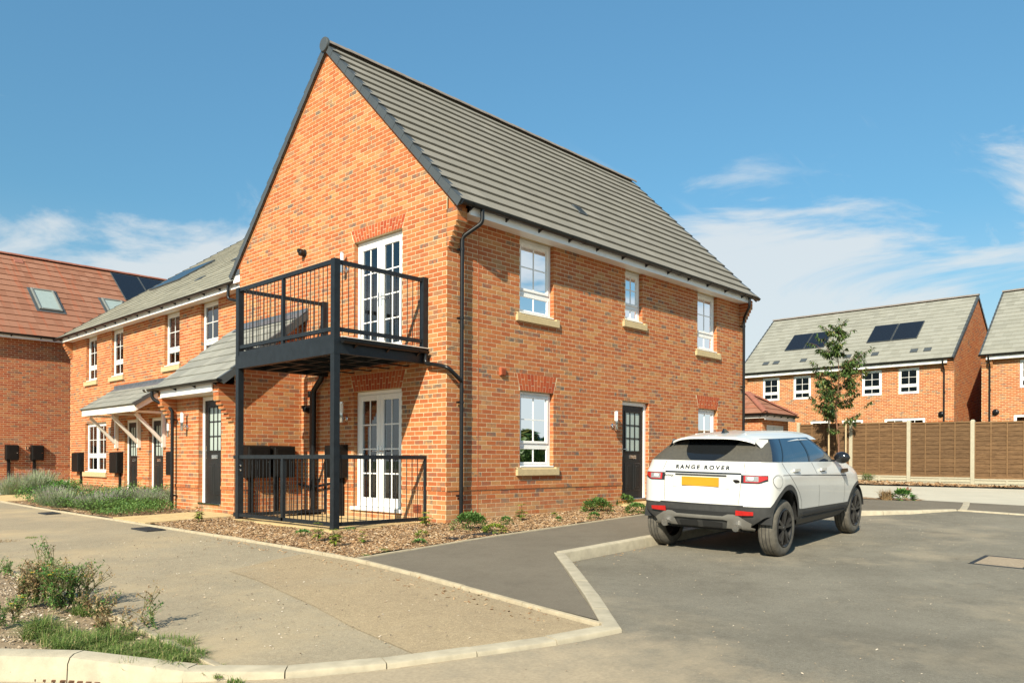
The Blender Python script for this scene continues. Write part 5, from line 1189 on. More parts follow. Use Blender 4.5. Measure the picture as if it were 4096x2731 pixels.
M_tyre = simple('tyre_rubber', (.10, .09, .073), .92, var=.3, scale=14, bump=.3)
M_rim = simple('wheel_dark', (.035, .034, .034), .32, metal=.4, var=.2, scale=10)
def rearglass():
    m, t = newmat('dusty_rear_glass'); s = NT(t)
    tcn = s.n('ShaderNodeTexCoord'); sp = s.n('ShaderNodeSeparateXYZ'); mp = s.n('ShaderNodeVectorTransform', vector_type='POINT', convert_from='OBJECT', convert_to='WORLD')
    piv = CARM @ V((.52, .02, 1.49)); sb = s.n('ShaderNodeVectorMath', operation='SUBTRACT'); sb.inputs[1].default_value = piv; s.l(s.pos(), sb.inputs[0])
    def dt(ax, sc):
        q = s.n('ShaderNodeVectorMath', operation='DOT_PRODUCT'); q.inputs[1].default_value = ax / sc; s.l(sb.outputs[0], q.inputs[0]); return s.math('MULTIPLY', q.outputs['Value'], q.outputs['Value'])
    rad = s.math('SQRT', s.math('ADD', dt(yax, .36), dt(zax, .30)))
    dust = s.math('MULTIPLY', s.ramp(rad, .985, 1.01), s.ramp(s.noise(40, 5, .7), .2, .7, .45, 1))
    c = s.mix(dust, (.010, .011, .012), (.085, .077, .060)); r = s.ramp(dust, 0, 1, .07, .7)
    s.bsdf(c, r, 0, .6); return m
M_rglass = rearglass()
LV = [  # z, rear x at centre, half width, corner length x, corner width y, bow, front x, front corner length
    (.30, .16, .80, .28, .38, .05, 4.00, .55), (.36, .08, .86, .30, .40, .05, 4.07, .60), (.47, .02, .915, .30, .40, .045, 4.13, .70), (.60, .00, .925, .31, .40, .045, 4.16, .80), (.61, .005, .925, .31, .40, .045, 4.16, .80),
    (.76, .030, .938, .31, .40, .04, 4.15, .85), (.86, .045, .943, .31, .40, .04, 4.13, .90), (.955, .055, .940, .31, .40, .04, 4.08, .95), (1.04, .085, .918, .31, .40, .04, 3.95, 1.0), (1.115, .115, .890, .31, .40, .04, 3.60, .9)]
def lv(z):
    z = clampf(z, LV[0][0], LV[-1][0])
    for a, b in zip(LV, LV[1:]):
        if z <= b[0]: t = (z - a[0]) / (b[0] - a[0]); return [lerp(p, q, t) for p, q in zip(a, b)]
def outl(q, z, side=-1):
    """body outline point: q 0..1 across the rear, 1..2 round the corner; side=-1 right"""
    _, xr, hw, cl, cw, bow, xf, fl = lv(z)
    if q <= 1: y = q * (hw - cw); return V((xr + bow * q * q, side * y, z))
    t = (q - 1) * math.pi / 2; e = .82
    return V((xr + bow + cl * (1 - math.cos(t) ** e), side * (hw - cw + cw * math.sin(t) ** e), z))
def sidept(x, z, side=-1):
    _, xr, hw, cl, cw, bow, xf, fl = lv(z)
    xs = xr + bow + cl; xe = xf - fl; y = hw
    fl_ = .018 * (math.exp(-((x - .60) / .45) ** 2) + math.exp(-((x - 3.49) / .45) ** 2)) * sstep(.35, .7, z) * (1 - sstep(.95, 1.1, z))
    if x < xs:
        t = math.acos(clampf(1 - (x - xr - bow) / cl, 0, 1) ** (1 / .82)) if x > xr + bow else 0
        y = hw - cw + cw * math.sin(t) ** .82
    elif x > xe: t = clampf((x - xe) / fl, 0, 1); y = hw * (1 - .5 * t ** 2.6)
    return V((x, side * (y + fl_ - .012 * sstep(2.6, 4.2, x)), z))
WX = (.60, 3.49); WZ = .365; RA = .418
def arch_z(x, r, base):
    z = base
    for w_ in WX:
        d = abs(x - w_)
        if d < r: z = max(z, WZ + math.sqrt(r * r - d * d))
    return z
def sill_z(x): return arch_z(x, RA, lerp(.42, .30, sstep(.40, .62, min(abs(x - .60), abs(x - 3.49)))) if .9 < x < 3.4 else .46)
def clad_z(x): return arch_z(x, RA + .055, lerp(.60, .545, sstep(.4, 1.2, x)))
XC = sorted(set([.43 + .025 * i for i in range(0, 30)] + [1.25 + i * .1 for i in range(0, 19)] + [3.05 + .025 * i for i in range(0, 36)] + [3.95, 4.0]))
QC = [i / 10 for i in range(0, 11)] + [1 + i / 12 for i in range(1, 12)]
ZL = [.66, .71, .76, .81, .86, .905, .955, 1.0, 1.04, 1.08, 1.115]
for side in (-1, 1):
    low = MB(); up = MB(); sm = []
    cols_low, cols_up = [], []
    for q in QC:
        xq = outl(q, .6, side).x; zz0 = max(.35 + (.15 * sstep(1.05, 1.6, q)), arch_z(xq, RA, 0)); zz1 = max(.60, arch_z(xq, RA + .055, 0))
        cols_low.append([outl(q, lerp(zz0, zz1, k / 5), side) for k in range(6)]); zs = [zz1 + .002]
        for z in ZL: zs.append(max(z, zs[-1] + .006))
        cols_up.append([outl(q, z, side) for z in zs])
    for x in XC:
        z0, z1 = sill_z(x), clad_z(x); z1 = max(z1, z0 + .05)
        cols_low.append([sidept(x, lerp(z0, z1, k / 5), side) for k in range(6)])
        zs = [z1 + .002]; zt_ = 1.115 - .065 * sstep(2.95, 3.4, x) - .20 * sstep(3.2, 4.25, x)
        for z in ZL: zs.append(max(min(z, .60 + (z - .60) * (zt_ - .60) / .515), zs[-1] + .004))
        cols_up.append([sidept(x, z, side) for z in zs])
    for mb_, cols in ((low, cols_low), (up, cols_up)):
        n = len(cols[0]); mb_.mesh([p for c_ in cols for p in c_], [((i * n + k), (i * n + k + 1), ((i + 1) * n + k + 1), ((i + 1) * n + k)) if side > 0 else ((i * n + k), ((i + 1) * n + k), ((i + 1) * n + k + 1), (i * n + k + 1)) for i in range(len(cols) - 1) for k in range(n - 1)])
    # shoulder top and bonnet
    top = [c_[-1] for c_ in cols_up]; inn = [V((p.x + (.05 if i < 22 else 0), p.y * .90, p.z + .012)) for i, p in enumerate(top)]; cen = [V((p.x, 0, p.z + (.05 if p.x > 3 else .012))) for p in inn]; n = len(top)
    up.mesh(top + inn + cen, [(i, i + 1, i + 1 + n, i + n) for i in range(n - 1)] + [(n + i, n + i + 1, 2 * n + i + 1, 2 * n + i) for i in range(n - 1)])
    if side < 0: LOWR, UPR = low, up
    else: LOWR.mesh(low.v, low.f); UPR.mesh(up.v, up.f)
# front close-off
UPR.mesh([(4.0, -.70, .6), (4.0, .70, .6), (3.97, .68, .86), (3.97, -.68, .86), (4.16, -.4, .6), (4.16, .4, .6), (4.1, .4, .88), (4.1, -.4, .88)], [(0, 4, 7, 3), (4, 5, 6, 7), (5, 1, 2, 6)])
body = C(UPR, 'body', M_paint, smooth=34)
C(LOWR, 'cladding', M_clad, smooth=40)
mb = MB(); mb.box(.22, 3.9, -.60, .60, .32, .60); mb.box(1.1, 2.95, -.84, .84, .33, .50); mb.box(.12, .30, -.60, .60, .37, .55); C(mb, 'underbody', M_gap)
for w_ in WX:
    for sd_ in (-1, 1):
        mb = MB(); N_ = 20; pts = [(w_ + (RA + .004) * math.cos(t), WZ + (RA + .004) * math.sin(t)) for t in [math.pi * (i / N_ * .92 + .04) for i in range(N_ + 1)]]
        for (a, b), (c_, d_) in zip(pts, pts[1:]): mb.poly([(a, sd_ * .905, b), (c_, sd_ * .905, d_), (c_, sd_ * .55, d_), (a, sd_ * .55, b)])
        mb.poly([(p[0], sd_ * .56, p[1]) for p in pts]); C(mb, 'wheel_arch_liner', M_gap)
# glasshouse: dark glass all round, pillars and seams as thin strips
GL = [(1.108, .125, .878, .30, .35, .035, 2.98, .53), (1.20, .215, .838, .30, .34, .035, 2.83, .50), (1.30, .32, .785, .29, .33, .035, 2.66, .47), (1.40, .43, .722, .28, .31, .03, 2.47, .44), (1.475, .52, .668, .27, .30, .03, 2.33, .41)]
def gl(z):
    z = clampf(z, GL[0][0], GL[-1][0])
    for a, b in zip(GL, GL[1:]):
        if z <= b[0] + 1e-9: t = (z - a[0]) / (b[0] - a[0]); return [lerp(p, q, t) for p, q in zip(a, b)]
def gpt(s, z, side=-1, off=0):
    """s 0..1 rear, 1..2 corner, 2..3 side, 3..4 windscreen corner, 4..5 windscreen"""
    _, xr, hw, cl, cw, bow, xf, fl = gl(z); xr -= off; hw += off
    if s <= 1: return V((xr + bow * s * s, side * s * (hw - cw), z))
    if s <= 2: t = (s - 1) * math.pi / 2; return V((xr + bow + cl * (1 - math.cos(t) ** .8), side * (hw - cw + cw * math.sin(t) ** .8), z))
    xs, xe = xr + bow + cl, xf - fl
    if s <= 3: return V((lerp(xs, xe, s - 2), side * hw, z))
    if s <= 4: t = (s - 3) * math.pi / 2; return V((xe + fl * math.sin(t), side * (hw * .35 + hw * .65 * math.cos(t)), z))
    return V((xf, side * hw * .35 * (5 - s), z))
mb = MB(); SS = [i / 8 for i in range(0, 41)]; ZS = [lerp(1.108, 1.475, k / 7) for k in range(8)]
for side in (-1, 1):
    n = len(ZS); vs_ = [gpt(s, z, side) for s in SS for z in ZS]; mb.mesh(vs_, [(i * n + k, i * n + k + 1, (i + 1) * n + k + 1, (i + 1) * n + k) if side > 0 else (i * n + k, (i + 1) * n + k, (i + 1) * n + k + 1, i * n + k + 1) for i in range(len(SS) - 1) for k in range(n - 1)])
C(mb, 'side_glass', M_cglass, smooth=35)
mb = MB(); RS = [i / 10 for i in range(-17, 18)]; n = len(ZS); zr3 = [lerp(1.120, 1.470, k / 7) for k in range(8)]
mb.mesh([gpt(abs(s), z, 1 if s > 0 else -1, .006) for s in RS for z in zr3], [(i * n + k, i * n + k + 1, (i + 1) * n + k + 1, (i + 1) * n + k) for i in range(len(RS) - 1) for k in range(n - 1)]); C(mb, 'rear_window', M_rglass, smooth=35)
def gstrip(s0, s1, za, zb, wd, mat, name, side=-1, off=.004):
    mb = MB(); K = 8; L_ = []
    for k in range(K + 1):
        t = k / K; s, z = lerp(s0, s1, t), lerp(za, zb, t); p = gpt(s, z, side, off); L_.append([p + V((-wd / 2, 0, 0)), p + V((wd / 2, 0, 0))])
    mb.mesh([p for q in L_ for p in q], [(2 * i, 2 * i + 1, 2 * i + 3, 2 * i + 2) for i in range(K)]); C(mb, name, mat)
for side in (-1, 1):
    gstrip(2.05, 2.13, 1.11, 1.47, .030, M_gloss, 'pillar', side); gstrip(2.54, 2.74, 1.11, 1.47, .060, M_gloss, 'pillar', side); gstrip(3.10, 3.05, 1.11, 1.47, .06, M_gloss, 'pillar', side)
# roof with spoiler
RX = [.30, .34, .42, .55, .75, 1.0, 1.3, 1.6, 1.9, 2.15, 2.32]
def roofz(x): return 1.605 - .055 * ((x - 1.75) / 1.35) ** 2 - (.0 if x > .5 else .012 * (.5 - x) / .2)
def roofw(x): return lerp(.585, .705, sstep(.28, .8, x)) - .02 * sstep(1.7, 2.3, x)
mb = MB(); rows = []
for x in RX:
    wd, zc = roofw(x), roofz(x); e = lerp(1.440, 1.474, sstep(.5, 1.7, x)) if x > .5 else lerp(1.462, 1.445, (x - .3) / .2)
    rows.append([V((x + .10 * (abs(t) ** 2.5) * (1 - sstep(.3, .8, x)) , t * wd, e + (zc - e) * (1 - abs(t) ** 4.2))) for t in [math.copysign(abs(i / 10) ** .7, i) for i in range(-10, 11)]])
n = 21; mb.mesh([p for r in rows for p in r], [(i * n + k, (i + 1) * n + k, (i + 1) * n + k + 1, i * n + k + 1) for i in range(len(rows) - 1) for k in range(n - 1)])
lip = [p + V((-.012, 0, -.028)) for p in rows[0]]; mb.mesh(rows[0] + lip, [(k, k + 1, k + 1 + n, k + n) for k in range(n - 1)])
rfm = C(mb, 'roof', M_paint, smooth=40)
mb = MB(); und = [V((.58, p.y * .93, 1.462)) for p in lip]; mb.mesh(lip + und, [(k, k + 1, k + 1 + n, k + n) for k in range(n - 1)]); C(mb, 'spoiler_underside', M_gloss)
for side in (-1, 1):   # spoiler cheek down the side of the rear window
    mb = MB(); mb.mesh([(.415, side * .597, 1.50), (.62, side * .66, 1.49), (.56, side * .685, 1.425), (.41, side * .655, 1.385), (.385, side * .60, 1.45)], [(0, 1, 2, 3, 4)]); C(mb, 'spoiler_cheek', M_paint)
for y in (-.36, .36):
    mb = MB(); mb.bar((.62, y, roofz(.62) - .004), (1.9, y * .98, roofz(1.9) - .004), .012, .012); C(mb, 'roof_groove', M_paint)
mb = MB(); z1 = roofz(.78); mb.mesh([(.70, -.028, z1 - .01), (.70, .028, z1 - .01), (.93, 0, z1 - .004), (.72, -.008, z1 + .058), (.72, .008, z1 + .058), (.78, 0, z1 + .056)], [(0, 3, 5, 2), (1, 2, 5, 4), (0, 1, 4, 3), (3, 4, 5)]); C(mb, 'antenna_fin', M_gloss, smooth=40)
# panel patches that follow the body
def patch(q0, q1, za, zb, off, name, mat, side=-1, par=None, nq=10, nz=4, x1=None, shape=None, depth=.01):
    """patch from outline position q0 to q1 (and on along the side to x1)"""
    mb = MB(); cols = []
    qs = [lerp(q0, q1, i / nq) for i in range(nq + 1)]
    for q in qs: cols.append(('q', q))
    if x1: cols += [('x', lerp(.52, x1, i / 5)) for i in range(6)]
    tot = len(cols) - 1; grid = []
    for i, (k, v_) in enumerate(cols):
        a, b = (za, zb) if not shape else shape(i / tot)
        col = []
        for j in range(nz + 1):
            z = lerp(a, b, j / nz); p = outl(v_, z, side) if k == 'q' else sidept(v_, z, side)
            p2 = outl(v_ + .02, z, side) if k == 'q' else sidept(v_ + .02, z, side); d = (p2 - p); d.z = 0; nr = V((d.y, -d.x, 0)).normalized()
            if nr.dot(V((p.x - 2, p.y, 0))) < 0: nr = -nr
            col.append((p + nr * off, p + nr * (off - depth)))
        grid.append(col)
    m = nz + 1; vs_ = [p[0] for c_ in grid for p in c_] + [p[1] for c_ in grid for p in c_]; T = len(grid) * m
    fs = [(i * m + j, (i + 1) * m + j, (i + 1) * m + j + 1, i * m + j + 1) for i in range(len(grid) - 1) for j in range(nz)]
    fs += [(i * m, T + i * m, T + (i + 1) * m, (i + 1) * m) for i in range(len(grid) - 1)] + [(i * m + nz, (i + 1) * m + nz, T + (i + 1) * m + nz, T + i * m + nz) for i in range(len(grid) - 1)]
    fs += [(j, j + 1, T + j + 1, T + j) for j in range(nz)] + [((len(grid) - 1) * m + j, T + (len(grid) - 1) * m + j, T + (len(grid) - 1) * m + j + 1, (len(grid) - 1) * m + j + 1) for j in range(nz)]
    mb.mesh(vs_, fs); return C(mb, name, mat, par, smooth=35)
mb = MB()
for sd_ in (-1, 1):
    patch(0, 1.0, .958, .985, .006, 'tailgate_strip', M_gloss, sd_)
    tl = patch(1.0, 1.52, .845, .957, .010, 'tail_light', M_gloss, sd_, shape=lambda t: (lerp(.848, .885, sstep(.55, 1, t)), .957))
    patch(1.03, 1.50, .858, .948, .014, 'lamp_lens', M_redl, sd_, tl, shape=lambda t: (lerp(.858, .905, sstep(.5, 1, t)), .948), depth=.006)
    patch(1.06, 1.30, .872, .942, .018, 'lamp_lens', M_clear, sd_, tl, depth=.006)
    patch(1.10, 1.20, .895, .930, .021, 'lamp_lens', M_opal, sd_, tl, depth=.004)
    patch(.94, 1.26, .512, .562, .030, 'reflector', M_redl, sd_, shape=lambda t: (lerp(.505, .515, t), lerp(.560, .552, t)))
    # dark gap down the tailgate edge, and to the bumper
    patch(.985, .993, .62, .95, .0025, 'tailgate_gap', M_gap, sd_, nq=1, nz=6, depth=.004)
    patch(0, 1.06, .600, .612, .003, 'bumper_gap', M_gap, sd_, nq=8, nz=1, depth=.004)
    patch(1.05, 1.057, .99, 1.108, .0025, 'tailgate_gap', M_gap, sd_, nq=1, nz=3, depth=.004)
# bumper insert
for sd_ in (-1, 1):
    patch(0, 1.06, .475, .545, .016, 'bumper_mesh', M_gap, sd_, shape=lambda t: (.49, .535))
    patch(0, 1.25, .40, .505, .022, 'skid_plate', M_skid, sd_, shape=lambda t: (lerp(.452, .400, sstep(.55, .75, t)) - .05 * sstep(.8, 1, t), lerp(.49, .515, sstep(.5, .62, t)) - .09 * sstep(.74, 1, t)))
    patch(.75, 1.35, .34, .42, .020, 'skid_plate', M_skid, sd_, shape=lambda t: (lerp(.36, .335, t), lerp(.45, .37, t)))
    patch(.08, .62, .375, .43, .012, 'diffuser_recess', M_gap, sd_, shape=lambda t: (.365, .435 - .02 * t))
for y in (-.50, .50):
    mb = MB(); c0 = V((.012, y, .388)); mb.lathe(c0, (1, 0, -.02), [(.036, .0), (.046, .0), (.048, .01), (.048, .16)], 20); ex = C(mb, 'exhaust', M_chrome, smooth=40)
    mb = MB(); mb.lathe(c0 + V((.012, 0, 0)), (1, 0, 0), [(.001, 0), (.037, 0)], 20); C(mb, 'exhaust_bore', M_gap, ex)
# number plate in its recess, badges and lettering
mb = MB(); Pr = lambda u, z, n: V((.040 - n, -u, z)); mb.bbox(Pr, -.40, .40, .765, .935, -.03, -.006, .012); C(mb, 'plate_surround', M_paint)
mb = MB(); mb.bbox(Pr, -.36, .36, .925, .948, -.01, .006, .006); C(mb, 'plate_handle', M_clad)
mb = MB(); mb.bbox(Pr, -.26, .26, .795, .908, .0, .012, .004); C(mb, 'number_plate', M_plate)
def letters(txt, y, z, h, wsc, mat, name, par=None, space=1.0, bold=.0):
    cu = bpy.data.curves.new(name, 'FONT'); cu.body = txt; cu.size = 1; cu.extrude = .012; cu.space_character = space; cu.offset = bold
    o = bpy.data.objects.new('tmp_text', cu); COL.objects.link(o); dg = bpy.context.evaluated_depsgraph_get(); me = bpy.data.meshes.new_from_object(o.evaluated_get(dg)); bpy.data.objects.remove(o)
    xs_ = [v_.co.x for v_ in me.vertices]; ys_ = [v_.co.y for v_ in me.vertices]; x0, x1, y1 = min(xs_), max(xs_), max(ys_)
    out = []
    for v_ in me.vertices:
        lx, lz = (v_.co.x - (x0 + x1) / 2) * h / y1 * wsc, v_.co.y * h / y1
        yy = y - lx; zz_ = z + lz; q = abs(yy) / (lv(zz_)[2] - lv(zz_)[4]); p = outl(min(q, 1), zz_) if q <= 1 else outl(1 + (q - 1) * .55, zz_)
        v_.co = CARM @ warp((p.x - .003 - v_.co.z * .2, yy, zz_))
    me.materials.clear(); me.materials.append(mat); return put(name, me, par or car)
letters('RANGE ROVER', 0, 1.032, .040, 1.5, M_gloss, 'lettering', None, 1.5, .035)
letters('EVOQUE', .45, .905, .022, 1.5, M_gloss, 'lettering', None, 1.1, .02)
mb = MB(); N_ = 24; p0 = outl(.98, .865); mb.mesh([(p0.x - .012, -.475 + .050 * math.cos(t), .865 + .024 * math.sin(t)) for t in [2 * math.pi * i / N_ for i in range(N_)]] + [(p0.x + .02, -.475 + .052 * math.cos(t), .865 + .026 * math.sin(t)) for t in [2 * math.pi * i / N_ for i in range(N_)]], [tuple(range(N_))] + [(i, (i + 1) % N_, (i + 1) % N_ + N_, i + N_) for i in range(N_)]); bd = C(mb, 'badge', M_gloss)
mb = MB(); mb.mesh([(p0.x - .0135 + .003 * (i % 2), -.475 + .054 * math.cos(t), .865 + .028 * math.sin(t)) for i, t in [(k, 2 * math.pi * (k // 2) / N_) for k in range(2 * N_)]], [(2 * i, 2 * i + 1, (2 * i + 3) % (2 * N_), (2 * i + 2) % (2 * N_)) for i in range(N_)]); C(mb, 'badge_rim', M_chrome, bd)
# doors: gaps, handles, lower strip, fuel flap, vent
def sgap(pts, name='door_gap', wd=.007, side=-1):
    mb = MB(); L_ = []
    for i, (x, z) in enumerate(pts):
        a, b = pts[max(0, i - 1)], pts[min(len(pts) - 1, i + 1)]; d = V((b[0] - a[0], 0, b[1] - a[1])).normalized(); nr = V((-d.z, 0, d.x)) * wd / 2; p = sidept(x, z, side) + V((0, side * .002, 0)); L_ += [p + nr, p - nr]
    mb.mesh(L_, [(2 * i, 2 * i + 1, 2 * i + 3, 2 * i + 2) for i in range(len(pts) - 1)]); C(mb, name, M_gap)
for sd_ in (-1, 1):
    sgap([(.50, 1.11), (.56, 1.03), (.62, .955), (.78, .85), (.98, .74), (1.09, .64), (1.12, .55)], side=sd_)
    sgap([(1.56, 1.11), (1.66, .98), (1.74, .80), (1.78, .66), (1.79, .54)], side=sd_)
    sgap([(2.70, 1.08), (2.78, .97), (2.83, .85), (2.85, .72), (2.86, .56)], side=sd_)
    sgap([(.40, .962), (.6, .962), (1.0, .962), (1.5, .960), (2.0, .955), (2.5, .95), (2.9, .945)], 'shoulder_seam', .010, sd_)
    for x in (.87, 1.90):
        mb = MB(); p = sidept(x, 1.03, sd_); mb.bar(p + V((-.10, sd_ * .022, 0)), p + V((.10, sd_ * .022, .004)), .026, .034); mb.bar(p + V((-.085, sd_ * .005, 0)), p + V((-.085, sd_ * .03, 0)), .03, .03); mb.bar(p + V((.085, sd_ * .005, 0)), p + V((.085, sd_ * .03, 0)), .03, .03); hd_ = C(mb, 'door_handle', M_paint)
        mb = MB(); mb.bar(p + V((-.095, sd_ * .004, -.022)), p + V((.095, sd_ * .004, -.022)), .008, .03); C(mb, 'handle_cup', M_gap, hd_)
    for za, zb in ((.475, .505), (.42, .45)):
        mb = MB(); mb.bar(sidept(1.14, za + .01, sd_) + V((0, sd_ * .004, 0)), sidept(2.95, za + .012, sd_) + V((0, sd_ * .004, 0)), .018, .022); C(mb, 'sill_strip', M_gap)
    mb = MB(); a, b = sidept(2.68, 1.0, sd_), sidept(3.02, 1.0, sd_); mb.mesh([a + V((0, sd_ * .006, -.03)), b + V((0, sd_ * .006, -.012)), b + V((-.03, sd_ * .006, .03)), a + V((.02, sd_ * .006, .03))], [(0, 1, 2, 3)]); C(mb, 'side_vent', M_gloss)
    p = V((2.48, sd_ * .92, 1.20)); mb = MB(); N1, N2 = 10, 8
    mb.mesh([p + V((.06 * math.sin(math.pi * i / N1) ** .6 * math.cos(2 * math.pi * j / N2), sd_ * (-.03 + .235 * i / N1), .085 * math.sin(math.pi * i / N1) ** .5 * math.sin(2 * math.pi * j / N2) + .01)) for i in range(N1 + 1) for j in range(N2)], [(i * N2 + j, i * N2 + (j + 1) % N2, (i + 1) * N2 + (j + 1) % N2, (i + 1) * N2 + j) for i in range(N1) for j in range(N2)]); mr = C(mb, 'door_mirror', M_gloss, smooth=True)
    mb = MB(); mb.bar((2.48, sd_ * .84, 1.15), (2.48, sd_ * .95, 1.18), .05, .03); C(mb, 'mirror_arm', M_gloss, mr)
mb = MB(); N_ = 22; mb.mesh([sidept(.29 + (.078 + dr) * math.cos(t), .885 + (.082 + dr) * math.sin(t)) + V((0, -.003, 0)) for dr in (0, .005) for t in [2 * math.pi * i / N_ for i in range(N_)]], [(i, (i + 1) % N_, (i + 1) % N_ + N_, i + N_) for i in range(N_)]); C(mb, 'fuel_flap_gap', M_gap)
# wheels
def wheel(x, side):
    yo = side * .912; t = thing; c = V((x, 0, WZ)); ax = V((0, side, 0)); W_ = .235; yi = yo - side * W_; rt = WZ
    mb = MB(); prof = [(.235, W_ * .02), (.25, 0), (.300, -.004), (.338, .012), (rt - .008, .028), (rt, .05), (rt, W_ - .05), (rt - .008, W_ - .028), (.338, W_ - .012), (.30, W_ - .0), (.25, W_ - .012), (.236, W_ - .03)]
    mb.lathe(V((x, yi, WZ)), ax, prof, 48); mb.f = mb.f[:-2]; mb.m = mb.m[:-2]; mb.c = mb.c[:-2]; wl_ = C(mb, 'wheel', M_tyre, smooth=38)
    for k in range(3):   # tread grooves
        m2 = MB(); h = W_ * (.30 + .2 * k); m2.lathe(V((x, yi + side * h, WZ)), ax, [(rt + .0012, -.004), (rt + .0012, .004)], 48); m2.f = m2.f[:-2]; m2.m = m2.m[:-2]; m2.c = m2.c[:-2]; C(m2, 'tread_groove', M_gap, wl_)
    m2 = MB(); m2.lathe(V((x, yo, WZ)), ax, [(.236, -.20), (.232, -.06), (.236, -.02), (.246, -.008), (.236, -.002), (.222, -.012), (.218, -.045), (.216, -.17)], 44); m2.f = m2.f[:-2]; m2.m = m2.m[:-2]; m2.c = m2.c[:-2]; rim = C(m2, 'rim', M_rim, wl_, smooth=40)
    m2 = MB(); m2.lathe(V((x, yo - side * .14, WZ)), ax, [(.001, 0), (.21, 0)], 30); C(m2, 'brake_disc', M_gap, wl_)
    for k in range(5):
        for dd in (-.17, .17):
            a = 2 * math.pi * k / 5 + .3; r0, r1 = .055, .222; a1 = a + dd
            p0 = V((x + r0 * math.cos(a + dd * .55), yo - side * .028, WZ + r0 * math.sin(a + dd * .55))); p1 = V((x + r1 * math.cos(a1), yo - side * .014, WZ + r1 * math.sin(a1))); m2 = MB(); m2.bar(p0, p1, .036, .032, up=(0, side, 0)); C(m2, 'spoke', M_rim, wl_)
    m2 = MB(); m2.lathe(V((x, yo - side * .045, WZ)), ax, [(.075, 0), (.068, .022), (.034, .026), (.030, .034), (.001, .036)], 24); C(m2, 'hub_cap', M_rim, wl_, smooth=40)
for x in WX:
    for sd_ in (-1, 1): wheel(x, sd_)

# ------------------------------------------------------------------ planting
def at(px, py, dz=0):
    """ground point seen at a photo pixel (4096 wide)"""
    hy = 1817 + .00784 * (px + 1230); d = FWD + RGT * ((px - 2048) / 3120); v = (hy - py) / 3120; D = 2.0; st = .25
    f = lambda D: CAM.z + D * v - zg(CAM.x + d.x * D, CAM.y + d.y * D) - dz
    while f(D) > 0 and D < 80: D += st
    a, b = D - st, D
    for _ in range(25):
        m = (a + b) / 2
        if f(m) > 0: a = m
        else: b = m
    return CAM.x + d.x * a, CAM.y + d.y * a
def leafmat(name, stops, rough=.55, trans=.25):
    m, t = newmat(name); s = NT(t); ac = s.n('ShaderNodeVertexColor', layer_name='bc'); sp = s.n('ShaderNodeSeparateColor'); s.l(ac.outputs[0], sp.inputs[0])
    cr = s.n('ShaderNodeValToRGB'); e = cr.color_ramp.elements
    while len(e) < len(stops): e.new(.5)
    for i, (p, c) in enumerate(stops): e[i].position = p; e[i].color = (*c, 1)
    s.l(sp.outputs[0], cr.inputs[0]); p = s.bsdf(cr.outputs[0], rough, 0, .4)
    tr = s.n('ShaderNodeBsdfTranslucent'); s.l(cr.outputs[0], tr.inputs[0]); mx = s.n('ShaderNodeMixShader'); mx.inputs[0].default_value = trans
    s.l(p.outputs[0], mx.inputs[1]); s.l(tr.outputs[0], mx.inputs[2]); o = [n for n in t.nodes if n.type == 'OUTPUT_MATERIAL'][0]; s.l(mx.outputs[0], o.inputs[0]); return m
L_green = leafmat('leaf_green', [(0, (0.038, 0.105, 0.025)), (.5, (0.088, 0.219, 0.045)), (.85, (0.149, 0.298, 0.063)), (1, (0.263, 0.350, 0.088))])
L_shrub = leafmat('leaf_shrub', [(0, (.05, .115, .025)), (.5, (.105, .205, .045)), (1, (.19, .30, .075))])
L_laurel = leafmat('leaf_laurel', [(0, (0.062, 0.125, 0.019)), (.45, (0.163, 0.237, 0.031)), (.8, (0.325, 0.362, 0.056)), (1, (0.450, 0.413, 0.100))], .4)
L_grey = leafmat('leaf_lavender', [(0, (0.136, 0.187, 0.093)), (.5, (0.238, 0.297, 0.162)), (.85, (0.340, 0.391, 0.238)), (1, (0.408, 0.425, 0.289))], .8)
L_purple = leafmat('flower_lavender', [(0, (0.208, 0.136, 0.208)), (.6, (0.320, 0.224, 0.320)), (1, (0.416, 0.336, 0.384))], .8)
L_dry = leafmat('leaf_dry', [(0, (0.163, 0.094, 0.044)), (.5, (0.300, 0.194, 0.094)), (1, (0.450, 0.338, 0.175))], .9)
L_grass = leafmat('grass_blade', [(0, (.07, .125, .022)), (.5, (.135, .22, .045)), (.8, (.22, .28, .075)), (1, (.46, .38, .19))], .7)
L_yellow = leafmat('flower_yellow', [(0, (.62, .40, .01)), (1, (.80, .58, .02))], .6)
L_tree = leafmat('leaf_tree', [(0, (.038, .075, .020)), (.45, (.075, .135, .032)), (.8, (.13, .20, .05)), (1, (.25, .21, .06))], .45, .2)
L_pink = leafmat('leaf_bronze', [(0, (0.264, 0.096, 0.060)), (1, (0.540, 0.300, 0.192))], .7)
M_bark_t = simple('tree_bark', (.17, .085, .05), .85, var=.3, scale=30, bump=.5)
M_stem = simple('plant_stem', (.12, .12, .04), .8, var=.3, scale=30)
def leaf(mb, p, d, L, W, up=None, fold=.25, tone_=None):
    d = V(d).normalized(); s = d.cross(V((ru(-.3, .3), ru(-.3, .3), 1))).normalized(); n = s.cross(d)
    mb.col = (R() if tone_ is None else tone_, 0, 0, 1); a = p + d * L * .5 - n * L * fold * .35; e = p + d * L - n * L * fold
    mb.mesh([p, a + s * W / 2 + n * W * .18, e, a - s * W / 2 + n * W * .18, a], [(0, 4, 1), (4, 2, 1), (0, 3, 4), (4, 3, 2)])
def rdir(el0=-.2, el1=1.4):
    a = ru(0, 6.2832); e = ru(el0, el1); return V((math.cos(a) * math.cos(e), math.sin(a) * math.cos(e), math.sin(e)))
def plant(name, xy, label, cat, group, z=None):
    x, y = xy; return thing(name, (x, y, zg(x, y) if z is None else z), label, cat, group)
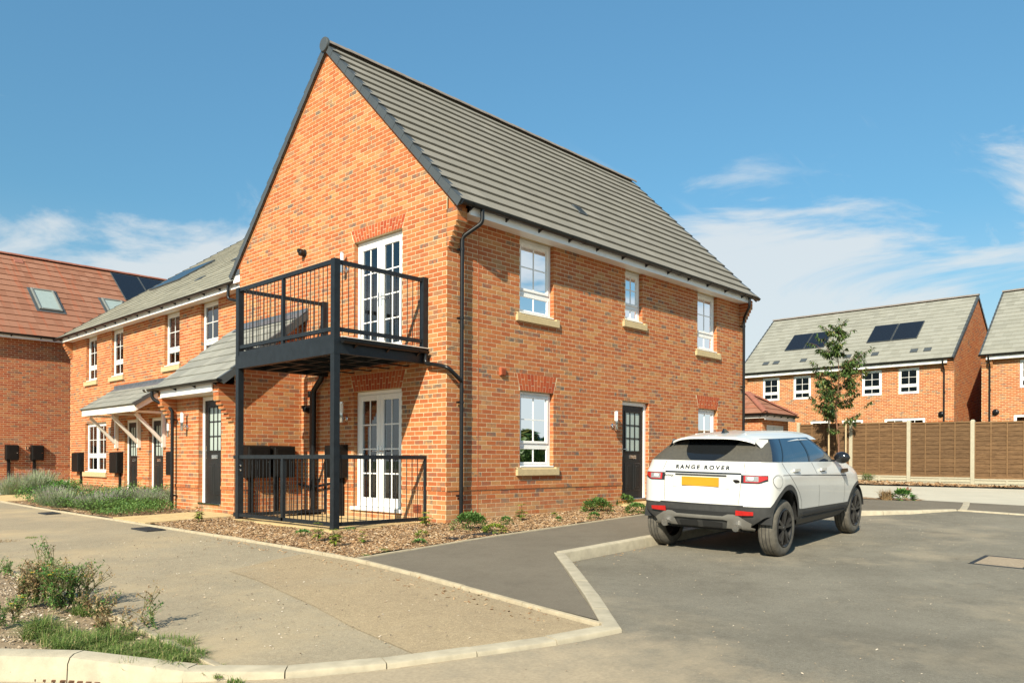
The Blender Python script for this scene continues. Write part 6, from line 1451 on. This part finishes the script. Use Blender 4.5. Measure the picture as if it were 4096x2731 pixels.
def dome(xy, r, h, n, L, mat, label, name='round_shrub', cat='shrub', group=None, z=None):
    t = plant(name, xy, label, cat, group, z); o = V(t.location); mb = MB()
    ks = [(ru(0, 6.28), ru(.1, 1.5), ru(.55, 1.0)) for _ in range(26)]
    for _ in range(n):
        a, e, k = random.choice(ks); d = (V((math.cos(a) * math.cos(e), math.sin(a) * math.cos(e), math.sin(e))) + V((ru(-.3, .3), ru(-.3, .3), ru(-.3, .3)))).normalized()
        q = ru(.72, 1.0) * (.82 + .18 * k); p = o + V((d.x * r * q, d.y * r * q, max(.01, d.z * h * q + .02)))
        leaf(mb, p, d + V((ru(-.7, .7), ru(-.7, .7), ru(-.3, .6))), L * ru(.7, 1.25), L * ru(.45, .7), tone_=clampf(ru(0, 1) * .7 + .3 * k * q, 0, 1))
    mb.build('foliage', mat, t, attr=True); mb = MB()
    for k in range(5): d = rdir(.5, 1.3); mb.tube([o - V((0, 0, .05)), o + d * h * .6], [.008, .003], 5)
    mb.build('stem', M_stem, t); return t
def laurel(xy, h, label, nst=3, L=.085, mat=None):
    t = plant('laurel_plant', xy, label, 'shrub', 'young laurel shrubs in the bark'); o = V(t.location); mb = MB(); st = MB()
    for k in range(nst):
        d = rdir(.9, 1.45) if k else V((ru(-.1, .1), ru(-.1, .1), 1)); hh = h * (1 if k == 0 else ru(.45, .8)); path = [o - V((0, 0, .04)), o + d * hh * .5 + V((ru(-.02, .02), ru(-.02, .02), 0)), o + d * hh]; st.tube(path, [.006, .005, .003], 6)
        for w_ in range(3 if k == 0 else 2):
            c = o + d * hh * (1 - .32 * w_)
            for j in range(7): a = 2.4 * j + w_; leaf(mb, c, V((math.cos(a), math.sin(a), ru(.05, .7) - .15 * w_)), L * ru(.8, 1.25), L * ru(.36, .5), fold=.4)
    mb.build('foliage', mat or L_laurel, t, attr=True); st.build('stem', M_stem, t); return t
def blades(mb, o, n, r, h, w=.006, lean=.6, dry=.2):
    for _ in range(n):
        a = ru(0, 6.28); q = r * math.sqrt(R()); p = o + V((q * math.cos(a), q * math.sin(a), 0)); b = ru(0, 6.28); ln = ru(.05, lean); hh = h * ru(.5, 1.1); d = V((math.cos(b), math.sin(b), 0)); s = V((-d.y, d.x, 0)) * w / 2
        m1 = p + V((0, 0, hh * .55)) + d * hh * ln * .3; e = p + V((0, 0, hh * (1 - .3 * ln))) + d * hh * ln; mb.col = (clampf(ru(.1, .8) + (.4 if R() < dry else 0), 0, 1), 0, 0, 1)
        mb.mesh([p - s, p + s, m1 + s * .8, m1 - s * .8, e], [(0, 1, 2, 3), (3, 2, 4)])
def tuft(xy, n, r, h, label, mat=None, w=.006, dry=.2, lean=.7, group='grass tufts', name='grass_tuft', z=None):
    t = plant(name, xy, label, 'grass', group, z); mb = MB(); blades(mb, V(t.location) - V((0, 0, .01)), n, r, h, w, lean, dry); mb.build('blades', mat or L_grass, t, attr=True); return t
def lavender(spots, r, n, label):
    mb = MB(); fl = MB()
    for x0_, y0_, h in spots:
        o = V((x0_, y0_, zg(x0_, y0_)))
        for _ in range(n):
            a = ru(0, 6.28); q = r * .5 * math.sqrt(R()); p = o + V((q * math.cos(a), q * math.sin(a), 0)); d = (V((math.cos(a) * q / r * 1.5, math.sin(a) * q / r * 1.5, 1)) + V((ru(-.25, .25), ru(-.25, .25), 0))).normalized(); hh = h * ru(.45, 1.05); e = p + d * hh
            s = V((-d.y, d.x, .001)).normalized() * .003; mb.col = (R(), 0, 0, 1); mb.mesh([p - s, p + s, e + s, e - s], [(0, 1, 2, 3)])
            for k in range(5): leaf(mb, p + d * hh * ru(.1, .75), d + V((ru(-.6, .6), ru(-.6, .6), .2)), .045, .007)
            if R() < .4:
                for k in range(4): leaf(fl, e + d * .012 * k, d + V((ru(-.8, .8), ru(-.8, .8), .3)), .016, .009)
    o = tag(mb.build('lavender', L_grey, attr=True), label, 'lavender', kind='stuff'); fl.build('flowers', L_purple, o, attr=True, kind='stuff')
Z6 = lambda a, b: at(900 + a * .42535, 1950 + b * .42535); Z7 = lambda a, b: at(1900 + a * .42535, 1950 + b * .42535); Z2 = lambda a, b: at(a * .42535, 1500 + b * .42535); Z3 = lambda a, b: at(a * .42535, 2064 + b * .42535); Z5 = lambda a, b: at(3350 + a * .3507, 1600 + b * .3507)
# bed round the balcony
laurel(Z6(875, 505), .24, 'yellow green laurel in bark, tall bare stem before the balcony railing', 2); laurel(Z6(1035, 555), .22, 'spotted laurel spreading wide at the foot of the balcony corner post', 4)
laurel(Z6(1300, 520), .15, 'small pale laurel in bark halfway from balcony post to pavement', 2, .06); laurel(Z6(1890, 368), .22, 'bushy yellow laurel at the end of the patio railing', 4)
laurel(Z7(430, 315), .27, 'tall yellow laurel against the side wall below the window', 4); laurel(Z2(1870, 1372), .24, 'gangly yellow laurel beside the porch path', 4)
dome(Z6(730, 455), .14, .07, 160, .035, L_green, 'flat dark green weed in bark before the railing', 'low_weed', 'weed'); dome(Z6(1850, 462), .10, .07, 140, .03, L_laurel, 'small lime green cushion plant near the house corner', 'low_weed', 'weed')
dome(Z6(1830, 535), .10, .05, 110, .035, L_green, 'dark leafy weed beside the pavement edging', 'low_weed', 'weed'); dome(Z6(1180, 405), .13, .03, 90, .03, L_shrub, 'creeping blue green weed behind the balcony post', 'low_weed', 'weed')
tuft(Z6(1495, 600), 130, .06, .07, 'small grass tuft in bark near the edging corner'); tuft(Z6(1325, 632), 80, .05, .04, 'tiny grass tuft at the edging corner'); tuft(Z6(385, 490), 70, .05, .04, 'tiny grass tuft by the path edging below the railing'); tuft(Z6(200, 310), 110, .16, .05, 'sparse grass along the patio under the railing'); tuft(Z6(285, 435), 60, .05, .05, 'tiny green tuft in bark below the left balcony post'); tuft(Z2(1460, 1385), 110, .07, .05, 'grass tuft between porch path and edging')
dome(Z6(2310, 405), .30, .26, 1500, .042, L_shrub, 'dense round green shrub at the drainpipe foot'); dome(Z7(190, 425), .19, .10, 330, .038, L_laurel, 'low yellowing plant between round shrub and pavement')
dome(Z7(300, 355), .12, .12, 200, .035, L_green, 'small dark green bush next to the tall laurel'); dome(Z7(1150, 232), .33, .24, 1500, .045, L_shrub, 'large round green shrub under the side wall'); dome(Z7(1395, 172), .26, .20, 1000, .045, L_shrub, 'round green shrub beside the side door'); dome(Z7(1525, 245), .24, .16, 800, .042, L_shrub, 'low round shrub close to the parked car'); dome(Z7(1120, 302), .12, .10, 200, .035, L_green, 'small leafy sprig before the large round shrub'); dome(Z7(1240, 260), .12, .12, 170, .03, L_dry, 'dried brown clump beside the large round shrub', 'dry_clump', 'weed')
dome(Z7(790, 325), .07, .07, 90, .03, L_green, 'tiny weed in bark under the side wall', 'low_weed', 'weed'); dome(Z7(745, 275), .06, .05, 70, .03, L_laurel, 'tiny yellow weed in bark under the side wall', 'low_weed', 'weed')
# plants before the wing
def mat_cover(poly, n, h, L, mat, label, name='ground_cover'):
    mb = MB(); x0, x1 = min(p[0] for p in poly), max(p[0] for p in poly); y0, y1 = min(p[1] for p in poly), max(p[1] for p in poly); k = 0
    while k < n:
        x, y = ru(x0, x1), ru(y0, y1)
        if not inpoly(x, y, poly): continue
        z = zg(x, y) + h * (.55 + .45 * hsh(x * .5, y * .5)) * ru(.25, 1); leaf(mb, V((x, y, z)), rdir(-.1, 1.3), L * ru(.7, 1.3), L * ru(.4, .7)); k += 1
    return tag(mb.build(name, mat, attr=True), label, 'plants', kind='stuff')
mat_cover([(-3.05, 5.5), (-1.9, 5.55), (-1.65, 7.0), (-1.4, 8.5), (-1.3, 10), (-3.1, 10)], 11000, .30, .045, L_shrub, 'dense green ground cover before the porch')
mat_cover([(-3.0, 9.6), (-.3, 9.0), (-.2, 12.0), (-3.1, 12.0)], 7000, .42, .05, L_green, 'tall mixed greenery along the path edge')
mat_cover([(-1.3, 7.3), (.45, 7.3), (.45, 12), (-1.0, 12)], 4500, .34, .05, L_grey, 'grey green planting under the canopy')
mat_cover([(-2.6, 14.85), (-.6, 14.85), (-.4, 17.5), (-1.2, 17.5)], 4500, .40, .06, L_green, 'mixed green bed before the wing window')
lavender(((-2.75, 7.6, .34), (-2.4, 8.2, .36), (-2.85, 8.9, .40), (-1.9, 8.8, .38), (-1.5, 7.9, .36), (-1.2, 9.0, .38), (-.6, 8.6, .36), (-2.9, 9.6, .45), (-2.6, 10.4, .42)), .42, 330, 'grey green lavender among the ground cover before the porch')
lavender(((-2.2, 15.3, .58), (-1.7, 15.6, .62), (-1.9, 16.2, .55), (-1.2, 16.4, .6), (-1.0, 17.4, .6), (-.7, 18.6, .55), (-2.4, 14.95, .5)), .6, 260, 'loose purple flowered lavender below the wing window')
def wild(xy, h, n, label, flower=True, brown=.5, spread=.25, name='wild_weed'):
    t = plant(name, xy, label, 'weed', None); o = V(t.location); st = MB(); gl_ = MB(); br = MB(); fl = MB()
    for _ in range(n):
        d = (V((ru(-1, 1) * spread * 2, ru(-1, 1) * spread * 2, 1))).normalized(); hh = h * ru(.45, 1); b = o + V((ru(-1, 1), ru(-1, 1), 0)) * spread * .5; pts = [b + d * hh * i / 4 + V((ru(-.015, .015), ru(-.015, .015), 0)) * i for i in range(5)]; st.tube(pts, [.004, .0035, .003, .0025, .0015], 5)
        isb = R() < brown
        for i in range(1, 5):
            for j in range(9): leaf(br if isb and i > 1 else gl_, pts[i] + (pts[i - 1] - pts[i]) * R() * .9, rdir(-.5, 1.2), ru(.018, .042), ru(.008, .018))
        for _j in range(3):
            sd_ = pts[3] + rdir(.2, 1.2) * ru(.04, .10); st.tube([pts[2], sd_], .0018, 4)
            for j in range(8): leaf(br if isb else gl_, sd_ + V((ru(-.02, .02), ru(-.02, .02), ru(-.02, .03))), rdir(), ru(.014, .03), ru(.008, .014))
            if flower and not isb and R() < .35:
                for j in range(9): a = j * .7; leaf(fl, sd_ + V((0, 0, .02)), V((math.cos(a), math.sin(a), .25)), .016, .008)
    st.build('stem', M_stem, t); 
    if gl_.f: gl_.build('foliage', L_green, t, attr=True, kind='stuff')
    if br.f: br.build('seed_heads', L_dry, t, attr=True, kind='stuff')
    if fl.f: fl.build('flowers', L_yellow, t, attr=True, kind='stuff')
    return t
wild(Z3(640, 830), .42, 48, 'straggly weed with yellow flowers beside the path edging', True, .3, .26); wild(Z3(350, 800), .38, 36, 'dry brown thistle clump on the verge', False, .85, .20)
wild(Z3(480, 760), .62, 5, 'tall thin weed rising above the verge clump', False, .4, .06); wild(Z3(1365, 1005), .27, 3, 'single leaning dry weed at the path edging', False, .8, .10); wild(Z3(990, 900), .18, 9, 'pale dry weed sprawling at the edging', False, .9, .3); wild(Z3(1180, 1040), .12, 10, 'low dried weed on the bare verge by the edging', False, .95, .35)
wild(Z3(10, 1000), .22, 9, 'leafy weed at the picture edge of the verge', True, .2, .25); wild(Z3(10, 525), .10, 6, 'small green weed at the head of the verge', False, .1, .2)
def patchgrass(pts, label):
    mb = MB()
    for a, b, n, r, h in pts:
        x, y = Z3(a, b)
        for _ in range(9):   # several crowns give an uneven sward
            xx, yy = x + ru(-r, r) * 1.25, y + ru(-r, r) * 1.25; blades(mb, V((xx, yy, zg(xx, yy) - .03)), n // 5, r * ru(.25, .6), h * ru(.55, 1.35), .0045, 1.9, .3)
    tag(mb.build('grass', L_grass, attr=True), label, 'grass', kind='stuff')
patchgrass([(380, 1080, 420, .10, .15), (620, 1130, 420, .12, .12), (760, 1170, 420, .12, .11), (930, 1120, 420, .12, .12), (1100, 1140, 300, .12, .09)], 'green grass tuft on the verge among the weeds')
patchgrass([(950, 1240, 300, .12, .06), (1150, 1270, 420, .12, .08), (1350, 1240, 420, .13, .09), (1500, 1290, 480, .13, .10), (1650, 1290, 480, .12, .10), (1720, 1340, 360, .10, .09), (1560, 1180, 300, .12, .08)], 'bright green grass tuft behind the raised kerb')
patchgrass([(1950, 1395, 200, .07, .04), (2150, 1430, 160, .06, .03)], 'thin grass creeping along the kerb end')
patchgrass([(850, 870, 300, .08, .09), (150, 820, 120, .10, .06), (700, 1210, 160, .10, .04)], 'short grass between the weeds and the edging')
tuft(at(527, 2725, -.12), 140, .06, .17, 'lush weed growing at the foot of the raised kerb', z=zroad(*at(527, 2725, -.12)), group=None); tuft(at(60, 2722, -.15), 110, .08, .10, 'dry grass at the foot of the raised kerb near the picture edge', L_dry, z=zroad(*at(60, 2722, -.15)), group=None); tuft(at(240, 2728, -.15), 30, .08, .16, 'sparse dry stalks before the raised kerb', L_dry, w=.004, lean=.4, z=zroad(*at(240, 2728, -.15)), group=None); tuft(at(945, 2705), 90, .05, .05, 'small grass tuft at the kerb end on the road', group=None, z=zroad(*at(945, 2705)))
tuft(Z3(300, 180), 70, .08, .03, 'tiny grass patch on the sandy path', group=None); tuft(Z3(20, 210), 150, .22, .02, 'dry moss strip across the sandy path', L_dry, group=None)
# far bed
wild(Z5(350, 945), .36, 26, 'feathery green shrub at the foot of the fence', False, .0, .25); dome(Z5(515, 945), .10, .17, 130, .05, L_pink, 'small bronze leaved plant at the fence foot'); tuft(Z5(555, 1150), 260, .12, .30, 'straw coloured ornamental grass beside the concrete drive', L_dry, w=.012, lean=1.1, group=None); dome(Z5(740, 1152), .26, .18, 260, .10, L_green, 'large leaved plant beside the concrete drive', group=None); dome(Z5(760, 1128), .2, .22, 60, .08, L_pink, 'pink leaved plant behind the large leaved one')
tuft(Z5(1900, 1020), 60, .10, .08, 'small tuft in bark under the fence', group=None); tuft(Z5(1700, 893), 40, .12, .05, 'moss tuft at the gravel board', group=None)

# ------------------------------------------------------------------ young street tree with two stakes
TX, TY = 18.55, .95; tz = zg(TX, TY)
tree = thing('young_tree', (TX, TY, tz), 'slender young tree with red brown trunk standing before the fence', 'tree')
tr = MB(); lf = MB(); random.seed(21)
trunk = [V((TX + .05 * math.sin(i * .9), TY + .04 * math.sin(i * 1.3 + 1), tz - .1 + i * .47)) for i in range(12)]
tr.tube(trunk, [lerp(.040, .007, i / 11) for i in range(12)], 8)
def spray(p, d, L):
    n = max(3, int(L / .05)); q = V(p); d = V(d).normalized(); pts = [q]
    for i in range(n):
        d = (d + V((ru(-.25, .25), ru(-.25, .25), ru(-.16, .10)))).normalized(); q = q + d * L / n; pts.append(q)
        for _ in range(4): leaf(lf, q, d * .6 + V((ru(-.9, .9), ru(-.9, .9), ru(-1.0, .15))), ru(.10, .17), ru(.036, .058), fold=.5, tone_=clampf(R() ** 1.3, 0, 1))
    tr.tube(pts, [lerp(.006, .002, i / n) for i in range(n + 1)], 4)
for i in range(3, 11):
    for k in range(7 if i > 3 else 2):
        a = ru(0, 6.28); t_ = R(); p = trunk[i].lerp(trunk[min(i + 1, 11)], t_); up_ = ru(.5, 1.1); L = (1.25 if i in (4, 5, 6) else (1.0 if i in (7, 8) else .66)) * ru(.55, 1.0) * (.55 if i == 3 else 1)
        d = V((math.cos(a), math.sin(a), up_)).normalized(); mid = p + d * L * .45; end = mid + (d + V((ru(-.2, .2), ru(-.2, .2), .1))).normalized() * L * .55; tr.tube([p, mid, end], [.011, .007, .004], 5)
        for _ in range(4): spray(p.lerp(mid, ru(.5, 1)), d + V((ru(-.8, .8), ru(-.8, .8), ru(-.4, .4))), L * ru(.25, .45))
        spray(mid, d + V((ru(-.4, .4), ru(-.4, .4), 0)), L * .5); spray(end, d, L * .35)
for _ in range(3): spray(trunk[11], V((ru(-.3, .3), ru(-.3, .3), 1)), .4)
tr.build('trunk', M_bark_t, tree, smooth=50); lf.build('crown', L_tree, tree, attr=True)
M_stake = simple('stake_wood', (.44, .34, .20), .85, var=.15, scale=12, bump=.3)
for k, (dx, dy) in enumerate(((-.08, .26), (.16, -.22))):
    mb = MB(); x, y = TX + dx, TY + dy; mb.tube([(x, y, zg(x, y) - .1), (x, y, zg(x, y) + 2.15)], .03, 10); tag(mb.build('tree_stake', M_stake, smooth=50), ('pale round stake on the house side of the young tree', 'pale round stake on the fence side of the young tree')[k], 'stake')
# ------------------------------------------------------------------ covers and small things on the ground
M_iron = simple('cast_iron', (.030, .032, .034), .6, metal=.3, var=.3, scale=20, bump=.6)
def cover(xy, w_, l_, label, off=0, rot=0, mat=None, name='drain_cover'):
    x, y = xy; t = thing(name, (x, y, zg(x, y) + off), label, 'drain cover'); z = zg(x, y) + off; c, s = math.cos(rot), math.sin(rot); P_ = lambda u, v, n: V((x + u * c - v * s, y + u * s + v * c, z + n + (zg(x + u * c - v * s, y + u * s + v * c) - zg(x, y))))
    mb = MB(); frame_bars(mb, P_, -w_ / 2, w_ / 2, -l_ / 2, l_ / 2, .03, -.03, .008, .003); mb.build('cover_frame', mat or M_iron, t)
    mb = MB(); mb.fbox(P_, -w_ / 2 + .032, w_ / 2 - .032, -l_ / 2 + .032, l_ / 2 - .032, -.02, .003); pl = mb.build('cover_plate', mat or M_iron, t)
    for i in range(5):
        m2 = MB(); u = lerp(-w_ / 2 + .06, w_ / 2 - .06, i / 4); m2.fbox(P_, u - .008, u + .008, -l_ / 2 + .05, l_ / 2 - .05, .003, .007); m2.build('rib', mat or M_iron, pl)
cover((-3.42, 3.05), .28, .62, 'black drain cover on the path beside the porch path'); cover((-3.5, 7.6), .26, .5, 'black drain cover on the path beside the green ground cover'); cover(at(1900, 2143), .95, .22, 'black slotted drain at the pavement edge by the round shrub', .014, -.0)
M_mh = tarmac('manhole_sand', (.36, .29, .21), (.42, .34, .24), None, (.5, .7), .1, 1.2)
mx_, my_ = 2.75, -7.12; t = thing('manhole_cover', (mx_, my_, zroad(mx_, my_)), 'sandy manhole cover set in the road', 'manhole cover')
mb = MB(); Pm = lambda u, v, n: V((mx_ + u, my_ + v, zroad(mx_ + u, my_ + v) + n)); frame_bars(mb, Pm, -.42, .42, -.30, .30, .05, -.03, .006, .003); mb.build('cover_frame', M_iron, t); mb = MB(); mb.fbox(Pm, -.365, .365, -.245, .245, -.03, .0045); mb.build('cover_plate', M_mh, t)
mb = MB(); random.seed(5)
gx = [at(130 + i * 110, 2728, -.15) for i in range(3)]
for a, b, lab in ((150, 420, 'rusty toothed iron strip lying under the raised kerb'), (600, 870, 'rusty toothed iron strip lying under the kerb end')):
    p, q = at(a, 2722, -.13), at(b, 2722, -.10); p, q = V((p[0], p[1], zroad(*p) + .004)), V((q[0], q[1], zroad(*q) + .004)); d = (q - p); n_ = 8; mb = MB(); s = d.normalized().cross(V((0, 0, 1))) * -.05
    for i in range(n_): u0, u1 = p + d * i / n_, p + d * (i + 1) / n_; mb.prism([u0, u1, (u0 + u1) / 2 + s * -1.0], (0, 0, .012))
    mb.prism([p, q, q + s, p + s], (0, 0, .02)); tag(mb.build('iron_grating', simple('rusty_iron', (.20, .105, .06), .9, var=.4, scale=40, bump=.5)), lab, 'grating')

# wooded field edge far behind the viewpoint (it shows in the glass)
mb = MB(); random.seed(11); HP = [(75, -62), (20, -70), (-30, -58), (-62, -25), (-66, 30), (-60, 70)]
for (ax_, ay_), (bx_, by_) in zip(HP, HP[1:]):
    n = int(math.hypot(bx_ - ax_, by_ - ay_) / 3.2)
    for i in range(n):
        t_ = (i + R()) / n; x, y = lerp(ax_, bx_, t_) + ru(-2, 2), lerp(ay_, by_, t_) + ru(-2, 2); rr, hh = ru(2.0, 3.4), ru(3, 5.5); z0 = zbase(x, y)
        for _ in range(150):
            d = rdir(-1.2, 1.5); q = ru(.7, 1); mb.col = (R(), 0, 0, 1); c = V((x + d.x * rr * q, y + d.y * rr * q, z0 + hh * .5 + d.z * hh * .5 * q)); L_ = ru(.8, 1.6); u = rdir(); s = u.cross(d).normalized() if abs(u.dot(d)) < .95 else V((1, 0, 0)); w2 = s.cross(d)
            mb.mesh([c - s * L_ - w2 * L_ * .6, c + s * L_ * .8 - w2 * L_, c + s * L_ + w2 * L_ * .7, c - s * L_ * .7 + w2 * L_], [(0, 1, 2, 3)])
tag(mb.build('hedgerow', L_tree, attr=True), 'far belt of trees and hedge round the edge of the site', 'hedge', kind='stuff')
